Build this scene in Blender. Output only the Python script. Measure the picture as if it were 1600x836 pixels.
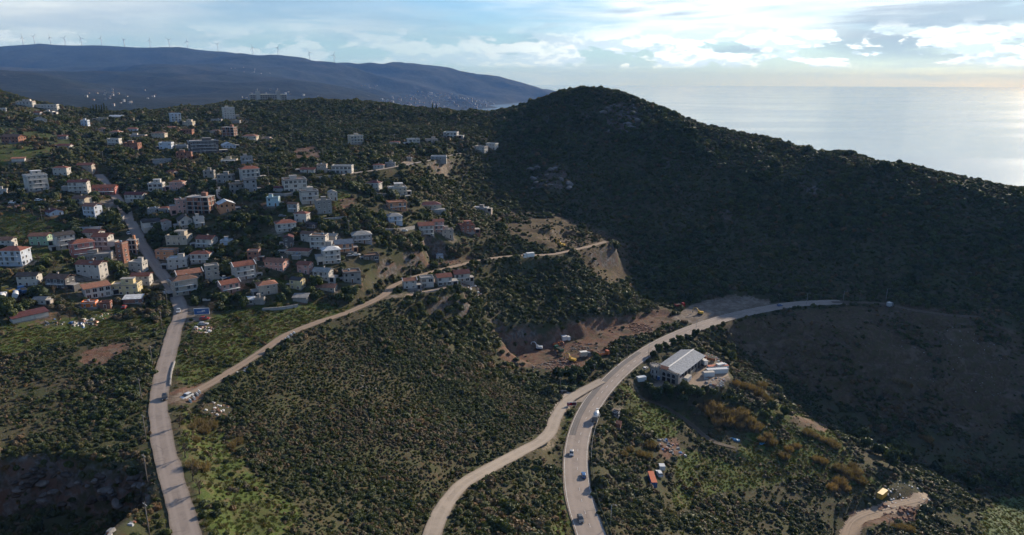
import bpy, math, random
import numpy as np
from mathutils import Vector, Matrix

S = bpy.context.scene
for _o in list(bpy.data.objects):
    bpy.data.objects.remove(_o)
R = math.radians
random.seed(7)
rng = np.random.default_rng(11)

# ------------------------------------------------------------------ camera
ZC = 260.0                                   # height of the drone above the sea
F = 1067.0                                   # focal length in pixels of the 1600 px frame
PITCH, ROLL = math.atan(290.5 / F), 0.0052
_f = np.array([0, math.cos(PITCH), -math.sin(PITCH)])
_u0 = np.array([0, math.sin(PITCH), math.cos(PITCH)])
_r0 = np.array([1.0, 0, 0])
CR = math.cos(ROLL) * _r0 + math.sin(ROLL) * _u0
CU = -math.sin(ROLL) * _r0 + math.cos(ROLL) * _u0
CF = _f
cam_d = bpy.data.cameras.new('camera')
cam = bpy.data.objects.new('camera', cam_d)
S.collection.objects.link(cam)
M = Matrix.Identity(4)
for i in range(3):
    M[i][0], M[i][1], M[i][2] = CR[i], CU[i], -CF[i]
M[0][3], M[1][3], M[2][3] = 0, 0, ZC
cam.matrix_world = M
cam_d.sensor_width = 36.0
cam_d.lens = F / 1600 * 36.0
cam_d.clip_start, cam_d.clip_end = 1.0, 400000.0
S.camera = cam

# ------------------------------------------------------------------ sun, sky, exposure
SUN_AZ, SUN_EL = R(42), R(19.5)              # to the right of the view direction, low afternoon
sun_dir = Vector((math.sin(SUN_AZ) * math.cos(SUN_EL), math.cos(SUN_AZ) * math.cos(SUN_EL), math.sin(SUN_EL)))
sl = bpy.data.lights.new('sun', 'SUN')
sl.energy, sl.angle, sl.color = 5.0, R(0.55), (1.0, 0.87, 0.72)
so = bpy.data.objects.new('sun', sl)
so.rotation_euler = (-sun_dir).to_track_quat('-Z', 'Y').to_euler()
so.location = (300, 300, 900)
S.collection.objects.link(so)
S.view_settings.view_transform = 'Standard'
S.view_settings.look = 'None'
S.view_settings.exposure = 0.55
S.view_settings.gamma = 1.0
S.cycles.use_denoising = True
S.cycles.use_light_tree = False
S.cycles.use_adaptive_sampling = True
S.cycles.adaptive_threshold = 0.02
S.cycles.max_bounces = 4
S.cycles.diffuse_bounces = 1
S.cycles.glossy_bounces = 1
S.cycles.transmission_bounces = 2
S.cycles.transparent_max_bounces = 6
S.cycles.volume_bounces = 0
S.cycles.sample_clamp_indirect = 4.0

W = bpy.data.worlds.new('World')
S.world = W
W.use_nodes = True
NT = W.node_tree
NT.nodes.clear()


class NB:
    """a small helper for writing node graphs as expressions"""
    def __init__(s, nt):
        s.nt = nt

    def n(s, typ, **kw):
        nd = s.nt.nodes.new(typ)
        for k, v in kw.items():
            setattr(nd, k, v)
        return nd

    def put(s, sock, v):
        if hasattr(v, 'is_output') or isinstance(v, bpy.types.NodeSocket):
            s.nt.links.new(v, sock)
        elif isinstance(v, (tuple, list)) and sock.type == 'RGBA' and len(v) == 3:
            sock.default_value = (*v, 1)
        else:
            sock.default_value = v

    def m(s, op, a, b=0.0, c=0.0, clamp=False):
        nd = s.n('ShaderNodeMath', operation=op)
        nd.use_clamp = clamp
        s.put(nd.inputs[0], a)
        s.put(nd.inputs[1], b)
        s.put(nd.inputs[2], c)
        return nd.outputs[0]

    def ss(s, x, lo, hi):                      # smoothstep
        nd = s.n('ShaderNodeMapRange', interpolation_type='SMOOTHSTEP')
        s.put(nd.inputs[0], x)
        s.put(nd.inputs[1], lo)
        s.put(nd.inputs[2], hi)
        return nd.outputs[0]

    def mix(s, f, a, b, typ='MIX'):
        nd = s.n('ShaderNodeMix', data_type='RGBA', blend_type=typ)
        s.put(nd.inputs[0], f)
        s.put(nd.inputs[6], a)
        s.put(nd.inputs[7], b)
        return nd.outputs[2]

    def noise(s, vec, scale, detail=4, rough=0.55, dist=0.0, dim='3D'):
        nd = s.n('ShaderNodeTexNoise', noise_dimensions=dim)
        if vec is not None:
            s.put(nd.inputs['Vector'], vec)
        nd.inputs['Scale'].default_value = scale
        nd.inputs['Detail'].default_value = detail
        nd.inputs['Roughness'].default_value = rough
        nd.inputs['Distortion'].default_value = dist
        return nd.outputs[0]

    def xyz(s, x, y, z):
        nd = s.n('ShaderNodeCombineXYZ')
        s.put(nd.inputs[0], x)
        s.put(nd.inputs[1], y)
        s.put(nd.inputs[2], z)
        return nd.outputs[0]


def sky_world():
    b = NB(NT)
    sky = b.n('ShaderNodeTexSky', sky_type='NISHITA')
    sky.sun_disc = False
    sky.sun_elevation, sky.sun_rotation = SUN_EL, SUN_AZ
    sky.altitude = 260
    sky.air_density, sky.dust_density, sky.ozone_density = 1.0, 0.4, 1.5
    tc = b.n('ShaderNodeTexCoord').outputs['Generated']
    sp = b.n('ShaderNodeSeparateXYZ')
    b.put(sp.inputs[0], tc)
    x, y, z = sp.outputs
    az = b.m('ARCTAN2', x, y)                               # radians, 0 = view direction
    el = b.m('ARCSINE', z)

    def sc(col, k):
        nd = b.n('ShaderNodeVectorMath', operation='SCALE')
        b.put(nd.inputs[0], col)
        b.put(nd.inputs[3], k)
        return nd.outputs[0]

    def lay(ka, ke, seed, scale, det=6, rough=0.56, dist=0.3, de=0.0):
        e = b.m('SUBTRACT', el, de) if de else el
        return b.noise(b.xyz(b.m('MULTIPLY', az, ka), b.m('MULTIPLY', e, ke), seed), scale, det, rough, dist)

    def blob(a0, e0, wa, we):                                # soft patch of sky about a direction
        u = b.m('DIVIDE', b.m('SUBTRACT', az, a0), wa)
        v = b.m('DIVIDE', b.m('SUBTRACT', el, e0), we)
        r2 = b.m('ADD', b.m('MULTIPLY', u, u), b.m('MULTIPLY', v, v))
        return b.m('SUBTRACT', 1.0, b.ss(r2, 0.0, 1.0))

    def mx(*a):
        r = a[0]
        for q in a[1:]:
            r = b.m('MAXIMUM', r, q)
        return r
    K = 8.0                                                   # cloud radiance in the sky's own units
    sunward = b.ss(b.m('COSINE', b.m('SUBTRACT', az, 0.62)), 0.70, 1.0)
    # clear sky, with the milk of the lower air
    base = b.mix(1.0, sky.outputs[0], (0.64, 0.87, 1.14), 'MULTIPLY')
    milk = b.m('MULTIPLY', b.m('SUBTRACT', 1.0, b.ss(el, -0.01, 0.16)), 0.40)
    c = b.mix(milk, base, sc(b.mix(sunward, (0.50, 0.64, 0.76), (0.66, 0.70, 0.74)), K * 0.70))
    # high thin sheet
    zz = b.m('ADD', b.m('MAXIMUM', z, 0.0), 0.05)
    sheet = b.xyz(b.m('DIVIDE', x, zz), b.m('DIVIDE', y, zz), 0.3)
    n1 = b.noise(sheet, 0.40, 5, 0.55, 0.5)
    n2 = lay(1.9, 11.0, 4.2, 1.0, 4, 0.5)
    veil = b.ss(b.m('ADD', b.m('MULTIPLY', n1, 0.45), b.m('MULTIPLY', n2, 0.75)), 0.50, 0.74)
    veil = b.m('MULTIPLY', veil, b.m('MULTIPLY_ADD', sunward, 0.45, 0.42), clamp=True)
    tone = b.ss(b.noise(sheet, 0.75, 4, 0.6, 0.4), 0.38, 0.64)
    white = b.mix(tone, (0.56, 0.67, 0.79), (1.0, 1.0, 0.99))
    c = b.mix(veil, c, sc(white, b.m('MULTIPLY_ADD', sunward, K * 0.30, K * 0.92)))
    # a large bright sheet high towards the sun, and a heavier one over the left range
    hi = b.m('MULTIPLY', mx(blob(0.22, 0.108, 0.34, 0.060), blob(0.66, 0.13, 0.40, 0.075), blob(1.1, 0.2, 0.5, 0.16)), b.ss(lay(3.4, 26.0, 7.7, 1.0), 0.34, 0.54))
    c = b.mix(b.m('MULTIPLY', hi, 0.95), c, sc((1.0, 0.995, 0.98), K * 1.5))
    le = b.m('MULTIPLY', mx(blob(-0.64, 0.09, 0.30, 0.06), blob(-1.15, 0.12, 0.5, 0.12), blob(-0.95, 0.05, 0.35, 0.06)), b.ss(lay(4.0, 24.0, 17.7, 1.0), 0.32, 0.52))
    c = b.mix(b.m('MULTIPLY', le, 0.85), c, sc(b.mix(b.ss(lay(5.0, 30.0, 2.2, 1.0), 0.40, 0.62), (0.66, 0.71, 0.77), (0.98, 0.97, 0.94)), K * 1.05))
    # grey-blue flat bases towards the sun
    g1 = lay(3.4, 26.0, 21.3, 1.1)
    gm = b.m('MULTIPLY', b.ss(el, 0.018, 0.045), b.m('SUBTRACT', 1.0, b.ss(el, 0.10, 0.22)))
    grey = b.m('MULTIPLY', b.m('MULTIPLY', b.ss(g1, 0.47, 0.60), gm), b.m('MULTIPLY_ADD', sunward, 0.60, 0.22), clamp=True)
    grey = mx(grey, b.m('MULTIPLY', b.m('MULTIPLY', blob(0.55, 0.050, 0.22, 0.032), b.ss(lay(6.0, 40.0, 5.5, 1.0), 0.36, 0.54)), 0.9))
    c = b.mix(b.m('MULTIPLY', grey, 0.9), c, sc(b.mix(sunward, (0.42, 0.55, 0.68), (0.50, 0.60, 0.72)), K * 0.92))
    # low bank of small cumulus, lit from behind and from above
    c1 = lay(13.0, 36.0, 3.7, 1.15, 7, 0.60, 0.15)
    c1u = lay(13.0, 36.0, 3.7, 1.15, 7, 0.60, 0.15, -0.007)
    c2 = lay(3.0, 38.0, 9.1, 1.0, 3, 0.5)
    band = b.m('MULTIPLY', b.ss(el, 0.016, 0.024), b.m('SUBTRACT', 1.0, b.ss(el, 0.050, 0.080)))
    bank = b.ss(b.m('ADD', b.m('MULTIPLY', c1, 0.75), b.m('MULTIPLY', c2, 0.45)), 0.565, 0.610)
    bank = b.m('MULTIPLY', b.m('MULTIPLY', bank, band), b.m('MULTIPLY_ADD', sunward, 0.75, 0.35), clamp=True)
    rim = b.ss(b.m('SUBTRACT', c1u, c1), -0.05, 0.05)
    c = b.mix(bank, c, sc(b.mix(rim, (1.0, 0.99, 0.97), (0.62, 0.70, 0.79)), b.m('MULTIPLY_ADD', sunward, K * 0.60, K * 1.15)))
    low = b.m('SUBTRACT', 1.0, b.ss(el, 0.005, 0.06))         # the lowest air is seen through the most haze
    c = b.mix(1.0, c, b.mix(low, (0.90, 0.985, 1.08), (0.82, 0.98, 1.30)), 'MULTIPLY')
    bg = b.n('ShaderNodeBackground')
    b.put(bg.inputs[0], c)
    bg.inputs[1].default_value = 0.082
    out = b.n('ShaderNodeOutputWorld')
    NT.links.new(bg.outputs[0], out.inputs[0])


sky_world()

# ------------------------------------------------------------------ helpers
COL = S.collection


def obj(name, mesh, parent=None, loc=None, rot=None, scale=None, **props):
    o = bpy.data.objects.new(name, mesh)
    COL.objects.link(o)
    if parent is not None:
        o.parent = parent
    if loc is not None:
        o.location = loc
    if rot is not None:
        o.rotation_euler = rot if isinstance(rot, (tuple, list)) else (0, 0, rot)
    if scale is not None:
        o.scale = scale
    for k, v in props.items():
        if v is not None:
            o[k] = v
    return o


def copy_tree(o, parent=None):
    c = o.copy()
    COL.objects.link(c)
    c.parent = parent
    for ch in list(o.children):
        copy_tree(ch, c)
    return c


class MB:
    """collects faces of one mesh"""
    def __init__(s):
        s.v, s.f, s.mi, s.mats, s.sm = [], [], [], [], []

    def slot(s, m):
        if m not in s.mats:
            s.mats.append(m)
        return s.mats.index(m)

    def poly(s, pts, m, smooth=False):
        i = len(s.v)
        s.v += [tuple(p) for p in pts]
        s.f.append(tuple(range(i, i + len(pts))))
        s.mi.append(s.slot(m))
        s.sm.append(smooth)

    def box(s, c, d, m, rz=0.0, taper=1.0):
        x, y, z = c
        a, b_, h = d[0] / 2, d[1] / 2, d[2] / 2
        cs, sn = math.cos(rz), math.sin(rz)
        P = []
        for dz, t in ((-h, 1.0), (h, taper)):
            for dx, dy in ((-a, -b_), (a, -b_), (a, b_), (-a, b_)):
                dx, dy = dx * t, dy * t
                P.append((x + dx * cs - dy * sn, y + dx * sn + dy * cs, z + dz))
        i = len(s.v)
        s.v += P
        for q in ((3, 2, 1, 0), (4, 5, 6, 7), (0, 1, 5, 4), (1, 2, 6, 5), (2, 3, 7, 6), (3, 0, 4, 7)):
            s.f.append(tuple(i + k for k in q))
            s.mi.append(s.slot(m))
            s.sm.append(False)

    def hexa(s, lo, hi, m):                    # two 4-point rings, bottom and top
        i = len(s.v)
        s.v += [tuple(p) for p in lo] + [tuple(p) for p in hi]
        for q in ((3, 2, 1, 0), (4, 5, 6, 7), (0, 1, 5, 4), (1, 2, 6, 5), (2, 3, 7, 6), (3, 0, 4, 7)):
            s.f.append(tuple(i + k for k in q))
            s.mi.append(s.slot(m))
            s.sm.append(False)

    def tube(s, a, b, r0, r1, m, n=8, cap=True):
        a, b = Vector(a), Vector(b)
        d = (b - a).normalized()
        u = d.orthogonal().normalized()
        w = d.cross(u)
        i = len(s.v)
        for p, r in ((a, r0), (b, r1)):
            for k in range(n):
                t = 2 * math.pi * k / n
                s.v.append(tuple(p + (u * math.cos(t) + w * math.sin(t)) * r))
        for k in range(n):
            s.f.append((i + k, i + (k + 1) % n, i + n + (k + 1) % n, i + n + k))
            s.mi.append(s.slot(m))
            s.sm.append(True)
        if cap:
            s.f.append(tuple(i + k for k in range(n - 1, -1, -1)))
            s.f.append(tuple(i + n + k for k in range(n)))
            s.mi += [s.slot(m)] * 2
            s.sm += [False] * 2

    def mesh(s, name):
        me = bpy.data.meshes.new(name)
        me.from_pydata(s.v, [], s.f)
        for m in s.mats:
            me.materials.append(m)
        me.polygons.foreach_set('material_index', s.mi)
        me.polygons.foreach_set('use_smooth', s.sm)
        me.update()
        return me


def grid_mesh(name, P, m, smooth=True):
    """P: (ny, nx, 3) array"""
    ny, nx = P.shape[:2]
    me = bpy.data.meshes.new(name)
    idx = np.arange(ny * nx).reshape(ny, nx)
    q = np.stack([idx[:-1, :-1], idx[:-1, 1:], idx[1:, 1:], idx[1:, :-1]], -1).reshape(-1, 4)
    me.vertices.add(ny * nx)
    me.vertices.foreach_set('co', P.reshape(-1).astype(np.float32))
    me.loops.add(q.size)
    me.loops.foreach_set('vertex_index', q.reshape(-1).astype(np.int32))
    me.polygons.add(len(q))
    me.polygons.foreach_set('loop_start', np.arange(0, q.size, 4, dtype=np.int32))
    me.polygons.foreach_set('use_smooth', np.full(len(q), smooth))
    me.materials.append(m)
    me.update()
    me.validate()
    return me


# ------------------------------------------------------------------ noise in numpy
def _lat(ix, iy, seed):
    h = (ix * 374761393 + iy * 668265263 + seed * 1442695041) & 0xffffffff
    h = ((h ^ (h >> 13)) * 1274126177) & 0xffffffff
    return ((h ^ (h >> 16)) & 0xffff) / 65535.0


def vnoise(x, y, scale, seed=0):
    x, y = np.asarray(x, float) / scale, np.asarray(y, float) / scale
    ix, iy = np.floor(x).astype(np.int64), np.floor(y).astype(np.int64)
    fx, fy = x - ix, y - iy
    fx, fy = fx * fx * (3 - 2 * fx), fy * fy * (3 - 2 * fy)
    a, b = _lat(ix, iy, seed), _lat(ix + 1, iy, seed)
    c, d = _lat(ix, iy + 1, seed), _lat(ix + 1, iy + 1, seed)
    return (a * (1 - fx) + b * fx) * (1 - fy) + (c * (1 - fx) + d * fx) * fy


def fbm(x, y, scale, octaves=4, seed=0, gain=0.5):
    t, amp, tot = 0.0, 1.0, 0.0
    for k in range(octaves):
        t = t + amp * vnoise(x, y, scale / 2 ** k, seed + 17 * k)
        tot += amp
        amp *= gain
    return t / tot


# ------------------------------------------------------------------ pixel <-> place
def ray(px, py):
    a, b = (px - 800.0) / F, (418.0 - py) / F
    return CF + a * CR + b * CU


def at_depth(px, py, d):
    return ray(px, py) * d + np.array([0, 0, ZC])


def at_z(px, py, z):                          # z relative to the drone
    r = ray(px, py)
    return r * (z / r[2]) + np.array([0, 0, ZC])


def project(P):
    P = np.atleast_2d(P) - np.array([0, 0, ZC])
    d = P @ CF
    return 800 + F * (P @ CR) / d, 418 - F * (P @ CU) / d, d


def in_poly(x, y, poly):
    r = np.zeros(np.shape(x), bool)
    n = len(poly)
    for i in range(n):
        x0, y0 = poly[i]
        x1, y1 = poly[(i + 1) % n]
        if y0 == y1:
            continue
        c = ((y0 > y) != (y1 > y)) & (x < (x1 - x0) * (y - y0) / (y1 - y0) + x0)
        r ^= c
    return r
# ------------------------------------------------------------------ terrain: heights from known points
# (pixel x, pixel y, height below the drone)
CPZ = [
 # road on the left and the slope beside it
 (290,836,-98),(268,740,-100),(247,645,-102),(252,590,-102),(272,515,-101),(283,488,-100),(255,435,-95),(225,385,-86),
 (205,345,-78),(186,315,-74),(160,275,-64),(150,250,-58),
 # dirt road along the hillside
 (330,600,-104),(420,540,-104.5),(500,500,-104.5),(580,472,-105),(625,442,-105.5),(690,420,-107),(775,403,-110),(850,398,-112),(895,391,-113),(945,381,-115),
 (650,459,-107),(700,450,-109),
 # main road in the valley
 (925,836,-144),(902,760,-147),(900,700,-149),(925,632,-151),(950,598,-151.5),(985,565,-152),(1030,535,-152),(1080,513,-151.5),(1130,495,-151),(1180,483,-150.5),(1240,474,-150),(1300,470,-149),(1385,470,-148.5),
 # side road
 (885,622,-150),(862,655,-147),(850,682,-144.5),(800,712,-140),(740,745,-134),(695,785,-129),(672,836,-125),
 # slope between
 (450,830,-107),(560,830,-115),(380,700,-108),(450,600,-110),(560,560,-113),(550,650,-119),(650,600,-127),(650,720,-124),(760,650,-139),(700,520,-127),(780,600,-142),(620,500,-110),
 (800,760,-134),(840,836,-135),(780,836,-131),(870,740,-145),
 # wooded spur and the pit at its foot
 (760,450,-120),(820,430,-120),(900,420,-120.5),(950,450,-135),(990,474,-145),(880,490,-137),(800,500,-134),(950,500,-146),(760,548,-139.5),(800,535,-142),(870,525,-145),(830,560,-148.5),(900,575,-151),(950,540,-151),(1000,510,-151),
 (840,600,-149),
 # ravine behind the spur, building plots
 (1060,462,-150),(1120,475,-150.5),(1010,455,-148),(965,425,-135),(930,405,-125),(930,360,-113),(860,345,-103),(800,345,-102),(750,328,-96),(870,372,-109),(780,385,-106),(705,400,-105.5),
 # hill base
 (1240,462,-149),(1350,460,-148),(1500,482,-150),(1600,478,-149),(1100,452,-146),(1050,430,-143),(1000,400,-133),(960,360,-116),
 # town
 (0,600,-98.5),(100,640,-101),(100,560,-99.8),(180,690,-101),(100,520,-98.8),(0,520,-96.5),(0,470,-92),(0,400,-82),(0,330,-74),(0,280,-64),(0,230,-48),(150,490,-98.5),(120,440,-90),(60,400,-84),(60,330,-74),(120,300,-68),
 (350,440,-95),(450,430,-94),(540,420,-94),(400,480,-101),(330,500,-102),(430,505,-104),(500,470,-102),(600,430,-99),(400,370,-82),(480,380,-84),(560,380,-86),(310,335,-74),(300,280,-64),(440,300,-66),(500,335,-74),(540,310,-71),(610,325,-77),(690,365,-92),(640,375,-90),(660,300,-76),(715,300,-84),(640,270,-66),(560,265,-62),(480,270,-60),(400,285,-64),(640,255,-61),(700,245,-63),(740,238,-62),
 # warehouse ledge and the spur to the right
 (1020,600,-156),(1060,600,-156),(1130,590,-157),(1100,555,-156),(1150,575,-161),(1000,640,-156),(940,650,-152),(1060,650,-163.5),(1100,690,-168),(1000,690,-158),(1050,720,-164),(960,760,-152),(1000,800,-155),(1100,800,-168),(1200,680,-172),(1200,620,-166),(1300,690,-176),(1250,740,-178),(1250,800,-181),(1340,810,-185),(1400,735,-184),(1430,790,-188),(1480,770,-191),(1560,800,-201),(1600,836,-203),(1600,760,-206),
 # valley and tip slope on the right
 (1180,545,-166),(1250,610,-183),(1350,675,-197),(1500,720,-206),(1600,720,-207),(1200,515,-157),(1300,500,-153),(1300,540,-161),(1400,600,-177),(1450,520,-157),(1530,500,-152.5),(1550,600,-179),(1350,490,-151),(1480,496,-151),
]
# (pixel x, pixel y, depth along the view)
CPD = [
 (870,143,765),(905,146,772),(955,145,755),(990,153,745),(1040,172,725),(1100,193,705),(1200,221,665),(1300,246,635),(1400,264,607),(1500,283,584),(1600,301,565),(1750,335,540),(1900,372,520),
 (930,290,606),(1080,300,600),(1240,350,552),(1420,370,520),(1560,385,505),(850,285,598),(1000,220,668),(870,220,668),
 (830,165,755),(800,190,715),(770,215,655),(760,300,585),(760,325,556),(800,260,625),
 (740,175,800),(690,172,850),(650,170,880),(600,166,900),(560,162,920),(500,160,960),(440,160,960),(380,165,950),(280,170,920),(200,184,880),(140,180,850),(85,172,830),(30,152,800),(0,145,790),(-60,140,780),
 (60,190,655),(0,180,660),(150,205,660),(300,232,575),(400,212,700),(450,240,580),(560,222,620),(700,222,620),(358,192,745),(240,215,620),(-60,300,440),(-60,420,330),(-80,600,229),(-60,800,160),
 (620,230,600),(500,200,720),(600,190,770),(680,195,740),
]
CPW = [  # world points (x, y, height below the drone) behind the ridges and outside the frame
 (330,880,-190),(60,980,-160),(560,720,-190),(700,640,-190),(750,800,-275),(-120,1120,-120),(-460,1200,-40),(-400,1190,-42),(-520,1205,-44),(-650,1200,-110),(-850,1000,-60),(160,1100,-275),(820,560,-268),
 (-300,120,-90),(-120,100,-90),(0,100,-118),(40,100,-138),(150,110,-150),(300,130,-180),(500,200,-205),(700,300,-190),(600,420,-150),(-820,400,-70),(-820,650,-40),(-600,250,-85),(820,420,-180),(820,1200,-285),(400,1200,-285),
]
pts = [at_z(x, y, z) for x, y, z in CPZ] + [at_depth(x, y, d) for x, y, d in CPD]
pts += [np.array([x, y, z + ZC]) for x, y, z in CPW]
pts = np.array(pts)
X0, X1, Y0, Y1, ST = -820.0, 820.0, 96.0, 1236.0, 2.0
gx, gy = np.arange(X0, X1 + .1, ST), np.arange(Y0, Y1 + .1, ST)
GX, GY = np.meshgrid(gx, gy)
NX, NY = len(gx), len(gy)


def rbf_fit(P, c=22.0, lam=5.0):
    D = np.hypot(P[:, None, 0] - P[None, :, 0], P[:, None, 1] - P[None, :, 1])
    n = len(P)
    A = np.zeros((n + 3, n + 3))
    A[:n, :n] = -np.sqrt(D * D + c * c) + np.eye(n) * lam
    A[:n, n] = 1
    A[:n, n + 1:] = P[:, :2] / 100
    A[n:, :n] = A[:n, n:].T
    w = np.linalg.solve(A, np.r_[P[:, 2], 0, 0, 0])
    return w


def rbf_eval(P, w, x, y, c=22.0):
    n = len(P)
    out = w[n] + w[n + 1] * x / 100 + w[n + 2] * y / 100
    for i in range(n):
        out = out - w[i] * np.sqrt((x - P[i, 0]) ** 2 + (y - P[i, 1]) ** 2 + c * c)
    return out


_w = rbf_fit(pts)
# evaluate on a coarse grid, then refine bilinearly with a smooth kernel
cgx, cgy = np.arange(X0, X1 + 8.1, 4.0), np.arange(Y0, Y1 + 8.1, 4.0)
CH = rbf_eval(pts, _w, *np.meshgrid(cgx, cgy))


def bil(A, x, y, x0, y0, st):
    fx, fy = (np.asarray(x) - x0) / st, (np.asarray(y) - y0) / st
    ix = np.clip(np.floor(fx).astype(int), 0, A.shape[1] - 2)
    iy = np.clip(np.floor(fy).astype(int), 0, A.shape[0] - 2)
    fx, fy = np.clip(fx - ix, 0, 1), np.clip(fy - iy, 0, 1)
    return (A[iy, ix] * (1 - fx) + A[iy, ix + 1] * fx) * (1 - fy) + (A[iy + 1, ix] * (1 - fx) + A[iy + 1, ix + 1] * fx) * fy


H = bil(CH, GX, GY, X0, Y0, 4.0)
RAW = H.copy()
_far = np.clip((np.hypot(GX, GY) - 150) / 500, 0.25, 1.0)
H = H + (fbm(GX, GY, 90, 4, 3) - 0.5) * 9.0 * _far + (fbm(GX, GY, 22, 3, 9) - 0.5) * 2.6
_hill = np.clip((GY - 500) / 120, 0, 1) * np.clip((GX - 20) / 60, 0, 1) * np.clip((830 - GY) / 60, 0, 1)
H = H + _hill * ((np.abs(fbm(GX, GY, 130, 4, 41) - 0.5) * -22 + 3) + (fbm(GX, GY, 34, 3, 44) - 0.5) * 7)


def hgt(x, y):
    return bil(H, x, y, X0, Y0, ST)


def unproject(px, py, lo=120.0, hi=1500.0, HH=None):
    """first point of the ground under a pixel"""
    r = ray(px, py)
    d = np.arange(lo, hi, 0.5)
    P = r[None, :] * d[:, None]
    h = bil(H if HH is None else HH, P[:, 0], P[:, 1], X0, Y0, ST) - ZC
    below = np.nonzero(P[:, 2] <= h)[0]
    k = below[0] if len(below) else len(d) - 1
    q = P[k].copy()
    q[2] = h[k] + ZC
    return q


# ------------------------------------------------------------------ roads
def smooth_line(P, step=2.0, passes=3):
    """Catmull-Rom through the points, resampled evenly"""
    P = np.asarray(P, float)
    Q = np.vstack([2 * P[0] - P[1], P, 2 * P[-1] - P[-2]])
    out = []
    for i in range(1, len(Q) - 2):
        p0, p1, p2, p3 = Q[i - 1], Q[i], Q[i + 1], Q[i + 2]
        n = max(4, int(np.linalg.norm(p2 - p1) / 1.0))
        for t in np.linspace(0, 1, n, endpoint=False):
            out.append(0.5 * (2 * p1 + (p2 - p0) * t + (2 * p0 - 5 * p1 + 4 * p2 - p3) * t * t + (3 * p1 - p0 - 3 * p2 + p3) * t ** 3))
    out.append(Q[-2])
    out = np.array(out)
    s = np.r_[0, np.cumsum(np.hypot(*np.diff(out[:, :2], axis=0).T))]
    t = np.arange(0, s[-1], step)
    out = np.stack([np.interp(t, s, out[:, k]) for k in range(3)], 1)
    for _ in range(passes):
        z = out[:, 2].copy()
        w = 9
        zp = np.pad(z, w, mode='edge')
        out[:, 2] = np.convolve(zp, np.ones(2 * w + 1) / (2 * w + 1), 'valid')
        out[1:-1, :2] = out[1:-1, :2] * .5 + (out[:-2, :2] + out[2:, :2]) * .25
    return out


ROADS = {}
_rd = {  # name: (points in the picture with height, half width, blend)
 'main_road': ([(934,860,-143.5),(925,836,-144),(908,790,-146),(901,750,-147.3),(900,710,-149),(907,672,-150),(924,634,-151),(950,600,-151.5),(985,568,-152),(1030,538,-152),(1080,515,-151.5),(1130,498,-151),(1180,486,-150.5),(1235,476.5,-150),(1285,472.5,-149.2),(1318,472,-148.9)], 5.2, 9),
 'side_road': ([(940,596,-151.6),(910,612,-151),(886,628,-149.8),(870,650,-147.5),(862,672,-145.5),(846,690,-143.6),(805,711,-140),(760,735,-136),(722,758,-132.5),(697,786,-129),(681,815,-126.5),(672,840,-125),(668,870,-123)], 2.9, 6),
 'village_road': ([(306,880,-97),(292,836,-98),(283,800,-98.8),(266,740,-100),(255,692,-101),(248,648,-102),(249,620,-102),(254,588,-102),(263,552,-101.6),(273,517,-101),(283,490,-100),(278,470,-98.4),(268,450,-96.4),(255,433,-94.6),(243,415,-91.6),(232,398,-88.6),(224,383,-85.6),(214,365,-82),(205,346,-78),(195,328,-75.6),(186,314,-73.6),(176,302,-71.5),(163,284,-67.5),(153,268,-63)], 2.9, 6),
 'dirt_road': ([(262,628,-102.2),(295,618,-103.4),(330,600,-104),(380,569,-104.4),(420,542,-104.5),(450,522,-104.5),(500,502,-104.5),(540,489,-104.6),(578,473,-105),(602,460,-105.2),(610,449,-105.3),(628,440,-105.5),(655,430,-106),(690,421,-107),(735,410,-108.6),(775,403,-110),(815,399,-111),(858,398,-112),(895,391,-113),(925,384,-114),(948,378,-115)], 2.2, 8),
 'lower_track': ([(585,470,-105),(615,464,-105.8),(650,459,-107),(680,454,-108),(706,448,-109)], 2.2, 8),
 'upper_lane': ([(440,288,-64.5),(480,281,-62.8),(520,275,-61.8),(560,269,-61.5),(600,264,-61.5),(640,256,-61),(668,251,-61.5),(700,244,-62.5),(722,239,-62.5)], 1.9, 4),
 'yard_track': ([(985,600,-154.5),(1010,618,-157),(1040,640,-164),(1075,664,-168),(1110,690,-170),(1150,705,-172)], 1.2, 4),
 'tip_track': ([(1300,472.5,-149),(1345,472,-148.6),(1385,474,-148.6),(1420,482,-149),(1460,489,-150),(1500,494,-151),(1535,497,-152)], 1.8, 5),
 'quarry_track': ([(1316,850,-186),(1325,822,-186.3),(1340,806,-186),(1372,796,-186.4),(1405,788,-187),(1440,782,-188)], 1.3, 4),
 'terrace_lane': ([(552,325,-73),(585,312,-72),(560,318,-73)], 1.5, 3),
}
del _rd['terrace_lane']
DIST = np.full(H.shape, 99.0)                  # distance to the nearest road edge
for nm, (P, hw, bl) in _rd.items():
    L = smooth_line([at_z(*p) for p in P])
    ROADS[nm] = (L, hw)
_order = list(_rd)
for nm in _order[::-1]:                        # main road last so that it wins where roads meet
    L, hw = ROADS[nm]
    bl = _rd[nm][2]
    best = np.full(H.shape, 99.0)
    zr = np.zeros(H.shape)
    R_ = hw + bl + 3
    for x, y, z in L:
        i0, i1 = np.searchsorted(gx, [x - R_, x + R_])
        j0, j1 = np.searchsorted(gy, [y - R_, y + R_])
        if i0 == i1 or j0 == j1:
            continue
        d = np.hypot(GX[j0:j1, i0:i1] - x, GY[j0:j1, i0:i1] - y)
        bb, zz = best[j0:j1, i0:i1], zr[j0:j1, i0:i1]
        k = d < bb
        bb[k] = d[k]
        zz[k] = z
    t = np.clip((best - hw - 2.2) / bl, 0, 1)
    t = t * t * (3 - 2 * t)
    msk = best < R_
    H[msk] = ((zr - 0.22) * (1 - t) + H * t)[msk]
    DIST = np.minimum(DIST, best - hw)

# ------------------------------------------------------------------ cuttings (a floor polygon with a wall where the ground stands higher)
def world_poly(P, z=None):
    return [tuple((at_z(x, y, z) if z is not None else unproject(x, y))[:2]) for x, y in P]


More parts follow.
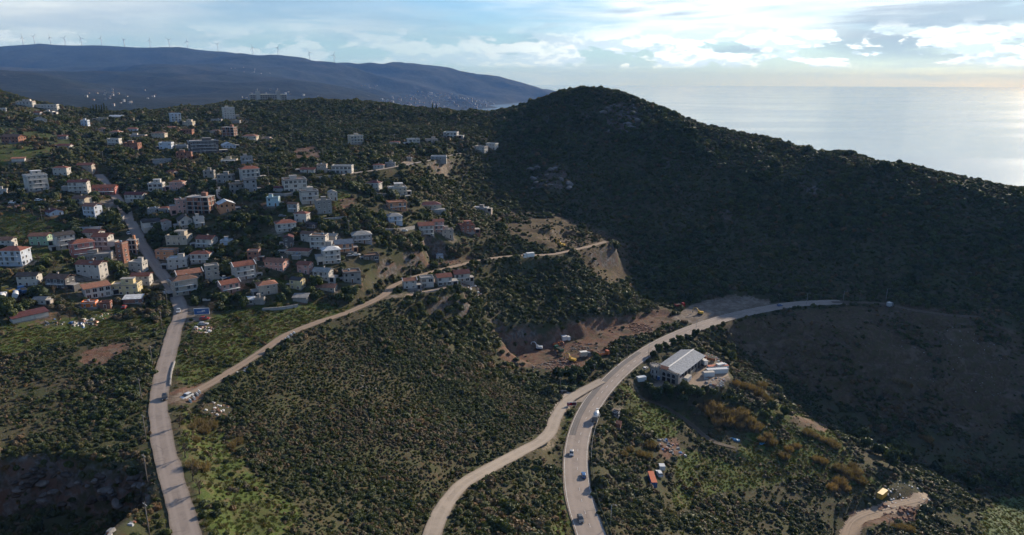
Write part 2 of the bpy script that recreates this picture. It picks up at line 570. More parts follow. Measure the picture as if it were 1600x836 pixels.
def signed(poly):
    """distance to the polygon edge, negative inside"""
    d = np.full(H.shape, 1e9)
    n = len(poly)
    for i in range(n):
        ax, ay = poly[i]
        bx, by = poly[(i + 1) % n]
        L2 = (bx - ax) ** 2 + (by - ay) ** 2
        t = np.clip(((GX - ax) * (bx - ax) + (GY - ay) * (by - ay)) / L2, 0, 1)
        d = np.minimum(d, np.hypot(GX - ax - t * (bx - ax), GY - ay - t * (by - ay)))
    return np.where(in_poly(GX, GY, poly), -d, d)


CUTS = {}


def cut(name, poly_px, z, wall=3.0, rough=2.0, tilt=0.0):
    poly = world_poly(poly_px, z)
    sd = signed(poly) + (fbm(GX, GY, 14, 3, 77) - 0.5) * rough * 2 + (fbm(GX, GY, 5, 2, 78) - 0.5) * rough
    t = np.clip(sd / wall, 0, 1)
    zf = z + ZC + (fbm(GX, GY, 9, 3, 5) - 0.5) * 0.9
    keep = np.clip((DIST - 1.5) / 3.0, 0, 1)
    Hn = np.where(sd < wall, zf * (1 - t) + H * t, H)
    H[:] = H * (1 - keep) + Hn * keep
    CUTS[name] = poly
    return poly


cut('quarry', [(-80,806),(20,803),(80,800),(130,804),(180,806),(226,818),(222,880),(150,990),(-120,990)], -115.0, 3.4, 3.4)
cut('pit', [(786,556),(830,546),(868,538),(912,528),(948,516),(1000,500),(1036,492),(1044,502),(1005,520),(958,532),(932,558),(900,574),(852,571),(806,566)], -151.0, 6.0, 3.4)
cut('lot', [(668,405),(704,402),(734,406),(735,410),(702,414),(670,417)], -106.5, 3.5, 2.4)
cut('gravel', [(1050,492),(1085,474),(1130,466),(1200,468),(1196,476),(1130,490),(1085,504),(1060,506)], -150.4, 4.0, 1.5)
cut('plot', [(770,350),(850,340),(880,348),(870,356),(790,362)], -103.5, 3.0, 1.5)
cut('plot_low', [(850,384),(880,366),(930,362),(945,374),(900,388)], -112.5, 3.0, 1.5)
cut('yard', [(1012,606),(1040,585),(1085,562),(1120,566),(1142,590),(1118,604),(1060,612)], -156.5, 5.0, 1.0)

# tipped slope on the right: benches and runnels
_tp = world_poly([(1120,510),(1250,488),(1400,480),(1540,500),(1600,520),(1600,650),(1540,690),(1400,665),(1250,606),(1160,550)])
_tm = np.clip(-signed(_tp) / 14.0, 0, 1) * np.clip((DIST - 2) / 6, 0, 1)
_warp = H + (fbm(GX, GY, 40, 3, 61) - .5) * 6
_b = _warp / 7.0
_bf = _b - np.floor(_b)
_step = (np.clip((_bf - .45) / .35, 0, 1) - _bf) * 7.0
_run = -np.abs(fbm(GX * 1.6 + GY * .3, GY * .35, 26, 3, 63) - .5) * 9 + 1.2
H += _tm * (_step * .85 + _run * 1.3 + (fbm(GX, GY, 7, 3, 64) - .5) * 2.0)
# folds and gullies on the dark hill
_hl = np.clip((GY - 480) / 60, 0, 1) * np.clip((GX + 10) / 60, 0, 1) * np.clip((700 - GY + GX * 0.0) / 80, 0, 1)
H += _hl * np.clip((DIST - 4) / 12, 0, 1) * (np.clip(.10 - np.abs(fbm(GX, GY * .45, 120, 3, 66) - .5), 0, .1) * -70)
# ------------------------------------------------------------------ materials
def new_mat(name):
    m = bpy.data.materials.new(name)
    m.use_nodes = True
    nt = m.node_tree
    nt.nodes.clear()
    b = NB(nt)
    p = b.n('ShaderNodeBsdfPrincipled')
    o = b.n('ShaderNodeOutputMaterial')
    nt.links.new(p.outputs[0], o.inputs[0])
    return m, b, p, o


def paint(name, col, rough=0.8, var=0.18, scale=0.6, metal=0.0, spec=0.3, dirt=0.0, streak=False, bump=0.0):
    """a plain finish with blotches and, for walls, weather streaks"""
    m, b, p, o = new_mat(name)
    tc = b.n('ShaderNodeTexCoord').outputs['Object']
    n = b.noise(tc, scale, 5, 0.6)
    dark = tuple(c * (1 - var) for c in col)
    lite = tuple(min(0.95, c * (1 + var * 0.6)) for c in col)
    c = b.mix(b.ss(n, 0.3, 0.7), dark, lite)
    if dirt > 0:
        mp = b.n('ShaderNodeMapping')
        b.put(mp.inputs[0], tc)
        mp.inputs['Scale'].default_value = (2.2, 2.2, 0.25) if streak else (1, 1, 1)
        d = b.noise(mp.outputs[0], 1.1, 5, 0.65)
        c = b.mix(b.m('MULTIPLY', b.ss(d, 0.48, 0.75), dirt), c, tuple(x * 0.45 + 0.02 for x in col))
    b.put(p.inputs['Base Color'], c)
    p.inputs['Roughness'].default_value = rough
    p.inputs['Metallic'].default_value = metal
    p.inputs['Specular IOR Level'].default_value = spec
    if bump:
        bp = b.n('ShaderNodeBump')
        bp.inputs['Strength'].default_value = bump
        bp.inputs['Distance'].default_value = 0.1
        b.put(bp.inputs['Height'], b.noise(tc, scale * 9, 4, 0.6))
        b.put(p.inputs['Normal'], bp.outputs[0])
    return m


def foliage_mat(name, cols, transl=0.18):
    """leaves: the colour varies from plant to plant and inside the plant"""
    m, b, p, o = new_mat(name)
    oi = b.n('ShaderNodeObjectInfo')
    rnd = oi.outputs['Random']
    cr = b.n('ShaderNodeValToRGB')
    el = cr.color_ramp.elements
    while len(el) < len(cols):
        el.new(0.5)
    for i, c in enumerate(cols):
        el[i].position = i / (len(cols) - 1)
        el[i].color = (*c, 1)
    b.put(cr.inputs[0], rnd)
    tc = b.n('ShaderNodeTexCoord').outputs['Object']
    n = b.noise(tc, 3.1, 3, 0.6)
    loc = oi.outputs['Location']                             # thickets of one kind grow together
    pn, pn2 = b.noise(loc, 0.022, 3, 0.6), b.noise(loc, 0.07, 2, 0.6)
    base = b.mix(b.m('MULTIPLY', b.ss(pn, 0.46, 0.62), 0.5), cr.outputs[0], b.mix(1.0, cr.outputs[0], (1.45, 1.22, 1.0), 'MULTIPLY'))
    base = b.mix(b.m('MULTIPLY', b.ss(pn2, 0.52, 0.64), 0.55), base, b.mix(1.0, base, (0.62, 0.70, 0.72), 'MULTIPLY'))
    c = b.mix(b.ss(n, 0.25, 0.75), b.mix(1.0, base, (0.66, 0.68, 0.66), 'MULTIPLY'), b.mix(1.0, base, (1.30, 1.30, 1.15), 'MULTIPLY'))
    b.put(p.inputs['Base Color'], c)
    p.inputs['Roughness'].default_value = 0.62
    p.inputs['Specular IOR Level'].default_value = 0.22
    t = b.n('ShaderNodeBsdfTranslucent')
    b.put(t.inputs[0], b.mix(1.0, c, (1.25, 1.25, 0.65), 'MULTIPLY'))
    mx = b.n('ShaderNodeMixShader')
    mx.inputs[0].default_value = transl
    m.node_tree.links.new(p.outputs[0], mx.inputs[1])
    m.node_tree.links.new(t.outputs[0], mx.inputs[2])
    m.node_tree.links.new(mx.outputs[0], o.inputs[0])
    return m


MAT = {}
MAT['leaf'] = foliage_mat('evergreen_leaves', [(0.036, 0.050, 0.024), (0.054, 0.072, 0.028), (0.078, 0.094, 0.036), (0.062, 0.074, 0.042), (0.104, 0.098, 0.050)], 0.25)
MAT['leaf_tree'] = foliage_mat('tree_leaves', [(0.034, 0.050, 0.024), (0.056, 0.076, 0.030), (0.080, 0.094, 0.038)], 0.22)
MAT['leaf_dry'] = foliage_mat('dry_leaves', [(0.098, 0.080, 0.050), (0.115, 0.086, 0.054), (0.086, 0.080, 0.048), (0.150, 0.092, 0.046), (0.110, 0.092, 0.064)], 0.15)
MAT['reed'] = foliage_mat('reed_straw', [(0.190, 0.138, 0.082), (0.230, 0.172, 0.105), (0.150, 0.115, 0.072)], 0.25)
MAT['grass'] = foliage_mat('grass_blades', [(0.050, 0.075, 0.022), (0.075, 0.092, 0.030), (0.120, 0.100, 0.050), (0.062, 0.088, 0.024), (0.095, 0.080, 0.045)], 0.2)
MAT['twig'] = foliage_mat('bare_twigs', [(0.085, 0.064, 0.050), (0.110, 0.080, 0.055), (0.075, 0.062, 0.052)], 0.05)
MAT['bark'] = paint('bark', (0.075, 0.058, 0.045), 0.9, 0.3, 2.0)


def ground_material():
    m, b, p, o = new_mat('ground_soil_and_grass')
    pos = b.n('ShaderNodeNewGeometry').outputs['Position']
    def at(n):
        a = b.n('ShaderNodeAttribute', attribute_name=n)
        return a.outputs['Fac']
    n1 = b.noise(pos, 0.09, 6, 0.62, 0.4)
    n2 = b.noise(pos, 0.55, 5, 0.62)
    n3 = b.noise(pos, 0.022, 4, 0.55)
    n4 = b.noise(pos, 2.3, 3, 0.6)
    n5 = b.noise(pos, 0.28, 4, 0.6, 0.6)
    scrub = b.mix(b.ss(n2, 0.32, 0.68), (0.048, 0.044, 0.025), (0.086, 0.073, 0.043))
    scrub = b.mix(b.ss(n1, 0.40, 0.62), scrub, (0.058, 0.062, 0.029))
    scrub = b.mix(b.m('MULTIPLY', b.ss(n5, 0.55, 0.7), 0.7), scrub, (0.085, 0.055, 0.032))
    scrub = b.mix(b.m('MULTIPLY', b.ss(n4, 0.68, 0.76), 0.3), scrub, (0.20, 0.185, 0.16))
    grass = b.mix(b.ss(n4, 0.3, 0.7), (0.040, 0.062, 0.017), (0.085, 0.108, 0.030))
    grass = b.mix(b.ss(n5, 0.48, 0.66), grass, (0.105, 0.082, 0.042))
    grass = b.mix(b.m('MULTIPLY', b.ss(n1, 0.50, 0.62), 0.8), grass, (0.060, 0.062, 0.026))
    earth = b.mix(b.ss(n2, 0.3, 0.7), (0.095, 0.050, 0.034), (0.160, 0.090, 0.060))
    earth = b.mix(b.ss(n5, 0.46, 0.60), earth, (0.145, 0.105, 0.076))
    earth = b.mix(b.m('MULTIPLY', b.ss(n1, 0.50, 0.60), 0.75), earth, (0.066, 0.055, 0.032))
    earth = b.mix(b.m('MULTIPLY', b.ss(n4, 0.60, 0.72), 0.5), earth, (0.30, 0.25, 0.21))
    gravel = b.mix(b.ss(n5, 0.40, 0.62), (0.150, 0.118, 0.090), (0.235, 0.195, 0.155))
    gravel = b.mix(b.m('MULTIPLY', b.ss(n1, 0.50, 0.62), 0.7), gravel, (0.105, 0.088, 0.062))
    gravel = b.mix(b.m('MULTIPLY', b.ss(n4, 0.58, 0.75), 0.5), gravel, (0.16, 0.13, 0.105))
    rock = b.mix(b.ss(n2, 0.3, 0.7), (0.058, 0.052, 0.046), (0.165, 0.150, 0.135))
    rock = b.mix(b.ss(n5, 0.44, 0.60), rock, (0.125, 0.080, 0.058))
    rock = b.mix(b.ss(n1, 0.48, 0.62), rock, (0.055, 0.055, 0.030))
    tip = b.mix(b.ss(n2, 0.3, 0.7), (0.052, 0.037, 0.024), (0.118, 0.085, 0.055))
    tip = b.mix(b.ss(n5, 0.46, 0.60), tip, (0.072, 0.060, 0.028))
    tip = b.mix(b.m('MULTIPLY', b.ss(n1, 0.56, 0.66), 0.8), tip, (0.13, 0.10, 0.075))
    j = b.m('MULTIPLY', b.m('SUBTRACT', n2, 0.5), 0.9)
    def mk(a):
        return b.ss(b.m('ADD', at(a), j), 0.35, 0.65)
    c = b.mix(mk('grass'), scrub, grass)
    c = b.mix(mk('tip'), c, tip)
    c = b.mix(mk('rock'), c, rock)
    c = b.mix(mk('earth'), c, earth)
    c = b.mix(mk('gravel'), c, gravel)
    b.put(p.inputs['Base Color'], c)
    p.inputs['Roughness'].default_value = 0.95
    p.inputs['Specular IOR Level'].default_value = 0.1
    bp = b.n('ShaderNodeBump')
    bp.inputs['Strength'].default_value = 0.9
    bp.inputs['Distance'].default_value = 0.4
    b.put(bp.inputs['Height'], b.m('ADD', b.m('MULTIPLY', n2, 0.6), b.m('MULTIPLY', n4, 0.6)))
    b.put(p.inputs['Normal'], bp.outputs[0])
    return m


# ------------------------------------------------------------------ ground cover zones (outlines on the ground)
ZONES = {
 'grass': [
  [(0,506),(60,500),(150,494),(235,496),(268,502),(258,522),(180,530),(60,546),(0,556)],
  [(300,506),(380,480),(500,478),(556,480),(430,533),(330,590),(276,606),(270,560)],
  [(288,640),(335,655),(395,735),(470,798),(462,850),(335,850),(280,700)],
  [(1562,776),(1640,768),(1640,860),(1535,850),(1530,800)],
  [(1060,700),(1150,716),(1180,650),(1210,628),(1285,655),(1335,725),(1400,770),(1250,745),(1120,770),(1050,800)],
  [(0,330),(60,338),(110,352),(125,405),(60,412),(0,385)],
  [(130,478),(268,478),(270,496),(130,492)],
  [(0,196),(55,205),(120,214),(110,236),(0,262)],
  [(400,428),(460,440),(470,470),(420,452)],[(410,468),(520,475),(480,500),(430,498)],
  [(430,362),(470,368),(455,378),(405,372)],[(490,330),(540,334),(530,346),(495,342)],[(585,352),(612,352),(640,366),(590,364)],
  [(430,345),(480,300),(540,296),(560,318),(520,330)],
  [(960,600),(1080,640),(1040,700),(985,650)],
  [(884,640),(900,660),(895,836),(860,836),(880,740)],
 ],
 'earth': [
  [(775,556),(800,534),(880,516),(960,494),(1040,482),(1052,500),(1010,522),(960,534),(935,560),(902,578),(850,576),(800,570)],
  [(655,416),(662,396),(735,398),(745,404),(715,412)],
  [(456,234),(488,228),(505,238),(498,250),(460,250)],
  [(128,548),(190,534),(204,546),(152,574),(122,566)],
  [(1325,800),(1370,794),(1440,768),(1462,786),(1420,814),(1350,826)],
  [(296,604),(330,594),(336,604),(300,630),(262,640),(256,618)],
  [(990,505),(1040,480),(1060,498),(1010,522)],
  [(528,312),(556,308),(562,318),(535,328)],
  [(1025,690),(1060,680),(1066,712),(1035,720)],
  [(400,318),(425,316),(432,326),(405,328)],
  [(700,448),(745,442),(738,450),(712,455)],
  [(1240,650),(1300,664),(1290,676),(1230,664)],
 ],
 'gravel': [
  [(1046,500),(1085,474),(1130,462),(1205,466),(1200,478),(1130,494),(1085,508)],
  [(1010,606),(1040,588),(1085,562),(1124,566),(1142,592),(1115,612),(1060,606)],
  [(876,626),(905,609),(940,597),(935,620),(905,626),(885,640)],
  [(278,478),(330,478),(330,500),(285,505)],
  [(628,448),(735,434),(740,446),(640,458)],
  [(955,640),(975,632),(985,640),(962,652)],
  [(140,318),(186,308),(200,320),(150,330)],
  [(610,262),(640,248),(660,254),(640,262)],
 ],
 'tip': [
  [(770,342),(800,328),(880,336),(935,358),(985,385),(992,430),(945,442),(905,396),(850,386),(800,368)],  # building plots: the darker brown stands in for the hill's cast shade
  [(1120,506),(1250,484),(1400,476),(1540,496),(1600,520),(1600,640),(1540,680),(1400,660),(1250,604),(1160,548)],
 ],
 'rock': [
  [(1120,330),(1140,322),(1150,340),(1130,352)],[(1380,400),(1396,392),(1404,416),(1386,420)],[(905,175),(925,170),(930,185),(912,190)],[(1030,250),(1046,244),(1050,262),(1036,266)],[(800,225),(815,215),(825,228)],
  [(828,285),(850,262),(872,256),(892,272),(880,298),(840,300)],
  [(938,168),(965,158),(1000,168),(998,196),(975,214),(942,192)],
  [(1290,228),(1345,236),(1330,250)],[(1240,280),(1290,290),(1270,310)],[(1450,252),(1520,268),(1500,280)],
 ],
 'field': [[(1562,778),(1640,768),(1640,860),(1542,850),(1536,806)],[(20,512),(130,500),(200,500),(180,520),(60,535)],[(48,385),(110,392),(105,405),(60,408)],[(0,340),(60,345),(55,358),(0,352)]],
 'town': [
  [(-40,150),(60,150),(120,180),(260,176),(350,165),(420,200),(440,250),(660,244),(700,250),(640,262),(700,330),(760,360),(735,385),(690,395),(640,420),(560,470),(420,490),(300,500),(0,520),(-40,500)],
 ],
 'centre': [
  [(300,640),(470,530),(620,485),(700,545),(800,600),(862,620),(850,668),(760,725),(690,775),(655,850),(470,850),(380,720)],
 ],
 'spur': [
  [(620,478),(740,418),(860,405),(925,420),(1005,488),(900,520),(800,535),(760,556),(700,540)],
  [(740,385),(800,366),(850,384),(800,394)],
 ],
 'left': [
  [(0,560),(240,520),(250,600),(235,700),(260,850),(-40,850),(-40,600)],
 ],
}
MASK = {}
for zn, polys in ZONES.items():
    k = np.zeros(H.shape, bool)
    for P in polys:
        k |= in_poly(GX, GY, world_poly(P))
    MASK[zn] = k.astype(np.float32)


def blur(A, n=2):
    for _ in range(n):
        A = (A + np.roll(A, 1, 0) + np.roll(A, -1, 0) + np.roll(A, 1, 1) + np.roll(A, -1, 1)) / 5
    return A


GRAD = np.hypot(*np.gradient(H, ST))
steep = np.clip((GRAD - 1.35) / 0.6, 0, 1)
MASK['rock'] = np.maximum(MASK['rock'] * 0.62, steep)
for nm in ('dirt_road', 'lower_track', 'yard_track', 'tip_track', 'quarry_track'):
    L, hw = ROADS[nm]
for zn in ('grass', 'earth', 'gravel', 'tip', 'rock'):
    MASK[zn] = blur(MASK[zn], 2)
shoulder = np.clip(1.0 - (DIST - 0.1) / 1.4, 0, 1)
MASK['gravel'] = np.maximum(MASK['gravel'], shoulder * 0.55)
_in_frame = None
P = np.stack([GX, GY, H], -1)
me = grid_mesh('terrain', P, ground_material())
for zn in ('grass', 'earth', 'gravel', 'tip', 'rock'):
    a = me.attributes.new(zn, 'FLOAT', 'POINT')
    a.data.foreach_set('value', MASK[zn].reshape(-1).astype(np.float32))
TERRAIN_ME = me
obj('terrain', me, kind='structure', label='hilly ground of soil, grass and rock under the scrub')

# ------------------------------------------------------------------ sea
def sea_material():
    m, b, p, o = new_mat('sea_water')
    pos = b.n('ShaderNodeNewGeometry').outputs['Position']
    b.put(p.inputs['Base Color'], (0.17, 0.22, 0.255, 1))
    p.inputs['Roughness'].default_value = 0.22
    p.inputs['IOR'].default_value = 1.33
    mp = b.n('ShaderNodeMapping')
    b.put(mp.inputs[0], pos)
    mp.inputs['Rotation'].default_value = (0, 0, R(20))
    mp.inputs['Scale'].default_value = (0.35, 1.0, 1.0)
    big = b.noise(mp.outputs[0], 0.0009, 4, 0.6, 0.8)
    b.put(p.inputs['Roughness'], b.m('MULTIPLY_ADD', b.ss(big, 0.4, 0.62), 0.05, 0.13))
    bp = b.n('ShaderNodeBump')
    bp.inputs['Strength'].default_value = 0.3
    bp.inputs['Distance'].default_value = 1.2
    b.put(bp.inputs['Height'], b.m('ADD', b.noise(pos, 0.05, 5, 0.65), b.noise(pos, 0.012, 3, 0.6)))
    b.put(p.inputs['Normal'], bp.outputs[0])
    return m


mb = MB()
q = 60000.0
SEA = sea_material()
mb.poly([(-q, -3000, 0), (q, -3000, 0), (q, q, 0), (-q, q, 0)], SEA)
obj('sea', mb.mesh('sea'), kind='structure', label='pale calm sea reaching to the horizon')

# ------------------------------------------------------------------ far hills
FARD = [
 (-120,88,8300),(0,76,8300),(60,70,8300),(110,70,8300),(150,70,8300),(200,73,8300),(240,74,8300),(270,76,8300),(300,82,8300),(325,91,8300),(342,94,8300),(370,86,8300),(400,90,8300),(435,93,8300),(484,100,8300),(523,104,8300),(565,124,7900),(605,137,7500),
 (525,101,9700),(560,98,9700),(590,101,9700),(620,105,9700),(660,109,9700),(700,113,9700),(760,122,9600),(800,130,9600),(845,143,9500),(880,152,9500),(920,166,9500),
 (100,105,7000),(20,108,7000),(200,104,7000),(300,112,6600),(400,115,6500),(480,122,6600),(200,128,5000),(300,132,4800),(400,132,4800),(500,138,5000),(300,150,3500),(150,152,3200),(450,150,3700),(550,152,4500),(620,152,6200),(640,163,6000),(700,156,7000),(740,161,7200),(770,167,7500),(560,162,4200),(690,166,6600),
 (0,114,3600),(60,113,3700),(100,120,3800),(140,130,3900),(175,142,3900),(0,142,2600),(80,152,2500),(-100,118,3500),
 (650,135,8800),(700,142,8700),(760,151,8700),(820,160,8900),(600,128,8600),(560,120,8800),
]
FW = [(-900,1150,-150),(-500,1250,-160),(-100,1200,-170),(-1600,1250,-90),(-3000,1500,-60),(200,1400,-300),(300,3000,-310),(-150,2500,-200),(-700,2200,-150),(900,6000,-310),(400,8000,-300),(1500,9000,-310),(1500,3000,-320),(-7500,4000,0),(-7500,8300,420),(-7500,11500,200),(-3500,11500,200),(0,11500,-100),(1500,11500,-310),(-1100,5000,-165)]
fp = np.array([at_depth(*p) for p in FARD] + [np.array([x, y, z + ZC]) for x, y, z in FW])
fw_ = rbf_fit(fp, 150.0, 0.0)
fx, fy = np.arange(-7800, 1700, 40.0), np.arange(1140, 11800, 45.0)
FX, FY = np.meshgrid(fx, fy)
FH = rbf_eval(fp, fw_, FX, FY, 150.0)
_amp = np.clip((FY - 2500) / 3500, 0.15, 1) * np.clip((FH - 5) / 60, 0, 1)
FH = FH + ((fbm(FX, FY, 1500, 5, 51) - 0.5) * 150 - np.abs(fbm(FX, FY, 1300, 4, 57) - 0.5) * 420 + 55) * _amp * np.clip(1 - (FH - 420) / 300, 0.25, 1)


def far_hgt(x, y):
    ix, iy = (np.asarray(x) - fx[0]) / 40.0, (np.asarray(y) - fy[0]) / 45.0
    i, j = np.clip(ix.astype(int), 0, len(fx) - 2), np.clip(iy.astype(int), 0, len(fy) - 2)
    a, c = np.clip(ix - i, 0, 1), np.clip(iy - j, 0, 1)
    return (FH[j, i] * (1 - a) + FH[j, i + 1] * a) * (1 - c) + (FH[j + 1, i] * (1 - a) + FH[j + 1, i + 1] * a) * c


def far_unproject(px, py, lo=1700.0, hi=11000.0):
    r = ray(px, py)
    d = np.arange(lo, hi, 6.0)
    Q = r[None] * d[:, None]
    h = far_hgt(Q[:, 0], Q[:, 1]) - ZC
    k = np.nonzero(Q[:, 2] <= h)[0]
    k = k[0] if len(k) else len(d) - 1
    return np.array([Q[k, 0], Q[k, 1], h[k] + ZC])


def far_material():
    m, b, p, o = new_mat('far_woodland')
    pos = b.n('ShaderNodeNewGeometry').outputs['Position']
    n1 = b.noise(pos, 0.0022, 6, 0.62, 0.6)
    n2 = b.noise(pos, 0.018, 5, 0.65)
    c = b.mix(b.ss(n2, 0.3, 0.7), (0.006, 0.010, 0.008), (0.020, 0.024, 0.016))  # base colour darkened to carry the cloud shadow over the range
    c = b.mix(b.m('MULTIPLY', b.ss(n1, 0.50, 0.66), 0.45), c, (0.048, 0.042, 0.032))
    c = b.mix(b.m('MULTIPLY', b.ss(b.noise(pos, 0.006, 5, 0.7), 0.62, 0.70), 0.5), c, (0.10, 0.095, 0.085))
    b.put(p.inputs['Base Color'], c)
    p.inputs['Roughness'].default_value = 0.95
    p.inputs['Specular IOR Level'].default_value = 0.05
    bp = b.n('ShaderNodeBump')
    bp.inputs['Strength'].default_value = 1.0
    bp.inputs['Distance'].default_value = 10.0
    b.put(bp.inputs['Height'], n2)
    b.put(p.inputs['Normal'], bp.outputs[0])
    return m


obj('mountains', grid_mesh('mountains', np.stack([FX, FY, FH], -1), far_material()), kind='structure', label='wooded mountain range behind the bay')

# ------------------------------------------------------------------ haze
hm = bpy.data.materials.new('haze_air')
hm.use_nodes = True
hm.node_tree.nodes.clear()
_v = hm.node_tree.nodes.new('ShaderNodeVolumePrincipled')
_v.inputs['Color'].default_value = (0.20, 0.43, 0.98, 1)
_v.inputs['Density'].default_value = 3.9e-5
_v.inputs['Absorption Color'].default_value = (0.76, 0.76, 0.76, 1)
_v.inputs['Anisotropy'].default_value = 0.0
_oo = hm.node_tree.nodes.new('ShaderNodeOutputMaterial')
hm.node_tree.links.new(_v.outputs[0], _oo.inputs['Volume'])
mb = MB()
mb.box((0, 28500, 440), (124000, 66000, 1030), hm)
hz = obj('haze', mb.mesh('haze'), kind='stuff', label='thin blue haze in the air over land and sea')
# ------------------------------------------------------------------ roads
def road_material(name, base, dark, pale, track=0.5):
    m, b, p, o = new_mat(name)
    pos = b.n('ShaderNodeNewGeometry').outputs['Position']
    uv = b.n('ShaderNodeAttribute', attribute_name='across').outputs['Fac']
    n1 = b.noise(pos, 0.12, 5, 0.6, 0.5)
    n2 = b.noise(pos, 0.9, 4, 0.65)
    c = b.mix(b.ss(n1, 0.35, 0.65), base, tuple(x * 0.82 for x in base))
    c = b.mix(b.m('MULTIPLY', b.ss(n2, 0.5, 0.75), 0.5), c, dark)
    # wheel tracks polished paler, dirt gathered at the edges
    a = b.m('ABSOLUTE', uv)
    tr = b.m('MULTIPLY', b.ss(b.m('ABSOLUTE', b.m('SUBTRACT', a, 0.45)), 0.22, 0.05), track)
    c = b.mix(b.m('MULTIPLY', tr, b.ss(n1, 0.2, 0.8)), c, pale)
    c = b.mix(b.m('MULTIPLY', b.ss(b.m('ADD', a, b.m('MULTIPLY', n2, 0.3)), 0.92, 1.12), 0.8), c, (0.17, 0.135, 0.10))
    # cracks and seams
    vo = b.n('ShaderNodeTexVoronoi', feature='DISTANCE_TO_EDGE')
    b.put(vo.inputs['Vector'], pos)
    vo.inputs['Scale'].default_value = 0.16
    c = b.mix(b.m('MULTIPLY', b.ss(vo.outputs[0], 0.03, 0.0), b.m('MULTIPLY', b.ss(n1, 0.48, 0.62), 0.4)), c, tuple(x * 0.5 for x in dark))
    b.put(p.inputs['Base Color'], c)
    p.inputs['Roughness'].default_value = 0.85
    p.inputs['Specular IOR Level'].default_value = 0.25
    return m


M_ASPH = road_material('worn_dusty_asphalt', (0.285, 0.236, 0.200), (0.195, 0.162, 0.138), (0.365, 0.31, 0.265))
M_LANE = road_material('cracked_grey_asphalt', (0.275, 0.226, 0.190), (0.17, 0.14, 0.118), (0.36, 0.302, 0.258))
M_DIRT = road_material('trodden_dirt', (0.27, 0.198, 0.138), (0.17, 0.122, 0.084), (0.35, 0.27, 0.20), 0.8)
M_EARTHT = road_material('dark_earth_track', (0.095, 0.072, 0.050), (0.065, 0.048, 0.034), (0.130, 0.100, 0.074), 0.8)
M_PALE = road_material('dusty_side_road', (0.31, 0.26, 0.21), (0.22, 0.18, 0.14), (0.38, 0.325, 0.27))
M_SEAL = road_material('fresh_dark_asphalt', (0.15, 0.138, 0.13), (0.11, 0.10, 0.097), (0.20, 0.185, 0.17))
M_LINE = paint('worn_road_paint', (0.52, 0.49, 0.45), 0.8, 0.3, 0.8, dirt=0.6)


def frames(L):
    t = np.gradient(L[:, :2], axis=0)
    t /= np.linalg.norm(t, axis=1)[:, None] + 1e-9
    return t, np.stack([t[:, 1], -t[:, 0]], 1)              # along, to the right


def ribbon(name, L, lo, hi, m, dz=0.0, n=5, wob=0.0, seed=0):
    t, r = frames(L)
    P = np.zeros((len(L), n, 3))
    for k in range(n):
        f = k / (n - 1)
        off = lo + (hi - lo) * f
        if wob and k in (0, n - 1):
            off = off + (fbm(L[:, 0], L[:, 1], 9, 3, seed + k) - 0.5) * wob
        P[:, k, :2] = L[:, :2] + r * np.reshape(off, (-1, 1))
        P[:, k, 2] = L[:, 2] + dz
    me = grid_mesh(name, P[:, ::-1] if False else P, m)
    a = me.attributes.new('across', 'FLOAT', 'POINT')
    a.data.foreach_set('value', np.tile(np.linspace(-1, 1, n), len(L)).astype(np.float32))
    return me


ROADOBJ = {}
for i, (nm, m, lab) in enumerate([
        ('quarry_track', M_DIRT, 'rutted earth track among the spoil heaps'),
        ('tip_track', M_EARTHT, 'shaded end of the main road and dirt track along the top of the tip slope'),  # near stretch is main road, its shade put into the dark colour
        ('yard_track', M_EARTHT, 'narrow earth track below the warehouse yard'),
        ('upper_lane', M_PALE, 'narrow lane climbing along the upper houses'),
        ('lower_track', M_DIRT, 'dirt spur in front of the row of new houses'),
        ('dirt_road', M_DIRT, 'winding dirt road along the hillside'),
        ('village_road', M_LANE, 'narrow asphalt road climbing into the village'),
        ('side_road', M_PALE, 'pale dusty side road curving downhill'),
        ('main_road', M_ASPH, 'wide asphalt main road curving through the valley')]):
    L, hw = ROADS[nm]
    ROADOBJ[nm] = obj(nm, ribbon(nm, L, -hw, hw, m, 0.012 * i, 7, 1.1 if hw < 5 else 0.8, i * 5), kind='structure', label=lab)

L, hw = ROADS['main_road']
t_, r_ = frames(L)
mr = ROADOBJ['main_road']
zt = 0.012 * 8
_seal = L[int(len(L) * .22):int(len(L) * .52)]
obj('asphalt_patch', ribbon('asphalt_patch', _seal, -4.4, -1.5, M_SEAL, zt + 0.012, 4, 0.5, 3), mr)
for s in (-1, 1):
    obj('edge_line', ribbon('edge_line', L, s * 4.5 - 0.12, s * 4.5 + 0.12, M_LINE, zt + 0.02, 2), mr)
mb = MB()
mb.box((0, 0, 0), (0.22, 3.2, 0.012), M_LINE)
dash = mb.mesh('lane_dash')
for k in range(3, len(L) - 30, 4):
    obj('lane_dash', dash, mr, (L[k, 0] + r_[k, 0] * 0.6, L[k, 1] + r_[k, 1] * 0.6, L[k, 2] + zt + 0.02), math.atan2(-t_[k, 0], t_[k, 1]))


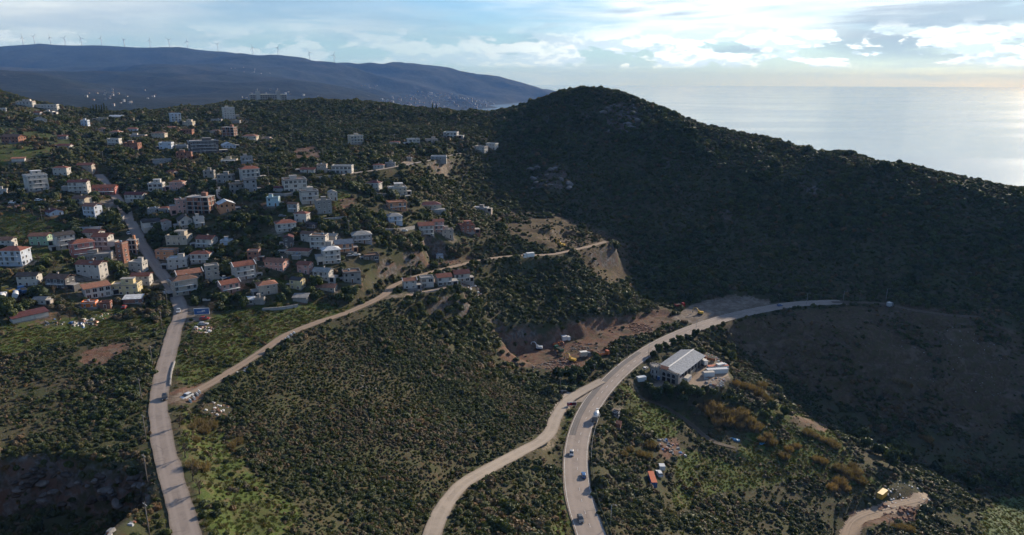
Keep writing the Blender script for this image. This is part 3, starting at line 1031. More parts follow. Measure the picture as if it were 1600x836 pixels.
def patch(name, poly_px, m, label, dz=.14):
    """a worn surface laid over the ground inside an outline"""
    poly = world_poly(poly_px)
    xs, ys = [p[0] for p in poly], [p[1] for p in poly]
    st = 1.0
    X, Y = np.meshgrid(np.arange(min(xs) - 1, max(xs) + 1, st), np.arange(min(ys) - 1, max(ys) + 1, st))
    jx, jy = X + (fbm(X, Y, 6, 2, 3) - .5) * 2.5, Y + (fbm(X, Y, 6, 2, 8) - .5) * 2.5
    inside = in_poly(jx, jy, poly)
    Z = hgt(X, Y) + dz
    V = np.stack([X, Y, Z], -1).reshape(-1, 3)
    n = X.shape[1]
    Fq = [(j * n + i, j * n + i + 1, (j + 1) * n + i + 1, (j + 1) * n + i) for j in range(X.shape[0] - 1) for i in range(n - 1)
          if inside[j, i] and inside[j, i + 1] and inside[j + 1, i] and inside[j + 1, i + 1]]
    used = sorted({k for f in Fq for k in f})
    mp = {k: i for i, k in enumerate(used)}
    o = obj(name, tri_mesh(name, V[used], [tuple(mp[k] for k in f) for f in Fq], m, True), kind='structure', label=label)
    jj = np.clip(np.round((V[used, 1] - Y0) / ST).astype(int), 0, NY - 1)
    ii = np.clip(np.round((V[used, 0] - X0) / ST).astype(int), 0, NX - 1)
    if name != 'field':
        DIST[jj, ii] = -1.0
    return o


# ------------------------------------------------------------------ plants: source shapes
def ico(sub):
    import bmesh
    bm = bmesh.new()
    bmesh.ops.create_icosphere(bm, subdivisions=sub, radius=1.0)
    v = np.array([x.co[:] for x in bm.verts])
    f = np.array([[y.index for y in x.verts] for x in bm.faces])
    bm.free()
    return v, f


ICO2 = ico(2)


def tri_mesh(name, V, Fs, m, smooth=False):
    me = bpy.data.meshes.new(name)
    me.from_pydata(V.tolist(), [], [tuple(f) for f in Fs])
    me.materials.append(m)
    me.polygons.foreach_set('use_smooth', [smooth] * len(Fs))
    me.update()
    return me


def leaf_cards(c, nrm, size, rg, jitter=0.7, aspect=1.0):
    """small quads about points c, facing roughly along nrm"""
    n = len(c)
    nn = nrm + rg.normal(0, jitter, (n, 3))
    nn /= np.linalg.norm(nn, axis=1)[:, None]
    u = np.cross(nn, rg.normal(0, 1, (n, 3)))
    u /= np.linalg.norm(u, axis=1)[:, None]
    w = np.cross(nn, u)
    s = np.reshape(size, (-1, 1))
    V = np.stack([c - u * s * aspect - w * s * 0.6, c + u * s * aspect - w * s * 0.6, c + u * s * 0.7 * aspect + w * s * 0.7, c - u * s * 0.7 * aspect + w * s * 0.7], 1).reshape(-1, 3)
    Fq = np.arange(n * 4).reshape(-1, 4)
    return V, Fq


def bush_mesh(name, seed, m, lobes=5, cards=330, flat=0.85, lo=0.14, hi=0.26):
    rg = np.random.default_rng(seed)
    Vs, Fs, k = [], [], 0
    C = np.zeros((lobes, 3))
    Rr = np.zeros(lobes)
    for i in range(lobes):
        a = rg.uniform(0, 6.28)
        d = rg.uniform(0.15, 0.55) if i else 0.0
        C[i] = (d * math.cos(a), d * math.sin(a), rg.uniform(0.35, 0.85) * flat)
        Rr[i] = rg.uniform(0.38, 0.62) if i else 0.68
    for i in range(lobes):
        v, f = ICO2
        n = 1 + 0.22 * np.sin(v @ rg.normal(0, 3.2, 3) + rg.uniform(0, 6)) + rg.normal(0, 0.05, len(v))
        p = C[i] + v * (Rr[i] * n * 0.9)[:, None]
        p[:, 2] = np.maximum(p[:, 2], -0.12)
        Vs.append(p)
        Fs += (f + k).tolist()
        k += len(p)
    j = rg.integers(0, lobes, cards)
    d = rg.normal(0, 1, (cards, 3))
    d[:, 2] = np.abs(d[:, 2]) * 1.0 - 0.25
    d /= np.linalg.norm(d, axis=1)[:, None]
    c = C[j] + d * (Rr[j] * rg.uniform(0.82, 1.12, cards))[:, None]
    c[:, 2] = np.maximum(c[:, 2], 0.0)
    v, f = leaf_cards(c, d, rg.uniform(lo, hi, cards), rg, 0.55)
    Vs.append(v)
    Fs += (f + k).tolist()
    return tri_mesh(name, np.vstack(Vs), Fs, m)


def tuft_mesh(name, seed, m, n=90, h=1.0, spread=0.7, w=0.05):
    rg = np.random.default_rng(seed)
    V, Fq = [], []
    for i in range(n):
        a, r0 = rg.uniform(0, 6.28), spread * math.sqrt(rg.uniform(0, 1))
        bx, by = r0 * math.cos(a), r0 * math.sin(a)
        lean = rg.uniform(0.05, 0.5)
        hh = h * rg.uniform(0.5, 1.0) * (1 - 0.35 * r0 / spread)
        b2 = a + rg.normal(0, 0.6)
        tx, ty = bx + lean * hh * math.cos(b2), by + lean * hh * math.sin(b2)
        o = rg.uniform(0, 3.14)
        ox, oy = w * math.cos(o), w * math.sin(o)
        i0 = len(V)
        V += [(bx - ox, by - oy, -0.05), (bx + ox, by + oy, -0.05), (tx + ox * .6, ty + oy * .6, hh * .85), (tx - ox * .6, ty - oy * .6, hh * .85), ((tx * 1.15 - bx * .15), (ty * 1.15 - by * .15), hh)]
        Fq += [(i0, i0 + 1, i0 + 2, i0 + 3), (i0 + 3, i0 + 2, i0 + 4)]
    return tri_mesh(name, np.array(V), Fq, m)


_m, _b, _p, _o = new_mat('meadow_grass')
_pos = _b.n('ShaderNodeNewGeometry').outputs['Position']
_c = _b.mix(_b.ss(_b.noise(_pos, 1.6, 5, 0.65), 0.3, 0.7), (0.040, 0.070, 0.016), (0.078, 0.112, 0.026))
_c = _b.mix(_b.m('MULTIPLY', _b.ss(_b.noise(_pos, 0.2, 4, 0.6), 0.5, 0.65), 0.7), _c, (0.075, 0.078, 0.030))
_b.put(_p.inputs['Base Color'], _c)
_p.inputs['Roughness'].default_value = 0.95
patch('field', [(1562,780),(1650,766),(1650,866),(1545,852),(1538,808)], _m, 'small bright green meadow in the lower right corner', .05)
patch('junction_apron', [(861,648),(866,628),(884,614),(910,604),(934,592),(950,588),(944,608),(926,634),(908,630),(895,634),(884,650),(872,668),(862,668)], M_PALE, 'wide dusty apron where the side road meets the main road')
patch('earth_clearing', [(1308,842),(1318,812),(1340,798),(1372,788),(1415,776),(1446,768),(1456,780),(1432,796),(1385,806),(1352,818),(1342,842)], M_DIRT, 'pale bare earth clearing in the lower right')
patch('yard_ground', [(1062,604),(1090,580),(1112,566),(1128,572),(1140,588),(1120,602),(1090,606)], M_DIRT, 'pale trodden ground of the warehouse yard')

BUSH = [bush_mesh('evergreen_shrub', 100 + i, MAT['leaf'], 4 + i % 3, 300) for i in range(6)]
DRY = [bush_mesh('dry_shrub', 140 + i, MAT['leaf_dry'], 4, 300, 0.7, 0.08, 0.2) for i in range(3)]
TUFT = [tuft_mesh('grass_tuft', 160 + i, MAT['grass'], 70, 0.9, 0.9, 0.07) for i in range(3)]
REED = [tuft_mesh('reed_clump', 170 + i, MAT['reed'], 340, 1.6, 0.85, 0.035) for i in range(3)]

# ------------------------------------------------------------------ where plants grow
# what the drone can see: the running horizon along each direction
az_n = 720
_az = np.arctan2(GX, GY)
_el = (H + 2.0 - ZC) / np.hypot(GX, GY)
_rr = np.hypot(GX, GY)
VIS = np.ones(H.shape, bool)
_order_r = np.argsort(_rr.ravel())
bins = np.clip(((_az + 0.9) / 1.8 * az_n).astype(int), 0, az_n - 1).ravel()
rings = (_rr.ravel() / 6.0).astype(int)
nr = rings.max() + 1
ring_max = np.full((nr, az_n), -9.0)
np.maximum.at(ring_max, (rings, bins), (_el - 2.0 / _rr).ravel())
run = np.maximum.accumulate(ring_max, axis=0)
prev = np.vstack([np.full((1, az_n), -9.0), run[:-1]])
# fill empty bins near the camera from their neighbours
VIS = (((H + 5.0 - ZC) / _rr).ravel() >= prev[np.maximum(rings - 1, 0), bins]).reshape(H.shape)


def nearest(A, x, y):
    return A[np.clip(np.round((y - Y0) / ST).astype(int), 0, NY - 1), np.clip(np.round((x - X0) / ST).astype(int), 0, NX - 1)]


KEEP_OUT = []                                  # (x, y, radius) of houses, vehicles, poles


def clear_of(x, y, extra=0.0):
    ok = np.ones(len(x), bool)
    for kx, ky, kr in KEEP_OUT:
        ok &= (x - kx) ** 2 + (y - ky) ** 2 > (kr + extra) ** 2
    return ok


def candidates(step, seed, ylo=Y0, yhi=Y1):
    rg = np.random.default_rng(seed)
    xs, ys = np.arange(X0 + 4, X1 - 4, step), np.arange(max(ylo, Y0 + 3), min(yhi, Y1 - 3), step)
    x, y = np.meshgrid(xs, ys)
    x = (x + rg.uniform(-.5, .5, x.shape) * step).ravel()
    y = (y + rg.uniform(-.5, .5, y.shape) * step).ravel()
    z = hgt(x, y)
    px, py, d = project(np.stack([x, y, z], 1))
    ok = (d > 90) & (px > -50) & (px < 1650) & (py > 100) & (py < 890) & nearest(VIS, x, y)
    return x[ok], y[ok], z[ok], d[ok], px[ok], py[ok]


def zone(zn, x, y):
    return nearest(MASK[zn], x, y)


def scatter(name, srcs, X, Y, Z, SC, RZ, label):
    """a mass of plants nobody would count: copies of the source meshes on points"""
    me = bpy.data.meshes.new(name)
    me.vertices.add(len(X))
    me.vertices.foreach_set('co', np.stack([X, Y, Z], 1).astype(np.float32).ravel())
    for an, dt, dat in (('sc', 'FLOAT_VECTOR', SC), ('rz', 'FLOAT_VECTOR', RZ)):
        a = me.attributes.new(an, dt, 'POINT')
        a.data.foreach_set('vector', dat.astype(np.float32).ravel())
    a = me.attributes.new('vi', 'INT', 'POINT')
    a.data.foreach_set('value', rng.integers(0, len(srcs), len(X)).astype(np.int32))
    o = obj(name, me, kind='stuff', label=label)
    g = bpy.data.node_groups.new(name, 'GeometryNodeTree')
    g.interface.new_socket('Geometry', in_out='INPUT', socket_type='NodeSocketGeometry')
    g.interface.new_socket('Geometry', in_out='OUTPUT', socket_type='NodeSocketGeometry')
    N, Lk = g.nodes, g.links
    gi, go = N.new('NodeGroupInput'), N.new('NodeGroupOutput')
    ip = N.new('GeometryNodeInstanceOnPoints')
    ip.inputs['Pick Instance'].default_value = True
    jn = N.new('GeometryNodeJoinGeometry')
    for s in srcs:
        oi = N.new('GeometryNodeObjectInfo')
        oi.inputs['Object'].default_value = s
        oi.inputs['As Instance'].default_value = False
        gt = N.new('GeometryNodeGeometryToInstance')
        Lk.new(oi.outputs['Geometry'], gt.inputs[0])
        Lk.new(gt.outputs[0], jn.inputs[0])
    def at(nm, dt):
        a = N.new('GeometryNodeInputNamedAttribute')
        a.data_type = dt
        a.inputs['Name'].default_value = nm
        return a.outputs['Attribute']
    Lk.new(gi.outputs[0], ip.inputs['Points'])
    Lk.new(jn.outputs[0], ip.inputs['Instance'])
    Lk.new(at('vi', 'INT'), ip.inputs['Instance Index'])
    Lk.new(at('rz', 'FLOAT_VECTOR'), ip.inputs['Rotation'])
    Lk.new(at('sc', 'FLOAT_VECTOR'), ip.inputs['Scale'])
    Lk.new(ip.outputs[0], go.inputs[0])
    md = o.modifiers.new('scatter', 'NODES')
    md.node_group = g
    return o
# ------------------------------------------------------------------ houses
WALLC = {'W': (0.47, 0.435, 0.385), 'C': (0.47, 0.40, 0.30), 'P': (0.52, 0.29, 0.24), 'S': (0.42, 0.16, 0.13), 'G': (0.28, 0.275, 0.27), 'K': (0.27, 0.25, 0.225), 'B': (0.26, 0.115, 0.075),
         'O': (0.52, 0.25, 0.13), 'L': (0.46, 0.50, 0.56), 'Y': (0.55, 0.45, 0.25), 'N': (0.27, 0.38, 0.26), 'D': (0.095, 0.09, 0.09), 'T': (0.36, 0.48, 0.52), 'E': (0.42, 0.35, 0.28), 'H': (0.62, 0.17, 0.05)}
ROOFC = {'r': (0.215, 0.082, 0.056), 'o': (0.28, 0.130, 0.082), 'm': (0.105, 0.038, 0.038), 'd': (0.06, 0.052, 0.048), 'w': (0.58, 0.58, 0.57), 'g': (0.24, 0.235, 0.225), 'b': (0.10, 0.13, 0.17), 'n': (0.17, 0.10, 0.07), 'k': (0.30, 0.285, 0.26)}
WM = {k: paint('wall_' + k, v, 0.9, 0.12, 0.5, dirt=0.6, streak=True) for k, v in WALLC.items()}
for _k in 'B':
    _m, _b, _p, _o = new_mat('wall_brick_blocks')
    _tc = _b.n('ShaderNodeTexCoord').outputs['Object']
    _n = _b.noise(_tc, 1.6, 5, 0.65)
    _b.put(_p.inputs['Base Color'], _b.mix(_b.ss(_n, 0.35, 0.65), (0.18, 0.085, 0.06), (0.33, 0.15, 0.095)))
    _p.inputs['Roughness'].default_value = 0.95
    WM['B'] = _m


def roof_material(name, col):
    m, b, p, o = new_mat(name)
    tc = b.n('ShaderNodeTexCoord').outputs['Object']
    n = b.noise(tc, 0.9, 5, 0.65)
    n2 = b.noise(tc, 7.0, 2, 0.5)
    c = b.mix(b.ss(n, 0.3, 0.7), tuple(x * 0.68 for x in col), tuple(min(0.9, x * 1.15) for x in col))
    c = b.mix(b.m('MULTIPLY', b.ss(n2, 0.5, 0.75), 0.45), c, tuple(x * 0.55 for x in col))
    b.put(p.inputs['Base Color'], c)
    p.inputs['Roughness'].default_value = 0.85
    p.inputs['Specular IOR Level'].default_value = 0.25
    return m


RM = {k: roof_material('roof_' + k, v) for k, v in ROOFC.items()}
M_GLASS = paint('window_glass', (0.035, 0.040, 0.046), 0.15, 0.1, 1.0, spec=0.6)
_m, _b, _p, _o = new_mat('window_glass_varied')
_r = _b.n('ShaderNodeObjectInfo').outputs['Random']
_b.put(_p.inputs['Base Color'], _b.mix(_b.ss(_r, 0.35, 0.95), (0.022, 0.025, 0.030), (0.17, 0.16, 0.145)))
_p.inputs['Roughness'].default_value = 0.2
M_GLASS = _m
M_FRAME = paint('window_frame_white', (0.46, 0.44, 0.41), 0.6, 0.1, 1.0)
M_FRAMED = paint('window_frame_brown', (0.16, 0.085, 0.05), 0.6, 0.1, 1.0)
M_TRIM = paint('white_trim', (0.66, 0.64, 0.60), 0.8, 0.1, 1.0, dirt=0.3)
M_CONC = paint('bare_concrete', (0.32, 0.30, 0.275), 0.92, 0.2, 0.8, dirt=0.45, streak=True)
M_RAIL = paint('balcony_railing', (0.48, 0.47, 0.45), 0.6, 0.1, 1.0)
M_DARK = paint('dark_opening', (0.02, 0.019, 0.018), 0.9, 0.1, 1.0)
M_DOOR = paint('brown_door', (0.13, 0.07, 0.04), 0.6, 0.15, 1.0)


PC_TANK = paint('tank_blue', (0.20, 0.25, 0.30), 0.5, 0.1, 1.0)


def unit_window(fr):
    mb = MB()
    for x in (-0.46, 0.46):
        mb.box((x, -0.04, 0.5), (0.08, 0.12, 1.0), fr)
    for z in (0.04, 0.96):
        mb.box((0, -0.04, z), (0.84, 0.12, 0.08), fr)
    mb.box((0, -0.035, 0.5), (0.05, 0.09, 0.84), fr)
    mb.box((0, -0.005, 0.5), (0.84, 0.05, 0.84), M_GLASS)
    mb.box((0, -0.09, -0.03), (1.12, 0.24, 0.06), M_TRIM)
    return mb.mesh('window')


def unit_open():
    mb = MB()
    mb.box((0, 0.0, 0.5), (1.0, 0.06, 1.0), M_DARK)
    mb.box((0, -0.06, -0.03), (1.06, 0.16, 0.06), M_CONC)
    return mb.mesh('window_opening')


def unit_door():
    mb = MB()
    for x in (-0.46, 0.46):
        mb.box((x, -0.04, 0.5), (0.08, 0.14, 1.0), M_TRIM)
    mb.box((0, -0.04, 0.97), (0.84, 0.14, 0.06), M_TRIM)
    mb.box((0, -0.01, 0.47), (0.84, 0.06, 0.94), M_DOOR)
    return mb.mesh('door')


def unit_chimney():
    mb = MB()
    mb.box((0, 0, 0.2), (0.6, 0.6, 1.6), WM['E'])
    mb.box((0, 0, 1.06), (0.8, 0.8, 0.12), M_CONC)
    return mb.mesh('chimney')


UW = {'w': unit_window(M_FRAME), 'd': unit_window(M_FRAMED), 'o': unit_open()}
UD, UCH = unit_door(), unit_chimney()


def solid(mb, low, top_pts, faces_top, m):
    pass


def hip_roof(w, d, z, rise, ov, m):
    mb = MB()
    a, c = w / 2 + ov, d / 2 + ov
    t = 0.16
    if a >= c:
        r0, r1 = (-(a - c * 0.95), 0, z + rise), ((a - c * 0.95), 0, z + rise)
    else:
        r0, r1 = (0, -(c - a * 0.95), z + rise), (0, (c - a * 0.95), z + rise)
    e = [(-a, -c, z), (a, -c, z), (a, c, z), (-a, c, z)]
    f = [(x, y, z - t) for x, y, _ in e]
    if a >= c:
        mb.poly([e[0], e[1], r1, r0], m); mb.poly([e[1], e[2], r1], m); mb.poly([e[2], e[3], r0, r1], m); mb.poly([e[3], e[0], r0], m)
    else:
        mb.poly([e[0], e[1], r0], m); mb.poly([e[1], e[2], r1, r0], m); mb.poly([e[2], e[3], r1], m); mb.poly([e[3], e[0], r0, r1], m)
    for k in range(4):
        mb.poly([f[k], f[(k + 1) % 4], e[(k + 1) % 4], e[k]], M_TRIM)
    mb.poly(f[::-1], M_TRIM)
    return mb


def gable_roof(w, d, z, rise, ov, m, along_x=True):
    """two slabs meeting at a ridge"""
    mb = MB()
    t = 0.18
    if along_x:
        a, c = w / 2 + ov, d / 2 + ov
        k = rise / (d / 2)
        S_ = lambda x, y, dz: (x, y, z + rise - abs(y) * k + dz)
    else:
        a, c = d / 2 + ov, w / 2 + ov
        k = rise / (w / 2)
        S_ = lambda x, y, dz: (y, x, z + rise - abs(y) * k + dz)
    for s in (-1, 1):
        lo = [S_(-a, 0, 0.02), S_(a, 0, 0.02), S_(a, s * c, 0.02), S_(-a, s * c, 0.02)]
        hi = [S_(-a, 0, t), S_(a, 0, t), S_(a, s * c, t), S_(-a, s * c, t)]
        flip = (s < 0) ^ (not along_x)
        if flip:
            lo, hi = [lo[1], lo[0], lo[3], lo[2]], [hi[1], hi[0], hi[3], hi[2]]
        mb.hexa(lo, hi, m)
    return mb


def shed_roof(w, d, z, rise, ov, m):
    mb = MB()
    a, c, t = w / 2 + ov, d / 2 + ov, 0.16
    lo = [(-a, -c, z), (a, -c, z), (a, c, z + rise), (-a, c, z + rise)]
    mb.hexa(lo, [(x, y, q + t) for x, y, q in lo], m)
    return mb


def wall_body(w, d, h, wm, roof, rise, plinth=3.5):
    mb = MB()
    mb.box((0, 0, (h - plinth) / 2), (w, d, h + plinth), wm)
    if roof == 'gx':
        for s in (-1, 1):
            x = s * w / 2
            mb.hexa([(x - .14, -d / 2, h), (x + .14 - .14 * (1 + s), -d / 2, h), (x + .14 - .14 * (1 + s), d / 2, h), (x - .14, d / 2, h)],
                    [(x - .14, -.05, h + rise), (x + .14 - .14 * (1 + s), -.05, h + rise), (x + .14 - .14 * (1 + s), .05, h + rise), (x - .14, .05, h + rise)], wm) if s > 0 else \
                mb.hexa([(x, -d / 2, h), (x + .14, -d / 2, h), (x + .14, d / 2, h), (x, d / 2, h)],
                        [(x, -.05, h + rise), (x + .14, -.05, h + rise), (x + .14, .05, h + rise), (x, .05, h + rise)], wm)
    if roof == 'gy':
        for s in (-1, 1):
            y0, y1 = (-d / 2, -d / 2 + .14) if s < 0 else (d / 2 - .14, d / 2)
            mb.hexa([(-w / 2, y0, h), (w / 2, y0, h), (w / 2, y1, h), (-w / 2, y1, h)], [(-.05, y0, h + rise), (.05, y0, h + rise), (.05, y1, h + rise), (-.05, y1, h + rise)], wm)
    if roof == 's':
        mb.hexa([(-w / 2, -d / 2, h), (w / 2, -d / 2, h), (w / 2, d / 2, h), (-w / 2, d / 2, h)], [(-w / 2, -d / 2, h + .01), (w / 2, -d / 2, h + .01), (w / 2, d / 2, h + rise), (-w / 2, d / 2, h + rise)], wm)
    return mb


def add_windows(root, w, d, st, fh, rg, kind='w', base=0.0, front=True, dens=0.88, door=True, sides=(1, -1), balc=False, x0=0, y0=0, big=False):
    """openings on the front and the two ends, one object each"""
    walls = [('f', w)] + [(s, d) for s in sides]
    for wn, L in walls:
        n = max(1, int(round(L / 2.9)))
        for s in range(st):
            for k in range(n):
                if rg.random() > dens:
                    continue
                u = (k + 0.5) / n * L - L / 2 + rg.uniform(-.15, .15)
                ww, hh, zz = rg.choice([0.8, 0.95, 1.2]), rg.choice([1.1, 1.25]), base + s * fh + 0.95
                me = UW[kind]
                if wn == 'f' and s == 0 and door and k == n // 2:
                    me, ww, hh, zz = UD, 1.05, 2.15, base + 0.02
                elif wn == 'f' and balc and s > 0 and rg.random() < 0.6:
                    hh, zz, ww = 2.05, base + s * fh + 0.15, 1.5
                elif big and wn == 'f':
                    ww, hh, zz = L / n * 0.72, 1.9, base + s * fh + 0.4
                if wn == 'f':
                    loc, rz = (x0 + u, y0 - d / 2 - 0.02, zz), 0.0
                elif wn == 1:
                    loc, rz = (x0 + w / 2 + 0.02, y0 + u, zz), math.pi / 2
                else:
                    loc, rz = (x0 - w / 2 - 0.02, y0 + u, zz), -math.pi / 2
                obj('door' if me is UD else 'window', me, root, loc, rz, (ww, 1, hh))


def balcony(root, w, y, z, dep=1.3, x=0.0, rail=True):
    mb = MB()
    mb.box((x, y - dep / 2, z - 0.08), (w, dep, 0.16), M_TRIM)
    if rail:
        mb.box((x, y - dep + 0.04, z + 0.95), (w, 0.06, 0.06), M_RAIL)
        n = max(3, int(w / 0.55))
        for k in range(n + 1):
            mb.box((x - w / 2 + 0.03 + (w - 0.06) * k / n, y - dep + 0.04, z + 0.47), (0.05, 0.05, 0.94), M_RAIL)
        for s in (-1, 1):
            mb.box((x + s * (w / 2 - 0.03), y - dep / 2, z + 0.95), (0.06, dep - 0.1, 0.06), M_RAIL)
    obj('balcony', mb.mesh('balcony'), root)


HOUSES = []


def house(px, py, wpx, st, roof, yaw, ar, wc, rc, feats, label, cat='house', name='house', fh=2.5, **kw):
    q = unproject(px, py)
    d = float((q - np.array([0, 0, ZC])) @ CF)
    phi = math.atan2(q[0], q[1])
    a = abs(R(yaw if yaw > 0 else max(-42, yaw * 1.7 - 5)))
    W_ = wpx * d / F * 0.89
    w = W_ / (math.cos(a) + ar * math.sin(a))
    dp = ar * w
    back = 0.5 * (dp * math.cos(a) + w * math.sin(a)) + 0.2
    cx, cy = q[0] + math.sin(phi) * back, q[1] + math.cos(phi) * back
    yaw = yaw if yaw > 0 else max(-42, yaw * 1.7 - 5)
    rz = -phi + R(yaw)
    rg = random.Random(int(px * 7 + py * 131))
    root = obj(name, None, None, (cx, cy, q[2] + kw.get('lift', 0.0)), rz, label=label, category=cat)
    root.empty_display_size = 1.0
    KEEP_OUT.append((cx, cy, 0.5 * math.hypot(w, dp) * 0.85 + 0.2))
    KEEP_OUT.append((q[0], q[1], 0.24 * W_ + 0.3))
    HOUSES.append((cx, cy, max(w, dp)))
    wm, rm = WM[wc], RM[rc]
    h = st * fh
    short = min(w, dp)
    rise = max(0.7, short / 2 * (0.42 if roof != 's' else 0.22))
    if 'steep' in feats:
        rise *= 1.7
    ov = 0.45 if w > 6 else 0.25
    wk = 'o' if 'open' in feats else ('d' if 'brownframe' in feats else 'w')
    if 'frame' in feats:
        # unfinished concrete frame with block infill
        mb = MB()
        mb.box((0, 0, (h - 3.5) / 2 - 0.1), (w - 0.9, dp - 0.9, h + 3.3), wm)
        obj('wall', mb.mesh('wall'), root)
        for s in range(st + 1):
            mb = MB()
            mb.box((0, 0, s * fh - 0.05 if s else -1.7), (w + 0.3, dp + 0.3, 0.26 if s else 3.4), M_CONC)
            obj('floor_slab' if s else 'foundation', mb.mesh('slab'), root)
        nx, ny = max(2, int(w / 3.4)), max(1, int(dp / 3.6))
        mb = MB()
        mb.box((0, 0, 0), (0.34, 0.34, h), M_CONC)
        cm = mb.mesh('column')
        for i in range(nx + 1):
            for j in range(ny + 1):
                if i in (0, nx) or j == 0:
                    obj('column', cm, root, (-w / 2 + .17 + (w - .34) * i / nx, -dp / 2 + .17 + (dp - .34) * j / ny, h / 2))
        add_windows(root, w - 0.86, dp - 0.86, st, fh, rg, 'o', 0, dens=0.8, door=False, big=True)
        mb = MB()
        for i in range(3):
            mb.box((w * (-.25 + .22 * i), dp * .1, h + .5), (.3, .3, 1.0), M_CONC)
        mb.box((w * .15, dp * .2, h + 1.1), (w * .22, dp * .3, 2.1), wm)
        obj('stair_head', mb.mesh('stair_head'), root)
        return root
    mb = wall_body(w, dp, h, wm, roof, rise)
    obj('wall', mb.mesh('wall'), root)
    ro = None
    if roof == 'h':
        ro = obj('roof', hip_roof(w, dp, h + 0.16, rise, ov, rm).mesh('roof'), root)
    elif roof in ('gx', 'gy'):
        ro = obj('roof', gable_roof(w, dp, h, rise, ov, rm, roof == 'gx').mesh('roof'), root)
        if 'verge' in feats:
            L_, k_ = (dp, rise / (dp / 2)) if roof == 'gx' else (w, rise / (w / 2))
            half = (w if roof == 'gx' else dp) / 2 + ov
            for e in (-1, 1):
                for s in (-1, 1):
                    mb = MB()
                    p0, p1 = (0.0, h + rise + .2), (s * (L_ / 2 + ov), h + rise + .2 - (L_ / 2 + ov) * k_)
                    pts_ = [(e * half - .16, p0[0], p0[1]), (e * half + .16, p0[0], p0[1]), (e * half + .16, p1[0], p1[1]), (e * half - .16, p1[0], p1[1])]
                    top = [(x, y, z + .16) for x, y, z in pts_]
                    if roof == 'gy':
                        pts_, top = [(y, x, z) for x, y, z in pts_], [(y, x, z) for x, y, z in top]
                    mb.hexa(pts_, top, M_TRIM)
                    obj('verge', mb.mesh('verge'), ro)
    elif roof == 's':
        ro = obj('roof', shed_roof(w, dp, h + 0.02, rise, ov, rm).mesh('roof'), root)
    else:
        mb = MB()
        mb.box((0, 0, h + 0.12), (w + 2 * ov * .7, dp + 2 * ov * .7, 0.22), M_TRIM if 'trim' in feats else rm)
        ro = obj('roof', mb.mesh('roof'), root)
        mb = MB()
        for s in (-1, 1):
            mb.box((0, s * (dp / 2 - .1), h + .48), (w, .2, .5), wm)
            mb.box((s * (w / 2 - .1), 0, h + .48), (.2, dp - .4, .5), wm)
        obj('parapet', mb.mesh('parapet'), root)
    if 'pent' in feats:
        mb = MB()
        pw, pd = w * .46, dp * .5
        mb.box((w * .08, dp * .1, h + 1.35), (pw, pd, 2.3), wm)
        mb.box((w * .08, dp * .1, h + 2.6), (pw + .6, pd + .6, .18), rm)
        obj('roof_room', mb.mesh('roof_room'), root)
        obj('window', UW[wk], root, (w * .08, dp * .1 - pd / 2 - .02, h + 1.0), 0, (1.2, 1, 1.2))
    if roof in ('h', 'gx', 'gy') and w > 6 and rg.random() < 0.75:
        obj('chimney', UCH, ro, (w * rg.uniform(-.25, .25), dp * rg.uniform(.08, .2), h + rise * .55), None)
    if st >= 1 and w > 5 and 'nowin' not in feats and rg.random() < 0.55:
        # a lower annex with a roof terrace at one side
        sd = rg.choice([-1, 1])
        aw, ad, ah = w * rg.uniform(.28, .45), dp * rg.uniform(.5, .8), fh * (1 if st < 3 else rg.choice([1, 2])) - .25
        ax_, ay_ = sd * (w / 2 + aw / 2 - .05), -dp / 2 + ad / 2 + dp * rg.uniform(-.08, .2)
        am = WM[rg.choice([wc, wc, 'K', 'E', 'G'])]
        mb = MB()
        mb.box((ax_, ay_, (ah - 3.5) / 2), (aw, ad, ah + 3.5), am)
        an = obj('annex', mb.mesh('annex'), root)
        mb = MB()
        mb.box((ax_, ay_, ah + .1), (aw + .3, ad + .3, .18), M_CONC)
        obj('terrace_slab', mb.mesh('terrace_slab'), an)
        obj('garage_door' if aw > 2.4 else 'window', UW['o'], an, (ax_, ay_ - ad / 2 - .02, .1), 0, (min(2.3, aw * .6), 1, 2.0))
    if rg.random() < 0.5:
        mb = MB()
        mb.box((0, 0, -1.2), (w + .14, dp + .14, 3.8), WM['K'])
        obj('plinth', mb.mesh('plinth'), root)
    if roof == 'f' and 'pent' not in feats and rg.random() < 0.6:
        mb = MB()
        if rg.random() < 0.5:
            mb.tube((0, 0, 0), (0, 0, 1.1), .5, .5, PC_TANK, 10)
            obj('water_tank', mb.mesh('water_tank'), ro, (w * rg.uniform(-.3, .3), dp * rg.uniform(-.1, .3), h + .24))
        else:
            mb.box((0, 0, .9), (w * .3, dp * .32, 1.9), wm)
            mb.box((0, 0, 1.92), (w * .3 + .4, dp * .32 + .4, .14), M_CONC)
            obj('stair_head', mb.mesh('stair_head'), ro, (w * rg.uniform(-.2, .2), dp * rg.uniform(0, .2), h + .24))
    bal = 'balc' in feats
    if 'nowin' not in feats:
        add_windows(root, w, dp, st, fh, rg, wk, balc=bal, door='nodoor' not in feats, big='glass' in feats)
    if bal:
        for s in range(1, st):
            balcony(root, w * rg.choice([0.62, 0.8, 0.94]), -dp / 2, s * fh + 0.05, 1.25, 0)
    if 'porch' in feats:
        mb = MB()
        pw, pd = w * .9, 2.4
        mb.box((0, -dp / 2 - pd / 2, 2.55), (pw, pd, .2), M_TRIM)
        for k in range(4):
            mb.box((-pw / 2 + .2 + (pw - .4) * k / 3, -dp / 2 - pd + .2, .5), (.3, .3, 3.9), wm)
        obj('porch', mb.mesh('porch'), root)
    if 'base' in feats:                          # retaining wall of the terrace in front
        mb = MB()
        mb.box((0, -dp / 2 - 2.2, -1.6), (w + 4.0, 4.2, 3.6), M_CONC)
        obj('terrace_wall', mb.mesh('terrace_wall'), root)
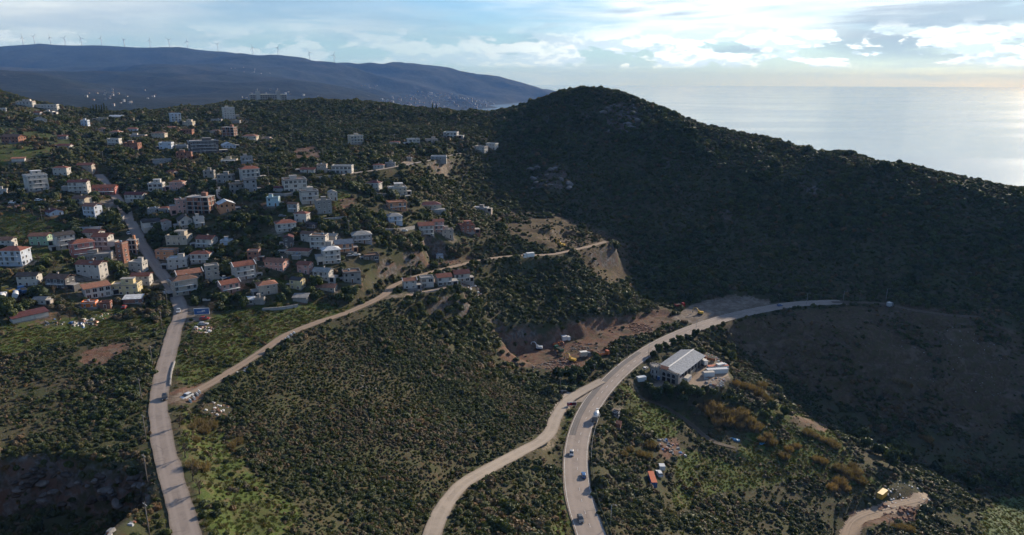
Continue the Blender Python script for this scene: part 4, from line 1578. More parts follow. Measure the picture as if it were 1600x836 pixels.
    if 'solar' in feats and ro:
        mb = MB()
        mb.box((0, 0, 0), (2.0, 1.1, .1), M_GLASS)
        obj('solar_panel', mb.mesh('solar_panel'), ro, (w * .1, -dp * .25, h + rise * .62), (R(25), 0, 0))
    if 'dish' in feats:
        mb = MB()
        mb.tube((0, 0, 0), (0, 0, 1.2), .04, .04, M_RAIL, 6)
        mb.tube((0, -.1, 1.2), (.1, -.25, 1.3), .1, .45, M_TRIM, 10)
        obj('satellite_dish', mb.mesh('satellite_dish'), ro, (w * .3, 0, h + .2))
    return root
# px, py: foot of the house in the picture; width in pixels; storeys; roof; turn; depth/width; wall; roof colour; features; label
TOWN = """
4 174 12 1 f 0 .8 W w - | small white flat-roofed block at the upper edge of the town
41 167 29 2 f -10 .5 W r balc,pent | big white flat-roofed villa topping the rise above the pine
74 172 37 2 f -8 .35 W w balc | long white flat-roofed building beside the hilltop villa
79 160 11 2 h -10 .8 P n - | small brown house behind the long white building
77 179 18 1 f -12 .6 W w nodoor | low house with bright white roof below the long white building
60 180 14 1 gx -15 .8 W r - | small red-roofed house under the hilltop villa
64 195 19 2 gy 15 1 W k - | pale gable-fronted house right of the umbrella pine
23 225 36 2 gx -20 .6 B n open | brown brick house with brown gable roof on the green terrace
99 218 16 1 gx -8 .7 G r - | little grey cottage with a short red roof
103 233 24 1 gx -14 .6 W r - | white bungalow with low red roof below the little grey cottage
134 197 14 2 f -12 .8 L w - | plain bluish white cube house near the ridge
161 189 20 1 f -5 .6 C k - | low beige flat-roofed house under the ridge
183 186 23 1 gx -8 .5 W w - | white cottage with dark windows right under the ridge
161 206 16 1 h -10 .9 E n - | brown cottage with low brown hip roof
182 211 21 1 h -15 .9 E o - | cottage with steep orange hip roof
208 206 21 1 h -8 .6 L r - | bluish white house with flat red hip roof
216 217 30 1 f -10 .4 W r - | white terrace house with red strip roof below the bluish one
180 228 23 2 f -12 .6 W w balc | white two-storey block with a flat white roof on the upper slope
208 235 29 2 f -15 .5 B n open | dark raw brick building right of the white block
275 193 19 4 f 12 .8 L w balc | slim four-storey bluish white block on the skyline
296 199 21 2 f -10 .8 C k pent | beige two-storey house beside the slim skyline block
267 204 24 1 h -8 .6 C o - | beige bungalow with orange roof under the skyline block
293 212 23 2 f -8 .6 B n open | raw brick house under the beige skyline house
250 218 26 2 h -10 .6 C n - | cream house with dull brown hip roof above the big grey block
358 187 21 5 f 10 .9 W r trim | white tower block with red cap standing highest on the ridge
339 191 19 1 f -5 .5 W d glass | low white terrace house left of the tower
366 193 22 1 f -5 .4 K k - | low grey annex at the foot of the tower
360 216 26 4 f -12 .7 B n frame | tall unfinished brick and concrete block below the tower
338 209 20 1 h -10 .7 C n - | small beige house left of the unfinished tall block
319 241 50 4 f 8 .5 D k balc,trim | large dark grey apartment block with white balconies and overhanging slab roof
357 232 25 1 gy 10 1 L w - | pale blue gable house beside the dark apartment block
392 222 28 2 h -8 .6 C o porch | cream villa with arcade and orange roof on the right edge of the upper town
417 220 16 1 f -8 .7 E o - | brown bungalow beside the cream arcade villa
261 234 24 2 f -10 .6 L w - | pale blue flat house left of the dark apartment block
285 233 23 1 f -5 .7 G w nowin | open flat-slab shelter left of the dark apartment block
254 256 30 1 f 5 .5 G k - | low grey flat-roofed house on the dark slope
289 250 27 2 f -5 .5 B d open | dark brick ruin below the dark apartment block
30 254 21 1 s -5 .5 W o nowin | white shed with orange edge among the trees
59 300 36 4 f 14 .7 W w balc,pent | tall white stepped apartment house at the town's edge
98 275 27 2 h -14 .6 W r - | white house with red hip roof above the grey-white pair
136 270 28 2 gx -12 .6 E r - | beige house with red roof beside the upper road
126 304 34 3 gx -10 .5 W m balc | greyish white house with dark red roofs left of the salmon villa
166 306 40 2 gx -8 .5 S r porch | salmon red villa with arcade by the road
130 324 30 2 gx -24 .7 C n balc | cream white house with sunlit gable and arcaded terrace
147 343 30 3 gx -28 .8 L o balc | white house with orange roof and tall blue-grey front by the road
86 339 27 1 gy 18 1 L m - | low pale blue gable house with dark red roof
214 318 36 2 gx -16 .5 W m balc | long white house with dark red roof and bright sunlit gable
246 300 27 2 f -8 .6 W w pent,glass | modern white two-tier house with flat roofs
270 275 18 1 gx -25 .8 W r - | small white house with red roof and sunlit end among dark trees
279 298 27 2 h -12 .6 P o - | pinkish white house with orange roof right of the modern white house
316 337 48 4 f -14 .6 B k frame | large unfinished brick building with concrete floors in the middle of town
288 334 26 3 f 8 .7 P k - | pinkish plastered wing left of the large unfinished brick building
354 333 30 2 gy 10 1 O w open | orange brick house with pale gable roof
344 312 10 2 f 0 1 W w - | white stair block behind the large unfinished building
328 280 20 2 f -5 .7 K k open | grey concrete cube above the large unfinished building
354 287 30 2 f -8 .6 K k open | unplastered concrete house with open upper floor
391 283 34 3 h 10 .7 W r balc | tall white house with red roof and three balcony floors
386 257 20 2 f 8 .7 G k balc | grey two-storey house behind the tall balcony house
359 256 28 1 f -5 .5 C k porch | small cream arcade pavilion on the upper lane
371 302 26 2 f 6 .7 K d open | dark grey unfinished house, left of a pair
392 301 22 3 f 6 .8 G d open | dark grey unfinished house, right of a pair
461 301 42 3 f 8 .7 W n glass | big white commercial block with brown upper bands
437 301 20 1 gx -8 .7 G m - | little house with dark red roof beside the big commercial block
482 271 26 1 gx -5 .5 W r - | low white house with red roof on the upper lane
504 270 19 2 f -5 .7 E n - | brown flat house beside the modern white lane house
536 272 38 2 f -5 .5 W k glass | modern white house with grey ground floor on the upper lane
592 264 19 1 f 0 .6 W n nodoor | white garage with brown end beside the upper lane
610 261 18 1 f 0 .6 G k nodoor | dark grey garage beside the white garage
556 226 27 3 f 16 .8 C w balc | lone beige three-storey house on the wooded slope
646 227 23 2 f 14 .8 W w glass | white cubic house with big window on the wooded slope
674 223 22 1 f 8 .7 E k - | unplastered block house between the two white slope houses
705 216 27 2 f -6 .6 W w glass | white cubic villa highest on the wooded slope
752 239 24 2 f -14 .7 W n balc | white stepped house against the dark hill, lower block
769 234 22 2 f -14 .7 W w - | white stepped house against the dark hill, upper block
686 250 28 1 f 0 .6 G w - | low grey house with a pale flat roof by the lane end
617 227 18 1 f 0 .5 E n nowin | low brown shed on the wooded slope
640 252 9 1 f 0 .8 E w nodoor | tiny gatehouse at the bend of the lane
783 169 24 1 f -5 .5 C o - | beige house with orange roof alone on the saddle
585 299 28 2 h -10 .7 W m balc | white house with dark red hip roof above the retaining wall
621 306 33 2 f 6 .7 C w pent,base | cream flat-roofed villa with roof room on a retaining wall
620 330 36 2 f 14 .6 O o balc | orange villa with stairs in front
672 327 40 1 h 8 .6 C m base | cream bungalow with dark red roof on white footing
616 352 29 2 h 14 .8 L g balc | blue-grey house with grey hip roof
665 373 30 3 gx 12 .8 W r balc | tall white house with red roof above the earth cut
685 365 20 3 gx 10 .8 P r balc | pink house with red roof behind the tall white one
699 373 22 2 f 8 .8 E g - | beige unplastered house above the earth cut
729 366 29 2 f 14 .8 B r pent | house with red brick upper and grey lower floor at the town's end
752 331 27 1 f -5 .6 K w open | open concrete shell on the building plots
640 454 25 2 gx 10 .7 W o nodoor,verge | white house with orange roof, first of the new row on the dirt road
667 450 25 2 f 8 .7 W g glass | white house with grey flat roof, second of the new row
693 448 30 2 gx 14 .8 W r balc,glass | white and grey house with red roof, third of the new row
720 442 32 2 gx 14 .8 W m balc,glass | white and charcoal house with maroon roof, last of the new row
687 406 13 1 f 8 .6 L g nodoor | small metal cabin on the cleared lot
447 364 36 2 h 8 .7 W r balc | white villa with red hip roof and round balconies on the lawn
473 349 27 2 f -12 .7 W n - | white two-storey house with dark arch behind the villa on the lawn
487 358 21 1 s -5 .6 D d open | dark low shed right of the villa on the lawn
428 324 23 2 f -6 .6 T k open | half turquoise half grey block house
459 333 20 2 gx -8 .7 G n balc | grey house with brown roof right of the turquoise block
484 320 33 3 f 10 .7 W d glass,balc | modern house with white bands and dark glass
506 335 29 3 f 10 .7 K k - | grey rendered three-storey cube house
520 314 17 2 gy 12 1 W k - | small white gable house with pointed roof
483 381 27 2 gx -14 .7 W n - | white house with low brown roof in the lower town
517 377 25 1 gx -8 .6 W k - | low white house with pale roof behind the orange balcony house
500 393 33 3 f -8 .7 W n balc | white flat-roofed block left of the orange balcony house
537 396 34 2 gx 8 .8 O b balc | orange house with slate blue roof and balconies
565 382 36 2 h 8 .7 G k balc | grey villa with pale hip roof
518 414 33 3 h 10 .8 W w balc | pinkish white house with white hip roof
468 402 44 1 h -10 .5 E r - | long low house with bright red roof
452 387 18 2 gy 0 1 D m - | house with dark red steep gable among trees
434 427 42 2 gx -16 .6 P o - | large pinkish house with sunlit gable and orange red roof
478 430 28 2 gx -14 .8 P r - | pink plastered house with orange roof in the lower town
464 408 16 1 f -10 .8 K w - | small flat-roofed annex behind the pink plastered house
506 441 36 2 gx -12 .7 W k balc | white house with pale roof and outside stairs
466 455 27 2 gx -16 .8 Y d - | cream yellow house with dark roof and sunlit gable
512 458 35 1 gx -8 .6 E o - | low brown house with two orange roofs
550 443 32 2 f 6 .8 K n open | unfinished pinkish grey house with bare upper walls
580 408 28 1 f 8 .7 D n glass | dark flat modern house at the wood's edge
418 463 36 2 h 12 .7 E o verge | beige house with hip roof and white ridge lines
471 474 28 1 s -6 .7 K g nowin | grey corrugated shed with sloping roof
390 478 20 1 s -5 .7 G w nodoor | carport with white metal roof
407 477 18 1 f -5 .7 K k open | concrete garages beside the white carport
359 461 37 2 gx 18 .7 P r balc,verge | house with red roof and glazed veranda
382 440 40 3 gx 14 .7 W r balc,verge | white house with single red roof slope and many balconies
333 441 23 3 f 4 .8 E k - | narrow beige three-storey house
297 444 44 2 gx 10 .6 E o verge | tan house with wide orange roof behind the tan front block
290 463 44 3 h 12 .6 E n balc | big tan house with round corner by the road
317 414 38 2 f -10 .6 W n balc | white house with white end wall and stairs
281 421 37 2 f -8 .6 W w - | white low house with bright flat roof
263 409 38 2 f -14 .6 O k - | pinkish orange house with raw block upper floor
282 386 44 2 f -14 .6 C k pent | cream house with sunlit end and small roof room
325 389 36 2 gx -16 .7 W r balc | white house with red roof and long balcony at the right end
355 386 22 1 f -8 .7 L k - | low bluish house at the wood's edge
398 409 23 2 f -8 .7 B k open | brick house among trees
218 428 30 2 f -16 .7 W k - | white and grey flat house just left of the road
224 448 34 2 gx -10 .6 W r - | white house with bright red roof just left of the road
200 465 50 2 f -10 .5 Y k pent | yellowish beige flat complex below the red-roofed roadside house
210 477 32 1 s -8 .6 B w nodoor | brick shed with white metal roof by the road
153 467 44 2 s 10 .6 W o glass | white house with orange roof and garage doors below
147 440 48 3 gx -20 .5 W r solar | long white house with red roof and solar panels
97 454 44 2 gx -22 .6 D n balc | dark grey house with reddish brown roof and sunlit end
49 450 38 2 gx -14 .6 W d - | pale house with dark gable roof left of the dark grey house
27 418 48 3 h -18 .7 L r balc | cream and blue-grey apartment house with red hip roof
12 391 32 2 gx -14 .7 W n - | white house with brown roof at the left edge of the town
66 385 35 2 gx -14 .6 N o - | pale green house with orange red roof
103 391 33 3 gx 14 .7 W d balc | white house with dark roof and balconies in the field
131 404 40 3 h 12 .7 S r balc | salmon pink apartment house with red roof
164 393 33 3 gx -14 .8 W r balc | white and pink house with red roof behind the salmon block
149 379 34 2 gx -20 .7 W r - | white house with sunlit gable left of the brick tower
194 412 20 4 f -26 1 B k nodoor | narrow brick tower with grey end wall by the road
210 398 19 3 f -10 .8 O n frame | unfinished orange brick house by the road
152 408 54 1 f -4 .5 K k - | long low concrete house below the salmon block
142 484 26 1 f -10 .6 H w nodoor | bright orange cabin with white roof on the grass
167 484 20 1 f -8 .7 B m - | dark red brick hut beside the orange cabin
47 504 58 1 s 14 .4 W m nowin | long low stable with maroon roof
67 479 28 1 gx -18 .7 W g nodoor | white barn with grey roof behind the long stable
237 361 31 2 gx 10 .7 W d balc | white chalet with dark roof beside the road
261 361 17 2 gy 14 1 G o - | narrow grey gable house right of the chalet
290 358 25 2 gy 12 1 W d balc,steep | white house with steep dark gable
312 356 18 2 f 6 .8 W w balc | small white house with roof terrace right of the steep gable
241 334 20 1 f -5 .7 G k - | small grey flat house by the upper road
258 333 20 1 h -8 .7 G r - | small grey house with red hip roof
5 304 16 1 f -5 .7 W w - | small white cabin at the left edge by the earth road
143 367 36 1 gx -8 .5 K g open | grey roofless-looking barn above the white houses
190 346 10 1 gx -10 .8 W g - | tiny white hut on the roadside
"""
for ln in TOWN.strip().splitlines():
    a, lab = ln.split('|')
    t = a.split()
    px, py, wpx, st, roof, yaw, ar, wc, rc, ft = t[:10]
    if roof == 'f' and rc == 'n' and wc != 'B' and 'pent' not in ft and not any(k in lab for k in ('flat', 'block', 'unfinished', 'strip')):
        roof, rc = 'h', 'r'
    house(float(px), float(py), float(wpx), int(st), roof, float(yaw), float(ar), wc, rc, set(ft.split(',')), lab.strip(), name='cabin' if 'cabin' in lab else ('shed' if 'shed' in lab or 'barn' in lab or 'stable' in lab else 'house'),
          cat='shed' if ('shed' in lab or 'barn' in lab or 'stable' in lab or 'garage' in lab) else 'house')

# trodden yards round the houses
_yard = np.zeros(H.shape)
for cx, cy, sz in HOUSES:
    R_ = sz * 1.0 + 3
    i0, i1 = np.searchsorted(gx, [cx - R_, cx + R_])
    j0, j1 = np.searchsorted(gy, [cy - R_, cy + R_])
    if i0 == i1 or j0 == j1:
        continue
    d_ = np.hypot(GX[j0:j1, i0:i1] - cx, GY[j0:j1, i0:i1] - cy) / (sz * .95 + 1)
    _yard[j0:j1, i0:i1] = np.maximum(_yard[j0:j1, i0:i1], np.clip(1.35 - d_, 0, .8))
_yn = fbm(GX, GY, 11, 3, 19)
_yard *= np.clip((_yn - .38) * 5, 0, 1)
_yk = (_yn * 7.3) % 1.0 > .5
MASK['gravel'] = np.maximum(MASK['gravel'], np.where(vnoise(GX, GY, 30, 5) > .5, _yard, 0) * .75)
MASK['earth'] = np.maximum(MASK['earth'], np.where(vnoise(GX, GY, 30, 5) <= .5, _yard, 0) * .7)
for _z in ('gravel', 'earth'):
    TERRAIN_ME.attributes[_z].data.foreach_set('value', MASK[_z].reshape(-1).astype(np.float32))
# ------------------------------------------------------------------ vehicles
def gloss(name, col, rough=0.35, metal=0.0):
    return paint(name, col, rough, 0.08, 1.5, metal, 0.5, dirt=0.2)


PC = {k: gloss('paint_' + k, v) for k, v in {'white': (0.62, 0.62, 0.60), 'black': (0.015, 0.016, 0.018), 'silver': (0.36, 0.37, 0.38), 'blue': (0.05, 0.13, 0.30), 'red': (0.30, 0.03, 0.025), 'grey': (0.13, 0.135, 0.14),
      'orange': (0.50, 0.14, 0.045), 'yellow': (0.55, 0.34, 0.05), 'green': (0.05, 0.13, 0.09), 'cream': (0.52, 0.46, 0.37), 'rust': (0.24, 0.10, 0.05)}.items()}
M_TYRE = paint('rubber_tyre', (0.02, 0.02, 0.02), 0.9, 0.1, 2.0)
M_RIM = paint('wheel_rim', (0.30, 0.30, 0.31), 0.4, 0.1, 2.0, 0.6)
M_LAMP = paint('lamp_glass', (0.7, 0.7, 0.66), 0.2, 0.05, 2.0)
M_TAIL = paint('tail_lamp', (0.35, 0.02, 0.02), 0.3, 0.05, 2.0)
M_STEEL = paint('galvanised_steel', (0.36, 0.36, 0.35), 0.5, 0.15, 1.0, 0.5)
M_WOOD = paint('weathered_pole', (0.16, 0.14, 0.12), 0.9, 0.2, 2.0)


def wheel_mesh(r, w):
    mb = MB()
    mb.tube((-w / 2, 0, 0), (w / 2, 0, 0), r, r, M_TYRE, 12)
    mb.tube((-w / 2 - .01, 0, 0), (w / 2 + .01, 0, 0), r * .6, r * .6, M_RIM, 10)
    return mb.mesh('wheel')


WH, WHT = wheel_mesh(.33, .22), wheel_mesh(.52, .32)
_car_cache = {}


def car_meshes(col):
    if col in _car_cache:
        return _car_cache[col]
    m = PC[col]
    # the car points along +y
    mb = MB()
    sec = [(-2.12, .48, .78, .82), (-2.0, .36, .92, .88), (-1.2, .30, .96, .90), (.75, .30, .90, .90), (1.75, .34, .80, .88), (2.08, .42, .66, .80)]
    for (y0, a0, b0, w0), (y1, a1, b1, w1) in zip(sec, sec[1:]):
        mb.hexa([(-w0, y0, a0), (w0, y0, a0), (w1, y1, a1), (-w1, y1, a1)], [(-w0 * .95, y0, b0), (w0 * .95, y0, b0), (w1 * .95, y1, b1), (-w1 * .95, y1, b1)], m)
    body = mb.mesh('body')
    mb = MB()
    mb.hexa([(-.84, -1.95, .9), (.84, -1.95, .9), (.84, .95, .9), (-.84, .95, .9)], [(-.66, -1.45, 1.40), (.66, -1.45, 1.40), (.66, .12, 1.40), (-.66, .12, 1.40)], M_GLASS)
    glass = mb.mesh('windows')
    mb = MB()
    mb.hexa([(-.67, -1.50, 1.402), (.67, -1.50, 1.402), (.67, .16, 1.402), (-.67, .16, 1.402)], [(-.58, -1.35, 1.47), (.58, -1.35, 1.47), (.58, 0.0, 1.47), (-.58, 0.0, 1.47)], m)
    for x in (-1, 1):
        mb.hexa([(x * .86 - .03, -.50, .9), (x * .86 + .03, -.50, .9), (x * .86 + .03, -.38, .9), (x * .86 - .03, -.38, .9)], [(x * .69 - .03, -.50, 1.41), (x * .69 + .03, -.50, 1.41), (x * .69 + .03, -.38, 1.41), (x * .69 - .03, -.38, 1.41)], m)
    roof = mb.mesh('roof')
    mb = MB()
    mb.box((0, 0, 0), (.34, .08, .16), M_LAMP)
    hl = mb.mesh('headlight')
    mb = MB()
    mb.box((0, 0, 0), (.30, .08, .20), M_TAIL)
    tl = mb.mesh('tail_light')
    _car_cache[col] = (body, glass, roof, hl, tl)
    return _car_cache[col]


def spot(px, py, road=None, side=0.0, heading=None):
    """ground point under a pixel, with the heading of a road there"""
    q = unproject(px, py)
    rz = 0.0 if isinstance(heading, str) else R(heading or 0)
    if road:
        L, hw = ROADS[road]
        k = int(np.argmin(np.hypot(L[:, 0] - q[0], L[:, 1] - q[1])))
        t, r = frames(L)
        rz = math.atan2(-t[k, 0], t[k, 1]) + (math.pi if heading == 'back' else 0)
        q = np.array([q[0], q[1], L[k, 2] + 0.12])
    return q, rz


def car(px, py, col, label, road=None, heading=None, sc=1.0, cat='car'):
    q, rz = spot(px, py, road, 0, heading)
    body, glass, roof, hl, tl = car_meshes(col)
    r = obj('car', None, None, q, rz, (sc, sc, sc), label=label, category=cat)
    obj('body', body, r)
    obj('windows', glass, r)
    obj('roof', roof, r)
    for x in (-.80, .80):
        for y in (-1.28, 1.30):
            obj('wheel', WH, r, (x, y, .33))
        obj('headlight', hl, r, (x * .75, 2.06, .60))
        obj('tail_light', tl, r, (x * .80, -2.10, .70))
    KEEP_OUT.append((q[0], q[1], 3.0))
    return r


car(258, 625, 'black', 'black car driving on the village road near the dirt road turn-off', 'village_road', 'back')
car(291, 621, 'white', 'white car waiting at the start of the dirt road', 'dirt_road', 'back', 1.1)
car(279, 489, 'silver', 'small pale car on the village road at the crossing', 'village_road', 'back')
car(318, 508, 'silver', 'silver car parked by the leafless tree below the billboard', heading=-80)
car(320, 500, 'red', 'red car parked between the billboard and the silver car', heading=-80)
car(880, 614, 'black', 'dark car standing at the junction by the green pole', heading=-60)
car(893, 711, 'silver', 'silver grey car on the main road just past the junction', 'main_road', 'back')
car(912, 746, 'blue', 'small blue car on the right lane of the main road', 'main_road')
car(907, 814, 'grey', 'dark grey car lowest on the main road', 'main_road', 'back', 1.05)
car(1218, 479, 'blue', 'blue car on the shaded bend of the main road', 'main_road')
car(201, 367, 'white', 'white car on the village road beside the brick tower', 'village_road')
car(195, 482, 'red', 'dark red car by the brick shed with white roof', heading=10)
car(653, 457, 'black', 'black car parked in front of the first new house', heading=-75)
car(632, 362, 'white', 'white car in the yard of the blue-grey house', heading=-80)
car(349, 436, 'white', 'white car parked by the narrow beige house', heading=60)
car(362, 436, 'blue', 'blue car parked by the narrow beige house', heading=60)
car(548, 401, 'silver', 'silver car parked below the orange balcony house', heading=-80)
car(557, 400, 'white', 'white car parked below the orange balcony house', heading=-80)
car(712, 238, 'silver', 'silver car below the white cubic villa', heading=-70)
car(61, 314, 'white', 'white car under the tall stepped apartment house', heading=-70)
car(94, 317, 'silver', 'silver car on the earth road left of the arcaded house', heading=-60)
car(20, 318, 'white', 'white car by the timber on the earth road', heading=-70)
car(225, 355, 'grey', 'grey car beside the white chalet', heading=20)
car(1008, 577, 'white', 'white car parked left of the turreted warehouse', heading=-40)
car(441, 339, 'grey', 'grey car near the half turquoise house', heading=-80)


def truck_base(name, q, rz, label, length=7.0, cabcol='white', cat='truck'):
    r = obj(name, None, None, q, rz, label=label, category=cat)
    mb = MB()
    mb.box((0, -0.2, .82), (1.1, length - .4, .3), PC['grey'])
    obj('chassis', mb.mesh('chassis'), r)
    mb = MB()
    y = length / 2 - 1.0
    mb.hexa([(-1.2, y - .9, .7), (1.2, y - .9, .7), (1.2, y + .95, .7), (-1.2, y + .95, .7)], [(-1.15, y - .9, 2.9), (1.15, y - .9, 2.9), (1.15, y + .65, 2.9), (-1.15, y + .65, 2.9)], PC[cabcol])
    cab = obj('cab', mb.mesh('cab'), r)
    mb = MB()
    mb.hexa([(-1.08, y + .86, 1.75), (1.08, y + .86, 1.75), (1.08, y + .96, 1.75), (-1.08, y + .96, 1.75)], [(-1.05, y + .70, 2.65), (1.05, y + .70, 2.65), (1.05, y + .80, 2.65), (-1.05, y + .80, 2.65)], M_GLASS)
    obj('windscreen', mb.mesh('windscreen'), cab)
    for x in (-1.0, 1.0):
        for yy in (length / 2 - 1.1, -length / 2 + 1.0, -length / 2 + 2.2):
            obj('wheel', WHT, r, (x, yy, .52))
    KEEP_OUT.append((q[0], q[1], length * .62))
    return r


def mixer(px, py, label):
    q, rz = spot(px, py, 'main_road', 0, 'back')
    r = truck_base('mixer_truck', q, rz, label, 7.6, 'grey')
    mb = MB()
    pr = [(-3.6, 2.55, .55), (-3.0, 2.6, .85), (-1.6, 2.45, 1.28), (-.2, 2.25, 1.32), (1.0, 2.05, .95), (1.5, 1.95, .55)]
    for (y0, z0, r0), (y1, z1, r1) in zip(pr, pr[1:]):
        mb.tube((0, y0, z0), (0, y1, z1), r0, r1, PC['white'], 14, False)
    mb.tube((0, -3.61, 2.55), (0, -3.6, 2.55), .54, .55, M_DARK, 14)
    obj('drum', mb.mesh('drum'), r)
    mb = MB()
    mb.box((0, -3.7, 3.3), (.8, .8, .7), PC['white'], 0, 1.3)
    mb.hexa([(-.25, -3.9, 2.4), (.25, -3.9, 2.4), (.25, -3.6, 2.6), (-.25, -3.6, 2.6)], [(-.25, -4.7, 1.3), (.25, -4.7, 1.3), (.25, -4.5, 1.5), (-.25, -4.5, 1.5)], PC['white'])
    obj('chute', mb.mesh('chute'), r)


def boxtruck(px, py, label, road=None, heading=None, cab='white', box='white', L=7.5):
    q, rz = spot(px, py, road, 0, heading)
    r = truck_base('box_truck', q, rz, label, L, cab)
    mb = MB()
    mb.box((0, -1.0, 2.25), (2.35, L - 2.3, 2.5), PC[box])
    mb.box((0, -1.0, 3.53), (2.4, L - 2.2, .08), M_TRIM)
    obj('cargo_box', mb.mesh('cargo_box'), r)


def tanker(px, py, label, heading, cab='white', tank='white'):
    q, rz = spot(px, py, None, 0, heading)
    r = truck_base('tank_truck', q, rz, label, 8.0, cab)
    mb = MB()
    mb.tube((0, -3.7, 2.0), (0, 1.6, 2.0), 1.12, 1.12, PC[tank], 14)
    mb.tube((0, -1.0, 3.0), (0, -1.0, 3.3), .35, .35, PC[tank], 8)
    obj('tank', mb.mesh('tank'), r)


def tipper(px, py, label, heading, col='orange'):
    q, rz = spot(px, py, None, 0, heading)
    r = truck_base('tipper_truck', q, rz, label, 7.4, col)
    mb = MB()
    mb.hexa([(-1.1, -3.6, 1.1), (1.1, -3.6, 1.1), (1.1, 1.2, 1.1), (-1.1, 1.2, 1.1)], [(-1.25, -3.8, 2.3), (1.25, -3.8, 2.3), (1.25, 1.3, 2.3), (-1.25, 1.3, 2.3)], PC[col])
    mb.box((0, -1.2, 2.31), (2.1, 4.4, .06), M_DARK)
    obj('tipper_bed', mb.mesh('tipper_bed'), r)


def excavator(px, py, label, heading, col='yellow'):
    q, rz = spot(px, py, None, 0, heading)
    r = obj('excavator', None, None, q, rz, label=label, category='excavator')
    for x in (-1.1, 1.1):
        mb = MB()
        mb.hexa([(x - .3, -1.5, 0), (x + .3, -1.5, 0), (x + .3, 1.5, 0), (x - .3, 1.5, 0)], [(x - .3, -1.9, .8), (x + .3, -1.9, .8), (x + .3, 1.9, .8), (x - .3, 1.9, .8)], M_TYRE)
        obj('track', mb.mesh('track'), r)
    mb = MB()
    mb.box((0, -.6, 1.45), (2.5, 3.0, 1.1), PC[col], 0, .94)
    obj('engine_house', mb.mesh('engine_house'), r)
    mb = MB()
    mb.box((-.75, .9, 1.95), (.95, 1.3, 1.7), PC[col], 0, .9)
    cab = obj('cab', mb.mesh('cab'), r)
    mb = MB()
    mb.box((-.75, 1.5, 2.1), (.8, .12, 1.0), M_GLASS)
    obj('windscreen', mb.mesh('windscreen'), cab)
    mb = MB()
    for a, b_, r0, r1 in (((.3, .8, 1.7), (.3, 2.6, 4.2), .28, .25), ((.3, 2.6, 4.2), (.3, 4.4, 4.0), .25, .2)):
        mb.tube(a, b_, r0, r1, PC[col], 6)
    obj('boom', mb.mesh('boom'), r)
    mb = MB()
    mb.tube((.3, 4.4, 4.0), (.3, 5.0, 1.6), .2, .16, PC[col], 6)
    arm = obj('arm', mb.mesh('arm'), r)
    mb = MB()
    mb.box((.3, 4.9, 1.1), (.9, .8, .9), PC['grey'], 0, .7)
    obj('bucket', mb.mesh('bucket'), arm)
    KEEP_OUT.append((q[0], q[1], 4.5))


mixer(931, 657, 'white concrete mixer truck on the main road beside the junction')
boxtruck(826, 410, 'white box truck on the dirt road behind the row of new houses', 'dirt_road', 'back')
tanker(5, 470, 'white tank truck at the left edge of the truck yard', 25)
tanker(26, 466, 'tank truck with blue cab in the truck yard', 30, 'blue')
tipper(14, 459, 'yellow truck behind the tank trucks', 60, 'yellow')
tipper(37, 459, 'blue truck parked behind the tank trucks', 50, 'blue')
tipper(943, 556, 'orange tipper truck under the dark rock face', -60)
tipper(1062, 480, 'red truck at the upper edge of the gravel ground', -70, 'red')
tipper(873, 549, 'dark green truck on the floor of the pit', 30, 'green')
excavator(894, 565, 'yellow excavator reaching up beside the rubble heap', 60)
excavator(1094, 491, 'yellow excavator on the gravel ground by the main road', 70)
excavator(842, 546, 'white and red excavator at the red end of the pit', 80, 'white')
excavator(870, 542, 'orange excavator beside the green truck', -120, 'orange')
excavator(878, 385, 'yellow excavator on the shaded building plot', 60)
boxtruck(884, 533, 'white truck at the upper rim of the pit', None, -70, L=5.5)
boxtruck(914, 558, 'long pale truck behind the trees at the pit', None, -75, 'grey', 'cream', 6.5)
boxtruck(1127, 577, 'white box truck at the back of the warehouse yard', None, -65, 'white', 'white', 7.0)
boxtruck(1098, 570, 'green-cabbed truck beside the warehouse wall', None, 20, 'green', 'white', 6.5)
tipper(1108, 564, 'rusty truck at the far end of the warehouse', 60, 'rust')
boxtruck(1390, 480, 'pale truck parked at the end of the shaded road', None, -60, 'grey', 'silver', 5.0)
car(1030, 742, 'white', 'white van beside the orange container', heading=5, sc=1.25, cat='van')


# ------------------------------------------------------------------ containers
def container(px, py, top, side, label, heading, L=6.1, H_=2.6, lift=0.0):
    q, rz = spot(px, py, None, 0, heading)
    r = obj('container', None, None, (q[0], q[1], q[2] + lift), rz, label=label, category='container')
    mb = MB()
    mb.box((0, 0, H_ / 2), (2.36, L - .1, H_ - .1), PC[side])
    n = int(L / .45)
    for k in range(n):
        y = -L / 2 + .3 + (L - .6) * k / (n - 1)
        for x in (-1, 1):
            mb.box((x * 1.19, y, H_ / 2), (.06, .2, H_ - .3), PC[side])
    obj('body', mb.mesh('body'), r)
    mb = MB()
    mb.box((0, 0, H_), (2.44, L, .1), PC[top])
    obj('roof', mb.mesh('roof'), r)
    for x in (-.58, .58):
        mb = MB()
        mb.box((x, -L / 2 - .01, H_ / 2), (1.1, .06, H_ - .25), PC[side])
        d_ = obj('door', mb.mesh('door'), r)
        mb = MB()
        mb.tube((x * .6, -L / 2 - .07, .3), (x * .6, -L / 2 - .07, H_ - .3), .03, .03, M_STEEL, 6)
        obj('lock_bar', mb.mesh('lock_bar'), d_)
    KEEP_OUT.append((q[0], q[1], L * .6))


